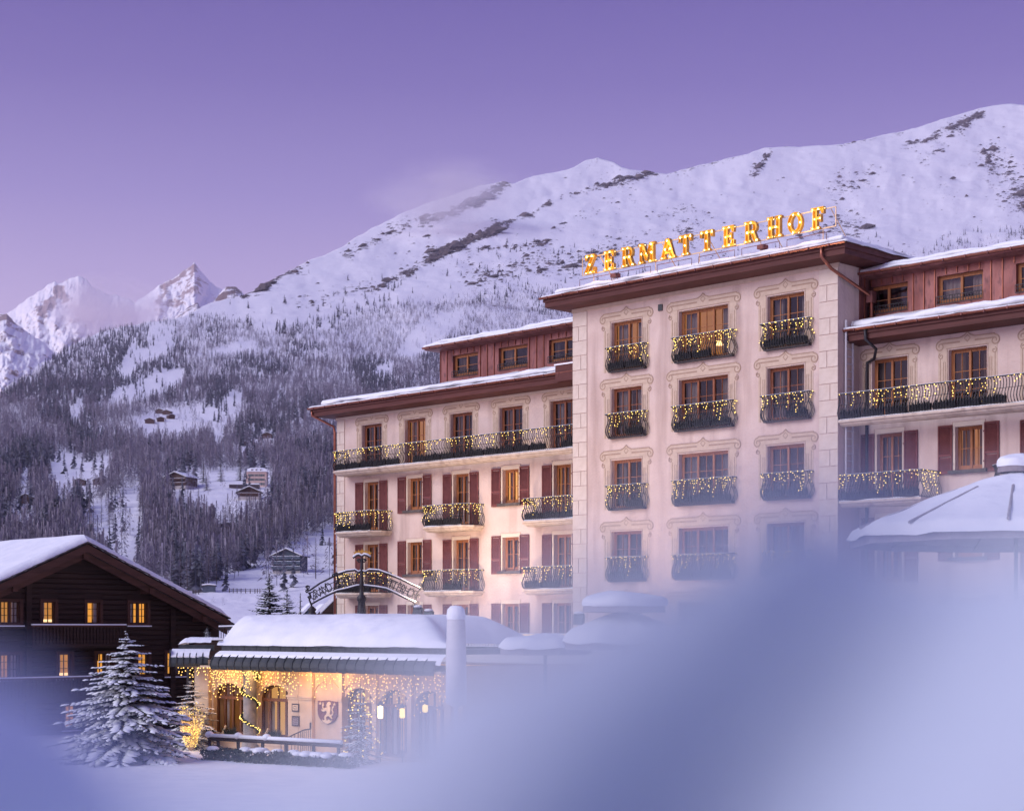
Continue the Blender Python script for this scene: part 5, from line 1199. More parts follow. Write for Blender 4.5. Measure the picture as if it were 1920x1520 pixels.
# ================================================================== TERRACE between pavilion and hotel
ter = thing('terrace_railing', 'slim metal terrace railing with a warm light strip under its handrail', 'railing', hotel.location, HA)
yv = -6.0; ua_, ub_ = HF.u(800, yv), HF.u(1500, yv); zr1 = HF.z(850, 1187, yv); zr0 = HF.z(850, 1215, yv)
MB().box(ua_, ub_, yv-.03, yv+.03, zr1-.03, zr1+.03).build('handrail', M['white_metal'], ter); MB().box(ua_, ub_, yv-.035, yv-.031, zr1-.07, zr1-.02).build('light_strip', M['led'], ter)
bm_ = MB().tube([(0, 0, 0), (0, 0, 1)], .012, 5).mesh('baluster', M['iron']); u = ua_+.05
while u < HF.u(1090, yv): link('baluster', bm_, None, ter, loc=(u, yv, zr0), scale=(1, 1, zr1-zr0)); u += .17
MB().box(ua_-6, ub_+4, yv-.25, 0, -.1, zr0-.02).build('terrace_base', M['offwhite'], ter)
MB().box(ua_-6, ub_+4, yv-.3, -.02, zr0-.02, zr0+.12).build('terrace_snow', M['snow'], ter)
# floodlights that wash the facade
for px_, py_, lab in ((1085, 1160, 'low floodlight on the terrace at the foot of the middle block'), (783, 1147, 'small dark floodlight with a snow cap aimed at the facade'), (803, 1154, 'upright grey floodlight on a slim pole by the terrace railing')):
    yv2 = -6.1; base = HF.world(HF.u(px_, yv2), yv2, .0); zt = HF.z(px_, py_, yv2)
    fl = thing('floodlight', lab, 'floodlight', base, HA)
    MB().tube([(0, 0, 0), (0, 0, zt-.3), (.0, 0, zt-.12)], .03, 6).build('pole', M['white_metal'], fl)
    tilt = .5 if px_ == 783 else .12
    MB().prism([(-.2, -.22), (.16, -.22), (.22, -.1), (.22, .18), (.14, .25), (-.14, .25), (-.2, .16)], -.08, .10).build('housing', M['iron'] if px_ == 783 else M['zinc'], fl, loc=(0, 0, zt), rot=(-tilt, 0, .25))
    MB().ball((0, 0, 0), .2, 10, 6, .35).build('snow_cap', M['snow_fine'], fl, True, loc=(0, .02, zt+.24))
for px_, yv2, e, zz, aim in ((783, -6.3, 1300, 4.95, (7, 0, 10)), (803, -6.3, 1500, 4.8, (13, 0, 10)), (1085, -6.3, 1500, 4.6, (UT0+6, YT, 12))):
    l = bpy.data.lights.new('facade_flood', 'SPOT'); l.energy = e; l.color = (1, .74, .52); l.spot_size = rad(115); l.spot_blend = .9; l.shadow_soft_size = .35
    lo = bpy.data.objects.new('facade_flood', l); COL.objects.link(lo); p = HF.world(HF.u(px_, yv2), yv2+.55, zz+.1); lo.location = p
    tgt = HF.world(aim[0], aim[1], aim[2]); lo.rotation_euler = (tgt-p).to_track_quat('-Z', 'Y').to_euler()
# ================================================================== CHALET (dark larch, gable towards the street)
CA = math.pi/4
CF = Frame(-17.77, 72.0, CA)
chalet = thing('log_chalet', 'dark brown log chalet with lit windows and thick snow on its gable roof', 'chalet', (-17.77, 72.0, 0), CA)
apx = CF.u(163, -.9); zap = CF.z(163, 1019, -.9); TAN = math.tan(rad(23.6)); xr_w, xl_w = 6.3, -7.2
gable = [(xl_w, -.3), (xr_w, -.3), (xr_w, zap-.35-(xr_w-apx)*TAN), (apx, zap-.35), (xl_w, zap-.35-(apx-xl_w)*TAN)]
rows_ = [(1.06, .88), (-1.08, .95)]
wins = []
for px0, px1, r, dbl in ((0, 36, 0, 1), (79, 102, 0, 0), (162, 186, 0, 0), (242, 275, 0, 1), (0, 35, 1, 1), (109, 132, 1, 0), (180, 211, 1, 1), (257, 277, 1, 0), (312, 342, 1, 1), (120, 142, 2, 0)):
    a, b = CF.u(px0), CF.u(px1); top, h = (rows_+[(-3.2, .95)])[r]; wins.append((a, b, CZ+top-h, CZ+top, r, dbl))
MB().prism(gable, 0, .22, [[(a, z0), (b, z0), (b, z1), (a, z1)] for a, b, z0, z1, r, d in wins]).build('wall', M['log'], chalet)
lg = MB(); z = .0
while z < zap-1.2:
    x1 = min(xr_w, apx+(zap-.5-z)/TAN); x0 = max(xl_w, apx-(zap-.5-z)/TAN); segs = [(x0, x1)]
    for a, b, z0, z1, r, d in wins:
        if z0-.2 < z < z1+.16:
            ns = []
            for s0, s1 in segs:
                if a-.1 > s0 and b+.1 < s1: ns += [(s0, a-.12), (b+.12, s1)]
                elif a-.1 > s1 or b+.1 < s0: ns.append((s0, s1))
                elif a-.1 <= s0: ns.append((b+.12, s1))
                else: ns.append((s0, a-.12))
            segs = ns
    for s0, s1 in segs:
        if s1-s0 > .1: lg.add([(s0, -.0, z), (s1, 0, z), (s1, -.045, z+.04), (s0, -.045, z+.04), (s1, -.045, z+.17), (s0, -.045, z+.17), (s1, 0, z+.21), (s0, 0, z+.21)], [(0, 1, 2, 3), (3, 2, 4, 5), (5, 4, 6, 7)])
    z += .215
lg = lg.build('log_courses', M['log'], chalet); tag(lg, kind='stuff')
mb = MB(); mb.box(xr_w-.2, xr_w, .22, 11, -.3, zap-.4-(xr_w-apx)*TAN); mb.box(xl_w, xl_w+.2, .22, 11, -.3, zap-.4-(apx-xl_w)*TAN); mb.build('side_wall', M['log'], chalet)
for x in (apx-2.2, apx+4.7, xr_w-.1, xl_w+.1): MB().box(x-.12, x+.12, -.16, -.05, -.3, zap-.6-abs(x-apx)*TAN).build('corner_post', M['log'], chalet)
M['chalet_dim'] = pmat('chalet_dim_light', (.5, .3, .12), rough=.9, emit=(1, .52, .16), estr=.36)
M['chalet_lit'] = pmat('chalet_room_light', (.5, .3, .12), rough=.9, emit=(1, .50, .10), estr=.62)
for i, (a, b, z0, z1, r, dbl) in enumerate(wins):
    w = b-a; h = z1-z0; f = MB(); t = .06; c = (a+b)/2
    f.box(-w/2-.13, -w/2, -.10, .03, -.1, h+.1); f.box(w/2, w/2+.13, -.10, .03, -.1, h+.1); f.box(-w/2, w/2, -.098, .03, h, h+.1); f.box(-w/2, w/2, -.098, .03, -.1, 0)
    f.box(-w/2, -w/2+.04, .02, .08, 0, h); f.box(w/2-.04, w/2, .02, .08, 0, h); f.box(-w/2+.04, w/2-.04, .022, .078, h-.04, h); f.box(-w/2+.04, w/2-.04, .022, .078, 0, .04)
    nl = 2 if dbl else 1
    if dbl: f.box(-.06, .06, .0, .082, .04, h-.04)
    for k in range(nl):
        x0 = -w/2+w*k/nl; x1 = x0+w/nl; f.box((x0+x1)/2-.014, (x0+x1)/2+.014, .03, .07, .04, h-.04)
        for q in (.36, .68): f.box(x0+.04, x1-.04, .032, .068, h*q-.012, h*q+.012)
    fo = f.build('window', M['log_beam'], chalet, loc=(c, 0, z0))
    for k in range(nl): x0 = -w/2+w*k/nl; MB().quad((x0+.03, .05, .02), (x0+w/nl-.03, .05, .02), (x0+w/nl-.03, .05, h-.02), (x0+.03, .05, h-.02)).build('pane', M['glass_clear'], fo)
    rm = MB(); rm.quad((-w/2-.6, 1.3, -.3), (w/2+.6, 1.3, -.3), (w/2+.6, 1.3, h+.3), (-w/2-.6, 1.3, h+.3)); rm.quad((-w/2-.6, .25, h+.3), (w/2+.6, .25, h+.3), (w/2+.6, 1.3, h+.3), (-w/2-.6, 1.3, h+.3)); rm.quad((-w/2-.6, .25, -.3), (-w/2-.6, 1.3, -.3), (-w/2-.6, 1.3, h+.3), (-w/2-.6, .25, h+.3)); rm.quad((w/2+.6, .25, -.3), (w/2+.6, 1.3, -.3), (w/2+.6, 1.3, h+.3), (w/2+.6, .25, h+.3))
    rm.build('room', M['chalet_lit' if i in (2, 3, 6, 8) else 'chalet_dim'], fo)
    cu_ = MB(); prev = None; x0_ = -w/2+.03 if i % 2 else w/2-.03-w*.28
    for j in range(8):
        q = ((x0_+j*w*.04, .16+.02*math.sin(j*1.8), .03), (x0_+j*w*.04, .16+.02*math.sin(j*1.8), h-.03))
        if prev: cu_.quad(prev[0], q[0], q[1], prev[1])
        prev = q
    cu_.build('curtain', M['sheer'], fo)
    MB().box(-w/2-.16, w/2+.16, -.16, -.1, -.14, -.09).build('sill_snow', M['snow_fine'], fo)
    if i in (1, 5): MB().quad((-w/2+.05, .12, .05), (w/2-.05, .12, .05), (w/2-.05, .12, .16), (-w/2+.05, .12, .16)).build('lamp_strip', M['led'], fo)
# roof: two slopes, barge boards, slate edge, snow
def slope(sgn, xe, nm):
    x_e = apx+sgn*xe; th = .16; y0, y1 = -.9, 12.0
    zt = zap; ze = zap-xe*TAN
    MB().add([(apx, y0, zt), (x_e, y0, ze), (x_e, y1, ze), (apx, y1, zt), (apx, y0, zt-th), (x_e, y0, ze-th), (x_e, y1, ze-th), (apx, y1, zt-th)], [(0,1,2,3),(4,7,6,5),(0,4,5,1),(1,5,6,2),(2,6,7,3),(3,7,4,0)]).build('roof', M['slate'], chalet)
    for k, (d0, d1, yy) in enumerate(((.0, .34, -.96), (.30, .62, -.72))):
        MB().add([(apx, yy, zt-d0-.02), (x_e, yy, ze-d0-.02), (x_e, yy+.1, ze-d0-.02), (apx, yy+.1, zt-d0-.02), (apx, yy, zt-d1), (x_e, yy, ze-d1), (x_e, yy+.1, ze-d1), (apx, yy+.1, zt-d1)], [(0,1,2,3),(4,7,6,5),(0,4,5,1),(1,5,6,2),(2,6,7,3),(3,7,4,0)]).build('barge_board', M['log_beam'], chalet)
    rg = random.Random(int(xe*10)); s = 0; 
    while s < xe-.3:
        L = rg.uniform(.35, .6); a_ = apx+sgn*s; b_ = apx+sgn*min(s+L+.06, xe); za = zap-s*TAN; zb_ = zap-min(s+L, xe)*TAN; q = rg.uniform(.05, .14)
        MB().add([(a_, y0-q, za+.03), (b_, y0-q, zb_+.05), (b_, y0+.3, zb_+.05), (a_, y0+.3, za+.03), (a_, y0-q, za+.085), (b_, y0-q, zb_+.085), (b_, y0+.3, zb_+.085), (a_, y0+.3, za+.085)], [(0,1,2,3),(4,7,6,5),(0,4,5,1),(1,5,6,2),(2,6,7,3),(3,7,4,0)]).build('roof_slab', M['slate'], chalet); s += L
    N1, N2 = 50, 44; mb = MB()
    for a in range(N1+1):
        for b in range(N2+1):
            u_ = a/N1; v_ = b/N2; ed = min(1, (1-u_)*xe/.3)**.5*min(1, v_*12.8/.22)**.5
            hh = .07+.27*ed+.05*mnoise.noise(Vector((u_*5*sgn, v_*6, 3)))
            mb.v.append((apx+sgn*(u_*xe-.0), -.95+v_*12.8+.05*mnoise.noise(Vector((u_*14, 5, sgn)))*(1 if b == 0 else 0), zap+.06-u_*xe*TAN+hh*.93))
        mb.v.append((apx+sgn*u_*xe, -.93, zap+.05-u_*xe*TAN))
    W2 = N2+2
    mb.f = [(a*W2+b, (a+1)*W2+b, (a+1)*W2+b+1, a*W2+b+1) for a in range(N1) for b in range(N2)]+[(a*W2+N2+1, (a+1)*W2+N2+1, (a+1)*W2, a*W2) for a in range(N1)]
    mb.build('roof_snow', M['snow'], chalet, True)
slope(1, CF.u(431, -.9)-apx, 'r'); slope(-1, 9.0, 'l')
for x in (apx, apx+3.2, apx-3.2, apx+5.9): MB().box(x-.11, x+.11, -.85, .0, zap-.62-abs(x-apx)*TAN, zap-.38-abs(x-apx)*TAN).build('purlin', M['log_beam'], chalet)
# balconies of turned boards
def board_balcony(px0, px1, ztop, h, nm):
    a, b = CF.u(px0, -.95), CF.u(px1, -.95); root = MB().box(a, b, -.95, -.0, ztop-h-.06, ztop-h).build('balcony', M['log'], chalet)
    MB().box(a, b, -1.0, -.9, ztop-.07, ztop).build('handrail', M['log_beam'], root); MB().box(a, b, -1.02, -.88, ztop, ztop+.05).build('rail_snow', M['snow_fine'], root); MB().box(a, b, -.98, -.92, ztop-h, ztop-h+.08).build('bottom_rail', M['log'], root)
    m_ = MB(); P = [(-.06, 0), (-.06, .2), (-.035, .28), (-.06, .36), (-.06, .5), (-.035, .58), (-.06, .66), (-.06, h-.1), (.06, h-.1), (.06, .66), (.035, .58), (.06, .5), (.06, .36), (.035, .28), (.06, .2), (.06, 0)]
    m_.prism(P, -.96, -.93); me = m_.mesh('board', M['log']); x = a+.08
    while x < b-.05: link('board', me, None, root, loc=(x, 0, ztop-h+.05)); x += .155
board_balcony(60, 236, CZ+.10, .86, 'upper'); board_balcony(-40, 172, CZ-2.02, .86, 'lower')
# someone standing on the upper balcony by the lit window
def small_person(name, label, loc, rotz):
    root = thing(name, label, 'person', loc, rotz)
    me = bpy.data.meshes.new('body'); J = [((0,0,.95),.13),((0,0,1.15),.14),((0,0,1.36),.15),((0,.01,1.47),.07),((0,.03,1.56),.065),((.19,0,1.38),.065),((.24,.05,1.14),.05),((.16,.24,1.05),.042),((-.19,0,1.38),.065),((-.24,.05,1.14),.05),((-.16,.24,1.05),.042),((.09,0,.88),.09),((.10,.02,.48),.07),((.10,-.02,.08),.05),((.10,.10,.04),.045),((-.09,0,.88),.09),((-.10,.02,.48),.07),((-.10,-.02,.08),.05),((-.10,.10,.04),.045)]
    E = [(0,1),(1,2),(2,3),(3,4),(2,5),(5,6),(6,7),(2,8),(8,9),(9,10),(0,11),(11,12),(12,13),(13,14),(0,15),(15,16),(16,17),(17,18)]
    me.from_pydata([j[0] for j in J], E, []); me.materials.append(M['person'])
    o = link('body', me, None, root); o.modifiers.new('skin', 'SKIN')
    for v, j in zip(me.skin_vertices[0].data, J): v.radius = (j[1], j[1])
    me.skin_vertices[0].data[0].use_root = True; o.modifiers.new('sub', 'SUBSURF').levels = 2; o.modifiers['sub'].render_levels = 2
    h = MB(); h.ball((0, .05, 1.65), .105, 12, 9, 1.2); h.add([(0,.175,1.66),(-.02,.15,1.62),(.02,.15,1.62),(0,.15,1.69)], [(0,1,2),(0,2,3),(0,3,1)]); h.build('head', M['skin'], root, True)
    hr = MB(); hr.ball((0, .03, 1.68), .115, 12, 8, 1.05); hr.build('hair', M['bark'], root, True)
    for s in (-1, 1):
        hd = MB(); hd.ball((s*.15, .27, 1.05), .04, 8, 6)
        for k in range(4): hd.tube([(s*(.13+.014*k), .28, 1.05), (s*(.13+.014*k), .325, 1.045), (s*(.13+.014*k), .335, 1.02)], .008, 5)
        hd.build('hand', M['skin'], root, True)
    return root
small_person('person', 'person in dark clothes seen behind a lit chalet window', CF.world(CF.u(178, .5), .5, CF.z(178, 1160, .5)-1.78), CA+math.pi*.75)
# a second, dark roof behind the chalet
rr = thing('rear_chalet', 'dark slope of another chalet roof rising behind the log chalet eave', 'chalet', (-17.77, 72.0, 0), CA)
y_ = 9.0; xa, xb = CF.u(352, y_), CF.u(446, y_); za, zb_ = CF.z(352, 1119, y_), CF.z(446, 1172, y_)
MB().add([(xa, y_, za), (xb, y_, zb_), (xb, y_+7, zb_), (xa, y_+7, za), (xa, y_, za-.25), (xb, y_, zb_-.25), (xb, y_+7, zb_-.25), (xa, y_+7, za-.25)], [(0,1,2,3),(4,7,6,5),(0,4,5,1),(1,5,6,2),(2,6,7,3),(3,7,4,0)]).build('roof', M['slate'], rr)
MB().add([(xa, y_+.5, za-.2), (xb-.8, y_+.5, zb_+.1), (xb-.8, y_+.5, -.2), (xa, y_+.5, -.2)], [(0, 1, 2, 3)]).build('wall', M['log'], rr); MB().add([(xa, y_+.12, za+.04), (xb, y_+.12, zb_+.04), (xb, y_+7, zb_+.2), (xa, y_+7, za+.2)], [(0, 1, 2, 3)]).build('roof_snow', M['snow'], rr)
# roof-terrace railing between chalet and pavilion, small frosted shrub
tr2 = thing('roof_terrace_railing', 'black iron roof-terrace railing capped with snow beside the pavilion dome', 'railing', (0, 0, 0)); a, b = pt(410, 1176, 70), pt(446, 1175, 70)
MB().tube([a, b], .03, 6).build('handrail', M['iron'], tr2); MB().tube([a+Vector((0,0,.05)), b+Vector((0,0,.05))], .035, 6).build('rail_snow', M['snow_fine'], tr2); bm2 = MB().tube([(0,0,0), (0,0,-.55)], .016, 5).mesh('baluster', M['iron'])
for k in range(9): link('baluster', bm2, None, tr2, loc=a.lerp(b, k/8))
c0 = pt(366, 1197, 70); MB().box(c0.x, b.x+1, 69.9, 73, -.1, c0.z-.05).build('terrace', M['log'], tr2); MB().box(c0.x, b.x+1, 69.85, 73, c0.z-.05, c0.z+.03).build('terrace_snow', M['snow'], tr2)

# ================================================================== WROUGHT-IRON ARCH
AY = 75.0
ap = lambda px, py: pt(px, py, AY)
arch = thing('entrance_arch', 'black wrought-iron entrance arch with GRAND HOTEL ZERMATTERHOF lettering and snow on its rails', 'arch', (ap(678, 1200).x, AY, 0))
A0 = Vector(arch.location)
L_ = lambda px, py: ap(px, py)-A0
topL = [(580, 1107), (600, 1093), (618, 1084), (634, 1076), (650, 1071), (666, 1069), (672, 1073), (678, 1070)]
topR = [(678, 1070), (684, 1073), (692, 1069), (710, 1070), (730, 1077), (752, 1086), (770, 1095), (788, 1103)]
botL = [(584, 1132), (598, 1124), (618, 1114), (632, 1108), (650, 1104), (668, 1099), (678, 1098)]
botR = [(678, 1098), (688, 1099), (706, 1101), (724, 1104), (740, 1111), (760, 1121), (780, 1130)]
for P in (topL, topR, botL, botR): MB().tube([L_(*p) for p in P], .038, 6).build('rail', M['iron'], arch)
for P in (topL[3:], topR, botL[2:], botR): MB().tube([L_(p[0], p[1]-2.6)+Vector((0, -.02, 0)) for p in P], .032, 6).build('rail_snow', M['snow_fine'], arch, True)
def mid(P1, P2, px, f):
    y1 = np.interp(px, [p[0] for p in P1], [p[1] for p in P1]); y2 = np.interp(px, [p[0] for p in P2], [p[1] for p in P2]); return y1+(y2-y1)*f
for P1, P2, x0, x1 in ((topL, botL, 587, 668), (topR, botR, 690, 776)):
    for f in (.36, .70): MB().tube([L_(x, mid(P1, P2, x, f)) for x in np.linspace(x0, x1, 12)], .016, 5).build('letter_bar', M['iron'], arch)
    for x in (x0, x1, (x0+x1)/2 - (18 if x0 < 600 else -18)): MB().tube([L_(x, mid(P1, P2, x, .12)), L_(x+1.5, mid(P1, P2, x, .9))], .018, 5).build('upright', M['iron'], arch)
def glyph(ch):
    cu = bpy.data.curves.new('glyph', 'FONT'); cu.body = ch; cu.size = 1; cu.extrude = .02; cu.align_x = 'CENTER'
    ob = bpy.data.objects.new('glyph', cu); COL.objects.link(ob); bpy.context.view_layer.update()
    me = bpy.data.meshes.new_from_object(ob.evaluated_get(bpy.context.evaluated_depsgraph_get())); bpy.data.objects.remove(ob); bpy.data.curves.remove(cu); me.name = 'letter'; me.materials.clear(); me.materials.append(M['iron']); return me
GL = {c: glyph(c) for c in set('GRANDHOTELZERMATTERHOF')}
def letters(txt, P1, P2, x0, x1):
    n = len(txt)
    for i, c in enumerate(txt):
        if c == ' ': continue
        x = x0+(x1-x0)*(i+.5)/n; y1 = mid(P1, P2, x, .24); y2 = mid(P1, P2, x, .84); sl = math.atan2(mid(P1, P2, x-4, .84)-mid(P1, P2, x+4, .84), 8)
        h = (y2-y1)/F*AY/.72; o = link('letter', GL[c], None, arch, loc=L_(x, y2), rot=(math.pi/2, -sl*1.0, 0), scale=(h*.62, h, 1))
letters('GRAND HOTEL', topL, botL, 587, 668); letters('ZERMATTERHOF', topR, botR, 689, 777)
def scroll(cx, cy, r, sg, nm='scroll', turns=1.3):
    c = L_(cx, cy); R_ = r/F*AY; MB().tube([c+Vector((sg*(R_*(1-.75*i/16))*math.cos(turns*6.283*i/16), 0, R_*(1-.75*i/16)*math.sin(turns*6.283*i/16))) for i in range(17)], .03, 5).build(nm, M['iron'], arch)
for cx_, cy_, r, sg in ((577, 1101, 4, -1), (576, 1108, 3.5, 1), (626, 1079, 4, 1), (631, 1077, 4, -1), (628, 1108, 4.5, 1), (634, 1107, 4, -1), (726, 1075, 4, 1), (732, 1077, 4, -1), (722, 1104, 4.5, 1), (730, 1107, 4.5, -1), (790, 1103, 4, -1), (788, 1097, 3.5, 1), (784, 1117, 3.5, -1), (776, 1134, 4, 1), (783, 1131, 4, -1), (673, 1051, 3.8, -1), (683, 1051, 3.8, 1), (580, 1120, 3, -1), (584, 1140, 4, 1)): scroll(cx_, cy_, r, sg)
MB().tube([L_(579, 1110), L_(583, 1118), L_(580, 1124), L_(584, 1134), L_(584, 1150)], .04, 6).build('side_bracket', M['iron'], arch); MB().tube([L_(788, 1105), L_(782, 1112), L_(780, 1120), L_(781, 1130)], .04, 6).build('side_bracket', M['iron'], arch)
zz = lambda py: (HY-py)/F*AY+CZ
post = MB(); post.lathe([(.20, 0), (.20, zz(1150)), (.17, zz(1135)), (.15, zz(1128)), (.21, zz(1124)), (.2, zz(1119)), (.1, zz(1114)), (.085, zz(1100)), (.11, zz(1096)), (.07, zz(1090)), (.065, zz(1062)), (.045, zz(1045))], 10); post.build('post', M['iron'], arch, True)
post = MB(); c = L_(781, 1140); post.lathe([(.18, 0), (.18, zz(1150)), (.13, zz(1140)), (.16, zz(1137)), (.08, zz(1133))], 10, (c.x, 0)); post.build('side_post', M['iron'], arch, True)
c = L_(585, 1145); post = MB(); post.lathe([(.2, 0), (.2, zz(1150)), (.14, zz(1146)), (.2, zz(1142)), (.05, zz(1136))], 10, (c.x, 0)); post.build('side_post', M['iron'], arch, True)
MB().tube([L_(662, 1046), L_(668, 1041), L_(673, 1040), L_(678, 1043), L_(683, 1040), L_(688, 1041), L_(695, 1045)], .04, 6).build('crown_bar', M['iron'], arch); MB().tube([L_(662, 1043.5), L_(668, 1038.5), L_(673, 1037.5), L_(678, 1040.5), L_(683, 1037.5), L_(688, 1038.5), L_(695, 1042.5)], .05, 6).build('crown_snow', M['snow_fine'], arch, True)
st = MB().prism([((.13 if k % 2 == 0 else .055)*math.sin(k*math.pi/5), (.13 if k % 2 == 0 else .055)*math.cos(k*math.pi/5)) for k in range(10)], -.02, .02).mesh('star', M['gold'])
for px_, py_ in ((667, 1036.5), (672.5, 1035), (679, 1033.5), (686, 1035), (692.5, 1037)): link('star', st, None, arch, loc=L_(px_, py_))

# ================================================================== PARASOLS
def parasol(label, px, pyt, Y, r, zdrop, cap_r, sides=8, group=None, pole_to=None, rib=False):
    p = pt(px, pyt, Y); gz = float(ground_z(p.x, p.y)); root = thing('parasol', label, 'parasol', (p.x, p.y, gz), .3, group); zt = p.z-gz
    MB().tube([(0, 0, -.1), (0, 0, zt-.1)], .05, 8).build('pole', M['iron'], root)
    cn = MB(); cn.lathe([(.05, zt-.12), (r*.5, zt-.12-zdrop*.42), (r, zt-.12-zdrop), (r, zt-.3-zdrop), (r*.98, zt-.3-zdrop)], sides); cn.build('canopy', M['canvas'], root)
    sn = MB(); n1, n2 = 28, 48
    for i in range(n1+1):
        t = i/n1
        for k in range(n2):
            a = 2*math.pi*k/n2; rr_ = t*r*(1.0+.03*math.cos(sides*a)); sag = .06*t*abs(math.sin(sides*a/2)); e = min(1, (1-t)*r/.2)**.5
            sn.v.append((rr_*math.cos(a), rr_*math.sin(a), zt-.10-zdrop*(t**1.15)-sag+.22*e+.05*mnoise.noise(Vector((rr_*math.cos(a)*1.4, rr_*math.sin(a)*1.4, px)))))
    sn.f = [(i*n2+k, i*n2+(k+1) % n2, (i+1)*n2+(k+1) % n2, (i+1)*n2+k) for i in range(n1) for k in range(n2)]; sn.build('snow', M['snow'], root, True)
    if cap_r > .2:
        cp = MB(); cp.lathe([(cap_r*1.02, zt+.06), (cap_r*1.0, zt+.22), (cap_r*.5, zt+.26)], 24); cp.build('vent_cap', M['canvas'], root)
        cs = MB(); n2 = 36
        for (r_, z_) in ((1.03, .20), (1.06, .27), (1.03, .35), (.9, .42), (.65, .48), (.35, .53), (.01, .55)):
            for k in range(n2):
                a = 2*math.pi*k/n2; q = 1+.07*mnoise.noise(Vector((math.cos(a)*1.7, math.sin(a)*1.7, z_*4+px))); cs.v.append((cap_r*r_*q*math.cos(a), cap_r*r_*q*math.sin(a), zt+z_+.09*mnoise.noise(Vector((r_*math.cos(a)*1.6, r_*math.sin(a)*1.6, px+3)))*(1 if z_ > .21 else .3)))
        cs.f = [(i*n2+k, i*n2+(k+1) % n2, (i+1)*n2+(k+1) % n2, (i+1)*n2+k) for i in range(6) for k in range(n2)]; cs.build('cap_snow', M['snow'], root, True)
    for k in range(sides):
        a = 2*math.pi*k/sides; MB().tube([(.06*math.cos(a), .06*math.sin(a), zt-.2), (r*math.cos(a), r*math.sin(a), zt-.2-zdrop)], .02, 5).build('rib', M['iron'], root)
    if rib:
        for k in range(sides):
            a = 2*math.pi*(k+.5)/sides; f0, f1 = .35, .95; hz = lambda f: zt-.10-zdrop*(f**1.15)+.17
            MB().tube([(r*f0*math.cos(a), r*f0*math.sin(a), hz(f0)), (r*f1*math.cos(a), r*f1*math.sin(a), hz(f1))], .04, 6).build('tension_strap', M['canvas'], root)
    return root
parasol('large snow-covered parasol with a grey vent cap before the wing beside the ladder', 1905, 890, 44, 4.2, 1.5, .45, 10, rib=True)
parasol('snow-covered parasol with a thick rounded cap below the tall middle block', 1170, 1152, 40, 1.45, .5, .95, 8)
parasol('low flat parasol deep in snow in front of the terrace', 1022, 1194, 46, 1.25, .16, .16, 8)
cp_ = pt(855, 1134, 44); gz = float(ground_z(cp_.x, cp_.y)); r0 = thing('closed_parasol', 'closed white parasol standing upright under a snow cap by the pavilion', 'parasol', (cp_.x, cp_.y, gz)); zt = cp_.z-gz
MB().lathe([(.05, 0), (.05, zt-2.6), (.27, zt-2.5), (.265, zt-1.4), (.235, zt-.45), (.21, zt-.22)], 14).build('canopy', M['white_metal'], r0, True)
MB().lathe([(.235, zt-.36), (.245, zt-.26), (.22, zt-.1), (.14, zt-.02), (.001, zt)], 14).build('cap_snow', M['snow_fine'], r0, True)
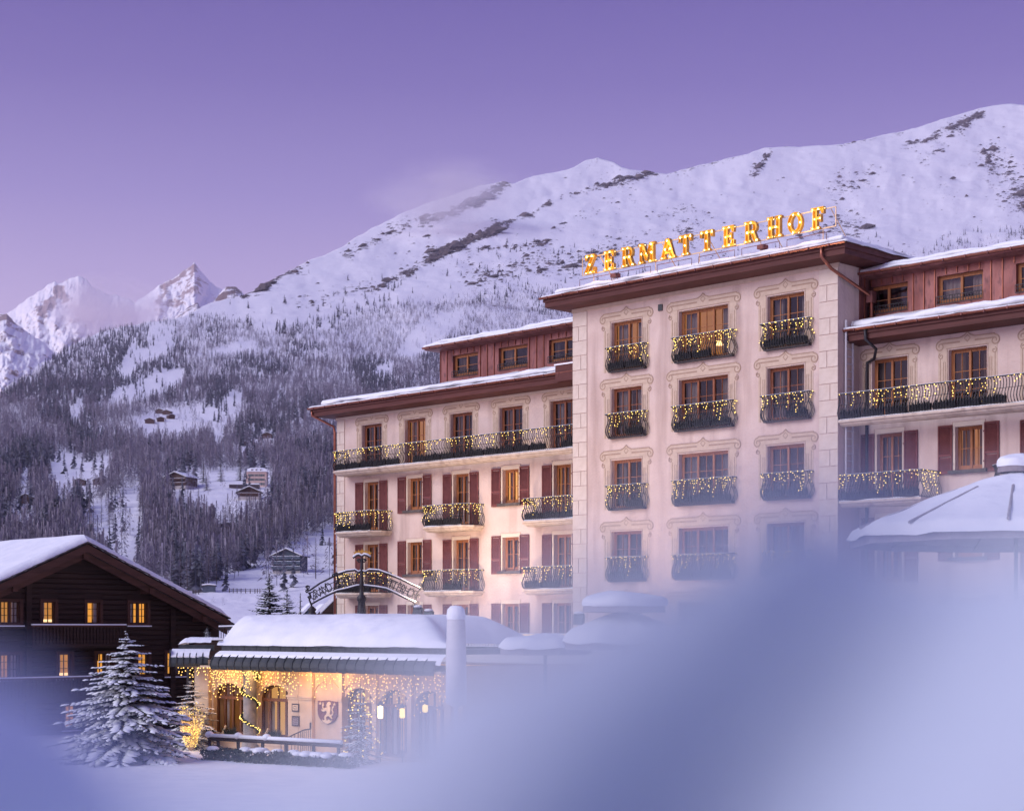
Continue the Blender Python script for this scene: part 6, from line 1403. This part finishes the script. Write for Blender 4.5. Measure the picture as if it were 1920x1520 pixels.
# ================================================================== SNOWY SPRUCES
def spruce(label, base, h, r, seed, whorls, per, snow_amt=1.0, group=None, twigs=10, name='spruce_tree', droop=.25, fluff=1.0):
    rg = random.Random(seed); root = thing(name, label, 'tree', base, 0, group); tr = MB(); nd = MB(); sn = MB()
    tr.tube([(0, 0, 0), (.01*h, 0, h*.4), (0, .006*h, h*.75), (0, 0, h)], [.028*h, .02*h, .01*h, .003*h], 7)
    for wi in range(whorls):
        t = wi/(whorls-1); z = h*(.07+.90*t**.95); R = r*(1-t)**.82*(1-.1*(t < .1))+.03*h*(1-t)+.01*h; n = max(4, int(per*(1-.55*t))); a0 = rg.random()*6.28
        for k in range(n):
            a = a0+6.283*k/n+rg.uniform(-.25, .25); L = R*rg.uniform(.6, 1.25); c, s = math.cos(a), math.sin(a); zz = z+rg.uniform(-.02, .02)*h; up = .25*t-.05
            path = [Vector((c*L*q, s*L*q, zz+L*(up*q-droop*q*q+.22*max(0, q-.7)))) for q in (0, .25, .5, .75, 1.0)]
            tr.tube(path, [.006*h*(1-t*.6), .005*h*(1-t*.6), .004*h*(1-t*.6), .003*h*(1-t*.6), .001*h], 4, cap=False)
            side = Vector((-s, c, 0)); nt_ = max(3, int(twigs*(1-.6*t)))
            for j in range(nt_*2+1):
                q = .18+.82*(j//2)/nt_; sg = 1 if j % 2 else -1; i = min(int(q*4), 3); f = q*4-i; p = path[i].lerp(path[i+1], f)
                if j == nt_*2: d = (path[4]-path[3]).normalized()*L*.22; p = path[4]
                else:
                    tl = L*.36*(1-.55*q)*rg.uniform(.75, 1.2)+.02*h*.4; d = (side*sg*.8+Vector((c, s, 0))*.65+Vector((0, 0, -.18+rg.uniform(-.15, .1)))).normalized()*tl
                w = d.length*.13+.006*h*.35; e = d.cross(Vector((0, 0, 1))); e = (e.normalized() if e.length > 1e-6 else side)*w; u_ = Vector((0, 0, w*.75)); m_ = p+d*.45
                nd.add([p, m_+e, m_-e, p+d, m_-u_], [(0, 4, 1), (0, 2, 4), (1, 4, 3), (2, 3, 4), (0, 1, 3), (0, 3, 2)])
                for jj in range(3):
                    pp = p+d*rg.uniform(.2, .8); dd = (d.normalized()*.5+Vector((rg.uniform(-1, 1), rg.uniform(-1, 1), rg.uniform(-.7, .15)))).normalized()*d.length*.35; ee = dd.orthogonal().normalized()*w*.25
                    nd.add([pp-ee, pp+ee, pp+dd], [(0, 1, 2)])
                if rg.random() < snow_amt:
                    w2 = w*rg.uniform(.75, 1.1)*fluff; e2 = e.normalized()*w2; th = w2*rg.uniform(.6, 1.0); b0 = p+d*.08; b1 = p+d*.95; mm = p+d*.55; lift = Vector((0, 0, .004*h*.4))
                    sn.add([b0+lift, mm+e2+lift, mm-e2+lift, b1+lift, mm+Vector((0, 0, th))+lift, p+d*.25+Vector((0, 0, th*.8))+lift, p+d*.8+Vector((0, 0, th*.7))+lift],
                           [(0, 1, 5), (0, 5, 2), (1, 4, 5), (2, 5, 4), (1, 6, 4), (2, 4, 6), (1, 3, 6), (2, 6, 3)])
    tr.build('trunk', M['bark'], root); nd.build('crown', M['needle'], root)
    if snow_amt > 0: tag(sn.build('snow', M['snow_fine'], root, True), kind='stuff')
    return root
b = pt(237, 1415, 56); spruce('tall snow-laden spruce standing before the dark chalet', (b.x, 56, float(ground_z(b.x, 56))-.05), pt(237, 1178, 56).z-float(ground_z(b.x, 56)), 2.15, 5, 19, 15, 1.0, twigs=12, fluff=1.3)
b = pt(356, 1400, 62.5); spruce('snow-heavy spruce squeezed between chalet and lit limestone pilaster', (b.x, 63.0, -.05), pt(356, 1262, 62.5).z, 1.05, 6, 14, 14, 1.0, twigs=10)
b = pt(505, 1140, 128); spruce('dark spruce with little snow behind the pavilion roof', (b.x, 128, .1), pt(505, 1076, 128).z-.1, 2.2, 7, 26, 19, .45, twigs=11, droop=.12)
b = pt(538, 1145, 134); spruce('smaller snow-dusted spruce beside the dark spruce behind the pavilion', (b.x, 134, .1), pt(538, 1103, 134).z-.1, 1.7, 8, 21, 17, .8, twigs=10, droop=.15)
b = pt(563, 1145, 150); spruce('slim little spruce near the snowy roofs left of the hotel', (b.x, 150, .3), pt(563, 1111, 150).z-.3, .8, 9, 13, 9, .6, twigs=5)
b = pt(388, 1197, 70.5); spruce('tiny frosted fir in a tub on the roof terrace', (b.x, 70.5, b.z), .52, .2, 10, 9, 8, 1.0, twigs=4, name='potted_fir')
# gold-lit shrub wrapped with tiny lamps
b = pt(358, 1397, 61.6); root = thing('lit_shrub', 'bare shrub wrapped in tiny golden lamps beside the limestone pilaster', 'shrub', (b.x, 61.6, 0)); rg = random.Random(2); tw = MB(); bl = MB()
for k in range(150):
    a = rg.uniform(0, 6.28); L = rg.uniform(.5, 1.75); lean = rg.uniform(.05, .36); P = [Vector((0, 0, 0))]; x = Vector((math.cos(a)*.1, math.sin(a)*.1, 0))
    for j in range(1, 6):
        t = j/5; P.append(x+Vector((math.cos(a)*L*lean*t+rg.uniform(-.04, .04), math.sin(a)*L*lean*t+rg.uniform(-.04, .04), L*t)))
    tw.tube(P, [.012, .010, .008, .006, .005, .003], 3, cap=False)
    for j in range(9): q = P[1].lerp(P[5], rg.random()); bl.octa(q+Vector((rg.uniform(-.06, .06), rg.uniform(-.06, .06), rg.uniform(-.05, .05))), rg.uniform(.009, .015))
    for j in range(6): q = P[2].lerp(P[5], rg.random()); d = Vector((rg.uniform(-1, 1), rg.uniform(-1, 1), rg.uniform(.2, 1))).normalized()*.2; e = d.orthogonal().normalized()*.006; tw.add([q-e, q+e, q+d], [(0, 1, 2)])
tag(tw.build('twigs', M['sand'], root), kind='stuff'); tag(bl.build('bulbs', M['bulb'], root), kind='stuff')
l = bpy.data.lights.new('shrub_glow', 'POINT'); l.energy = 14; l.color = (1, .58, .2); l.shadow_soft_size = .3; lo = bpy.data.objects.new('shrub_glow', l); COL.objects.link(lo); lo.location = (b.x, 61.2, .9)
# snow-frosted potted tree in front of the glazed pavilion front
b = pt(683, 1400, 56.5); spruce('snow-frosted little fir with amber lamps by the pavilion door', (b.x, 55.0, 0), 2.6, .75, 14, 14, 9, 1.0, twigs=5); 
bl = MB(); rg = random.Random(9)
for k in range(60):
    t = rg.random(); a = rg.uniform(0, 6.28); R = .7*(1-t)+.05; bl.octa((b.x+R*math.cos(a), 55.0+R*math.sin(a), .3+2.2*t), .026)
fw = MB().tube([(b.x+(.7*(1-k/40)+.05)*math.cos(k*.8), 55.0+(.7*(1-k/40)+.05)*math.sin(k*.8), .3+2.2*k/40) for k in range(41)], .008, 3).build('fir_lights', M['iron'], None); tag(fw, 'amber lamps strewn over the little fir by the pavilion door', 'string lights'); tag(bl.build('bulbs', M['bulb'], fw), kind='stuff')

# ================================================================== HOUSES ON THE HILLSIDE
def hut(name, label, cat, px, py, w, d, hw, pitch, rot, wall='chalet_brown', winrows=0, wincols=0, lit=(), balc=0, group=None, ov=.6, base='offwhite', basement=0.0, shut=None):
    p = terr(np.array([float(px)]), np.array([float(py)]))[0]; root = thing(name, label, cat, (p[0], p[1], p[2]-.4), rot, group); rise = w/2*math.tan(rad(pitch)); H = hw+.4
    if basement: MB().box(-w/2, w/2, -d/2, d/2, -2.5, basement+.4).build('basement', M[base], root)
    z0 = basement+.4 if basement else -2.5
    wl_ = MB().prism([(-w/2, z0), (w/2, z0), (w/2, H), (0, H+rise), (-w/2, H)], -d/2+.001, d/2).build('wall', M[wall], root)
    for sg in (-1, 1):
        e = w/2+ov; ze = H-ov*math.tan(rad(pitch)); t = .25
        MB().add([(0, -d/2-ov, H+rise), (sg*e, -d/2-ov, ze), (sg*e, d/2+ov, ze), (0, d/2+ov, H+rise), (0, -d/2-ov, H+rise+t), (sg*e, -d/2-ov, ze+t), (sg*e, d/2+ov, ze+t), (0, d/2+ov, H+rise+t)], [(0,1,2,3),(4,7,6,5),(0,4,5,1),(1,5,6,2),(2,6,7,3)]).build('roof', M['slate'], root)
        t2 = .62
        MB().add([(0, -d/2-ov+.08, H+rise+t), (sg*(e-.05), -d/2-ov+.08, ze+t), (sg*(e-.05), d/2+ov, ze+t), (0, d/2+ov, H+rise+t), (0, -d/2-ov+.15, H+rise+t2), (sg*(e-.12), -d/2-ov+.15, ze+t2*.95), (sg*(e-.12), d/2+ov, ze+t2*.95), (0, d/2+ov, H+rise+t2)], [(4,7,6,5),(0,4,5,1),(1,5,6,2),(2,6,7,3)]).build('roof_snow', M['snow'], root)
    for r in range(winrows):
        for c in range(wincols):
            x = -w/2+w*(c+.5)/wincols; z = .4+(basement if basement else 0)+(hw-basement)*(r+.5)/max(1, winrows)-.5
            wn = MB().box(x-.55, x+.55, -d/2-.09, -d/2-.004, z, z+1.15).build('window', M['offwhite'], root); MB().box(x-.42, x+.42, -d/2-.11, -d/2-.092, z+.1, z+1.05).build('pane', M['chalet_lit'] if (r, c) in lit else M['plaque'], wn)
            if shut:
                for s in (-1, 1): MB().box(x+s*.85-.28, x+s*.85+.28, -d/2-.08, -d/2-.005, z, z+1.15).build('shutter', M[shut], root)
    for k in range(balc):
        z = .4+basement+(hw-basement)*(k+.35)/max(1, balc); bb = MB().box(-w/2-.3, w/2+.3, -d/2-1.1, -d/2-.003, z-.15, z).build('balcony', M[wall], root); MB().box(-w/2-.3, w/2+.3, -d/2-1.1, -d/2-1.02, z, z+.85).build('balustrade', M[wall], bb); MB().box(-w/2-.3, w/2+.3, -d/2-1.15, -d/2-.98, z+.85, z+.98).build('rail_snow', M['snow'], bb)
    return root
hut('hillside_chalet', 'wide brown chalet with two long balconies on the knoll crest', 'chalet', 340, 917, 12.5, 12, 5.2, 21, -.35, 'chalet_brown', 2, 5, balc=2, ov=1.3, basement=.6)
hut('hillside_chalet', 'brown chalet with a round gable window below the salmon house', 'chalet', 468, 938, 11.0, 9, 3.2, 24, .1, 'chalet_brown', 1, 4, balc=1, ov=1.1, basement=1.0)
hut('hillside_chalet', 'blue-grey balconied chalet standing alone on the lower meadow', 'chalet', 544, 1073, 9.5, 9, 5.6, 24, -.15, 'chalet_blue', 3, 3, lit=((0, 1), (0, 2)), balc=3, ov=.9, basement=.5)
hut('hillside_barn', 'old brown barn half hidden among the larches of the grove', 'barn', 424, 1000, 8.0, 8, 3.4, 15, .25, 'chalet_brown', 0, 0, ov=.8)
hut('field_hut', 'small dark blue-grey hut at the foot of the grove', 'hut', 392, 1109, 3.6, 3.0, 1.7, 6, .1, 'chalet_blue', ov=.3)
hut('hillside_barn', 'low brown barn on the slope just above the log chalet ridge', 'barn', 135, 994, 6.5, 6, 3.4, 10, .0, 'chalet_brown', ov=.7)
hut('hillside_barn', 'little barn among trees at the far edge of the slope', 'barn', 28, 992, 5.0, 6, 2.6, 20, .3, 'chalet_brown', ov=.7)
hut('hillside_barn', 'dark gabled barn on the snowy terrace edge left of the grove', 'barn', 55, 946, 8.0, 7, 2.6, 22, -.2, 'chalet_brown', ov=.9)
for k, (x_, y_, w_) in enumerate(((302, 775, 9), (314, 777, 8), (281, 793, 8), (301, 791, 6), (320, 787, 6))):
    hut('alpine_barn', 'tiny dark barn of the hamlet in the high clearing', 'barn', x_, y_, w_, 7, 2.6, 20, .2*k-.3, 'chalet_brown', group='hamlet barns in the high clearing', ov=.6)
hut('alpine_barn', 'single dark barn at the end of the narrow snowy ledge', 'barn', 501, 813, 9, 7, 2.6, 20, .1, 'chalet_brown', ov=.6); hut('alpine_barn', 'half buried barn at the start of the narrow snowy ledge', 'barn', 457, 827, 7, 6, 2.0, 15, .1, 'chalet_brown', ov=.6)
hut('alpine_barn', 'small barn beside the snowy strip above the knoll', 'barn', 150, 912, 6, 6, 2.2, 18, .1, 'chalet_brown', ov=.5); hut('alpine_barn', 'small barn under the trees at the top of the knoll strip', 'barn', 186, 910, 6, 6, 2.2, 18, .4, 'chalet_brown', ov=.5)
# salmon house with hipped snowy roof and dormers
p = terr(np.array([482.]), np.array([914.]))[0]; root = thing('salmon_house', 'salmon-pink three-storey house with green shutters and hipped snowy roof', 'house', (p[0], p[1], p[2]-.5), .05); w, d, h = 10.8, 9.0, 7.8
MB().box(-w/2, w/2, -d/2, d/2, -2, h).build('wall', M['pink_wall'], root)
hp = lambda e, z: [(-w/2-e, -d/2-e, z), (w/2+e, -d/2-e, z), (w/2+e, d/2+e, z), (-w/2-e, d/2+e, z)]
MB().add(hp(.5, h)+hp(.5, h+.25)+hp(-.9, h+1.7)+hp(-2.2, h+2.3), [(0,3,2,1)]+[(k*4+i, k*4+(i+1) % 4, k*4+4+(i+1) % 4, k*4+4+i) for k in range(3) for i in range(4)]+[(12,13,14,15)]).build('roof', M['snow'], root)
for x in (-2.3, 0, 2.3):
    dr = MB().box(x-.45, x+.45, -d/2+.0, -d/2+1.4, h+.35, h+1.35).build('dormer', M['offwhite'], root); MB().ball((x, -d/2-.03, h+.85), .32, 8, 6).build('pane', M['plaque'], dr); MB().box(x-.6, x+.6, -d/2-.15, -d/2+1.4, h+1.35, h+1.65).build('dormer_snow', M['snow'], dr)
for r in range(3):
    for x in (-3.5, -1.9, .1, 2.0, 3.6):
        if r == 0 and x < .0: continue
        z = .7+r*2.3; wn = MB().box(x-.34, x+.34, -d/2-.08, -d/2-.004, z, z+1.25).build('window', M['offwhite'], root); MB().box(x-.24, x+.24, -d/2-.1, -d/2-.082, z+.1, z+1.15).build('pane', M['plaque'], wn)
        for s in (-1, 1): MB().box(x+s*.6-.22, x+s*.6+.22, -d/2-.07, -d/2-.005, z, z+1.25).build('shutter', M['green_shutter'], root)
p2 = terr(np.array([455.]), np.array([918.]))[0]; tb = thing('snowy_outbuilding', 'long low flat-roofed outbuilding beside the salmon house', 'outbuilding', (p2[0], p2[1]-2, p2[2]-.5)); MB().box(-6.5, 9, -2, 2, -2, 1.9).build('wall', M['plaque'], tb); MB().box(-6.9, 9.3, -2.4, 2.3, 1.9, 2.5).build('roof_snow', M['snow'], tb)
# dark conifers around the knoll crest
for k, (x_, y_, h_) in enumerate(((381, 908, 13), (387, 921, 9), (450, 905, 13), (305, 935, 11), (414, 906, 11), (520, 905, 12), (174, 856, 14), (297, 806, 10), (311, 811, 9), (440, 752, 9), (428, 748, 8))):
    p = terr(np.array([float(x_)]), np.array([float(y_)]))[0]; lab = {0: 'tall dark spruce behind the brown chalet on the knoll', 1: 'short dense dark spruce beside the knoll chalet', 2: 'dark spruce next to the salmon house', 3: 'dark pine at the left end of the grove', 4: 'dark pine between the knoll chalet and the salmon house', 5: 'snow-dusted spruce on the far side of the salmon house', 6: 'dark spruce standing alone above the snowy strip'}.get(k, 'dark spruce at the rim of the high clearing')
    spruce(lab, (p[0], p[1], p[2]-.4), h_, h_*.23, 30+k, 13, 8, .35, twigs=3, group='conifers at the high clearing' if k > 6 else None, droop=.15)
# roofs of houses in the valley, left of the hotel
p = pt(596, 1150, 160)
for (x0, x1, yt, Y, lab, wl_, gr) in ((568, 592, 1143, 160, 'snowy roof of a low dark house behind the pavilion dome', 'chalet_blue', None), (590, 615, 1146, 150, 'snowy roof of a red-brown hut left of the hotel downpipe', 'shutter', None)):
    a, b = pt(x0, yt, Y), pt(x1, yt, Y); w = b.x-a.x; root = thing('valley_house', lab, 'house', ((a.x+b.x)/2, Y, 0), .2)
    MB().prism([(-w/2, -.3), (w/2, -.3), (w/2, a.z-.5), (0, a.z+.3), (-w/2, a.z-.5)], -2, 2).build('wall', M[wl_], root)
    for s in (-1, 1): MB().add([(0, -2.4, a.z+.35), (s*(w/2+.4), -2.4, a.z-.65), (s*(w/2+.4), 2.4, a.z-.65), (0, 2.4, a.z+.35), (0, -2.4, a.z+.65), (s*(w/2+.4), -2.4, a.z-.35), (s*(w/2+.4), 2.4, a.z-.35), (0, 2.4, a.z+.65)], [(0,1,2,3),(4,7,6,5),(0,4,5,1),(1,5,6,2),(2,6,7,3)]).build('roof_snow', M['snow'], root)
root = thing('barn_roof', 'steep dark barn roof edged with snow against the hotel corner', 'barn', (0, 0, 0)); q = [pt(600, 1150, 100), pt(634, 1116, 100), pt(634, 1150, 100)]
a, b, c = q; MB().add([a, b, b+Vector((4, 8, 0)), a+Vector((4, 8, 0)), a+Vector((0, 0, .3)), b+Vector((0, 0, .3)), b+Vector((4, 8, .3)), a+Vector((4, 8, .3))], [(0,1,2,3),(4,7,6,5),(0,4,5,1),(1,5,6,2)]).build('roof_snow', M['snow'], root)
MB().add([a-Vector((0, .0, .05)), b-Vector((0, 0, .05)), Vector((b.x, b.y, 0)), Vector((a.x, a.y, 0))], [(0, 1, 2, 3)]).build('wall', M['log'], root)
# field fences on the meadow
for (P, lab) in (([(430, 1113), (452, 1112), (478, 1111), (492, 1111)], 'low snowy plank fence across the lower meadow'), ([(600, 1020), (615, 1022), (632, 1024), (650, 1023)], 'thin wire fence on the meadow left of the hotel'), ([(345, 1115), (362, 1112), (378, 1112)], 'short dark fence near the field hut')):
    Q = [terr(np.array([float(x_)]), np.array([float(y_)]))[0] for x_, y_ in P]; Q = [Vector(q) for q in Q]; root = thing('field_fence', lab, 'fence', (0, 0, 0))
    for hz in (.6, 1.1): MB().tube([q+Vector((0, 0, hz)) for q in Q], .09, 4).build('rail', M['bark'], root)
    for i in range(len(Q)-1):
        for t in (0, .33, .66): q = Q[i].lerp(Q[i+1], t); MB().box(-.1, .1, -.1, .1, -.5, 1.4).build('post', M['bark'], root, loc=q)
ch = thing('chimney_stack', 'terracotta chimney stack with a warm lamp behind the chalet roof', 'chimney', tuple(pt(338, 1112, 100)-Vector((0, 0, 6)))); MB().box(-.5, .5, -.4, .4, 0, 6).build('stack', M['terracotta'], ch); MB().box(-.6, .6, -.5, .5, 6, 6.15).build('snow', M['snow'], ch)

# ================================================================== WIND-BLOWN SNOW AND CLOUD AT THE PEAKS
def mist(name, c, size, dens, scale, seed):
    m = bpy.data.materials.new(name); m.use_nodes = True; n = m.node_tree; n.nodes.clear(); o = n.nodes.new('ShaderNodeOutputMaterial'); v = n.nodes.new('ShaderNodeVolumePrincipled'); v.inputs['Color'].default_value = (.97, .93, .96, 1); v.inputs['Anisotropy'].default_value = .2
    tc_ = n.nodes.new('ShaderNodeTexCoord'); le = n.nodes.new('ShaderNodeVectorMath'); le.operation = 'LENGTH'; n.links.new(tc_.outputs['Object'], le.inputs[0])
    mr = n.nodes.new('ShaderNodeMapRange'); mr.interpolation_type = 'SMOOTHSTEP'; mr.inputs[1].default_value = 1.0; mr.inputs[2].default_value = .15; n.links.new(le.outputs['Value'], mr.inputs[0])
    ns = n.nodes.new('ShaderNodeTexNoise'); ns.inputs['Scale'].default_value = scale; ns.inputs['Detail'].default_value = 3; ns.noise_dimensions = '3D'; mp = n.nodes.new('ShaderNodeMapping'); mp.inputs['Location'].default_value = (seed, seed*2, 0); n.links.new(tc_.outputs['Object'], mp.inputs[0]); n.links.new(mp.outputs[0], ns.inputs['Vector'])
    m2 = n.nodes.new('ShaderNodeMapRange'); m2.inputs[1].default_value = .38; m2.inputs[2].default_value = .72; n.links.new(ns.outputs['Fac'], m2.inputs[0])
    mu = n.nodes.new('ShaderNodeMath'); mu.operation = 'MULTIPLY'; n.links.new(mr.outputs[0], mu.inputs[0]); n.links.new(m2.outputs[0], mu.inputs[1]); mu2 = n.nodes.new('ShaderNodeMath'); mu2.operation = 'MULTIPLY'; mu2.inputs[1].default_value = dens; n.links.new(mu.outputs[0], mu2.inputs[0])
    n.links.new(mu2.outputs[0], v.inputs['Density']); n.links.new(v.outputs[0], o.inputs['Volume'])
    mb = MB(); mb.ball((0, 0, 0), 1.0, 16, 10); ob = mb.build(name, m, None); ob.location = c; ob.scale = size; tag(ob, kind='stuff'); return ob
mist('wind_blown_snow', pt(205, 585, 8300), (360, 420, 190), .016, 1.6, 3)
mist('summit_cloud', pt(850, 372, 4900), (300, 240, 130), .012, 1.5, 7)

# ================================================================== FOREGROUND: snow heaped on the parapet right in front of the lens
FP = [(-900,1000),(-760,1060),(-520,1190),(-410,1300),(-310,1420),(-200,1530),(60,1590),(380,1585),(510,1515),(620,1405),(740,1298),(850,1215),(950,1185),(1050,1140),(1130,1098),(1250,1018),(1400,935),(1500,900),(1570,888),(1700,925),(1800,960),(1920,985),(2200,940),(2900,1000)]
Y0 = .36
xs = np.linspace(-.30, .34, 230); ys = np.concatenate([np.linspace(.28, .44, 34), np.linspace(.45, 1.0, 34)])
SX, SY = np.meshgrid(xs, ys)
pxv = PCX+SX/Y0*F; top = np.interp(pxv.ravel(), [p[0] for p in FP], [p[1] for p in FP]).reshape(SX.shape); zt = CZ+(HY-top)/F*Y0
fr = np.clip((SY-.28)/.08, 0, 1); fr = np.sqrt(np.clip(1-(1-fr)**2, 0, 1)); bk = np.clip((1.0-SY)/.42, 0, 1); bk = bk*bk*(3-2*bk)
zbase = CZ-.20
SZ = zbase+(zt-zbase)*fr*np.where(SY < .43, 1, bk) + (fbm(SX*22, SY*22, 4, 66)-.5)*.028*fr
SZ = SZ-np.clip(SY-.36, 0, 9)*.10
# the heap folds in and out: drifts nearer the lens between hollows
FQ = PCX+SX/Y0*F+((HY-(SZ-CZ)/Y0*F)-1200)*.9
SY = SY + np.interp(FQ.ravel(), [-900, -200, 200, 560, 1080, 1260, 1500, 1620, 2050, 2900], [.0, -.02, .02, .06, -.03, .0, .045, .045, -.05, .02]).reshape(SX.shape)*np.clip((.6-SY)/.2, 0, 1)
o = link('snow_bank', np_mesh('snow_bank', np.stack([SX, SY, SZ], -1).reshape(-1, 3), grid_faces(len(ys), len(xs)), M['shade_blue_snow'])); tag(o, kind='structure')
pw_ = thing('parapet_wall', 'rough stone parapet buried under heaped snow at the viewpoint', 'wall', (0, .64, 0))
MB().box(-1.6, 1.6, -.30, .36, 2.4, CZ-.25).build('wall', M['stone'], pw_)
MB().box(-1.6, 1.6, -.33, .40, CZ-.25, CZ-.185).build('coping_snow', M['snow_fine'], pw_)
# added unseen shelter to shade the snow bank (behind and beside the lens)
sh_ = thing('shade_screen', 'added unseen light-blocking shelter with pale blue rear boards behind the parapet', 'screen', (0, 0, 2.6))
MB().box(-1.6, 4.6, -2.15, -2.0, 0, 4.6).build('rear_wall', M['blue_bounce'], sh_)  # added boards of the shade screen, bounce blue light onto the snow bank
MB().box(-2.2, -2.05, -1.15, -.5, 0, 4.6).build('side_wall', M['log_beam'], sh_)  # added side of the unseen shade screen
for x_, y_ in ((-1.5, -2.6), (4.4, -2.6), (4.4, -.2)): MB().box(x_-.07, x_+.07, y_-.07, y_+.07, 0, 4.6).build('post', M['log_beam'], sh_)  # added posts of the unseen shade screen
MB().box(-1.7, 4.7, -2.8, -1.9, 4.6, 4.75).build('shade_screen_beam', M['log_beam'], sh_)

# ================================================================== HAZE: the cold air between the valley and the peaks
hz = bpy.data.materials.new('haze'); hz.use_nodes = True; n = hz.node_tree; n.nodes.clear(); ho = n.nodes.new('ShaderNodeOutputMaterial'); hv = n.nodes.new('ShaderNodeVolumePrincipled')
hv.inputs['Color'].default_value = (.92, .88, 1.0, 1); hv.inputs['Density'].default_value = .000028; hv.inputs['Anisotropy'].default_value = .15
n.links.new(hv.outputs[0], ho.inputs['Volume'])
tag(MB().box(-13000, 13000, -300, 14500, -60, 3000).build('haze', hz, None), kind='stuff')
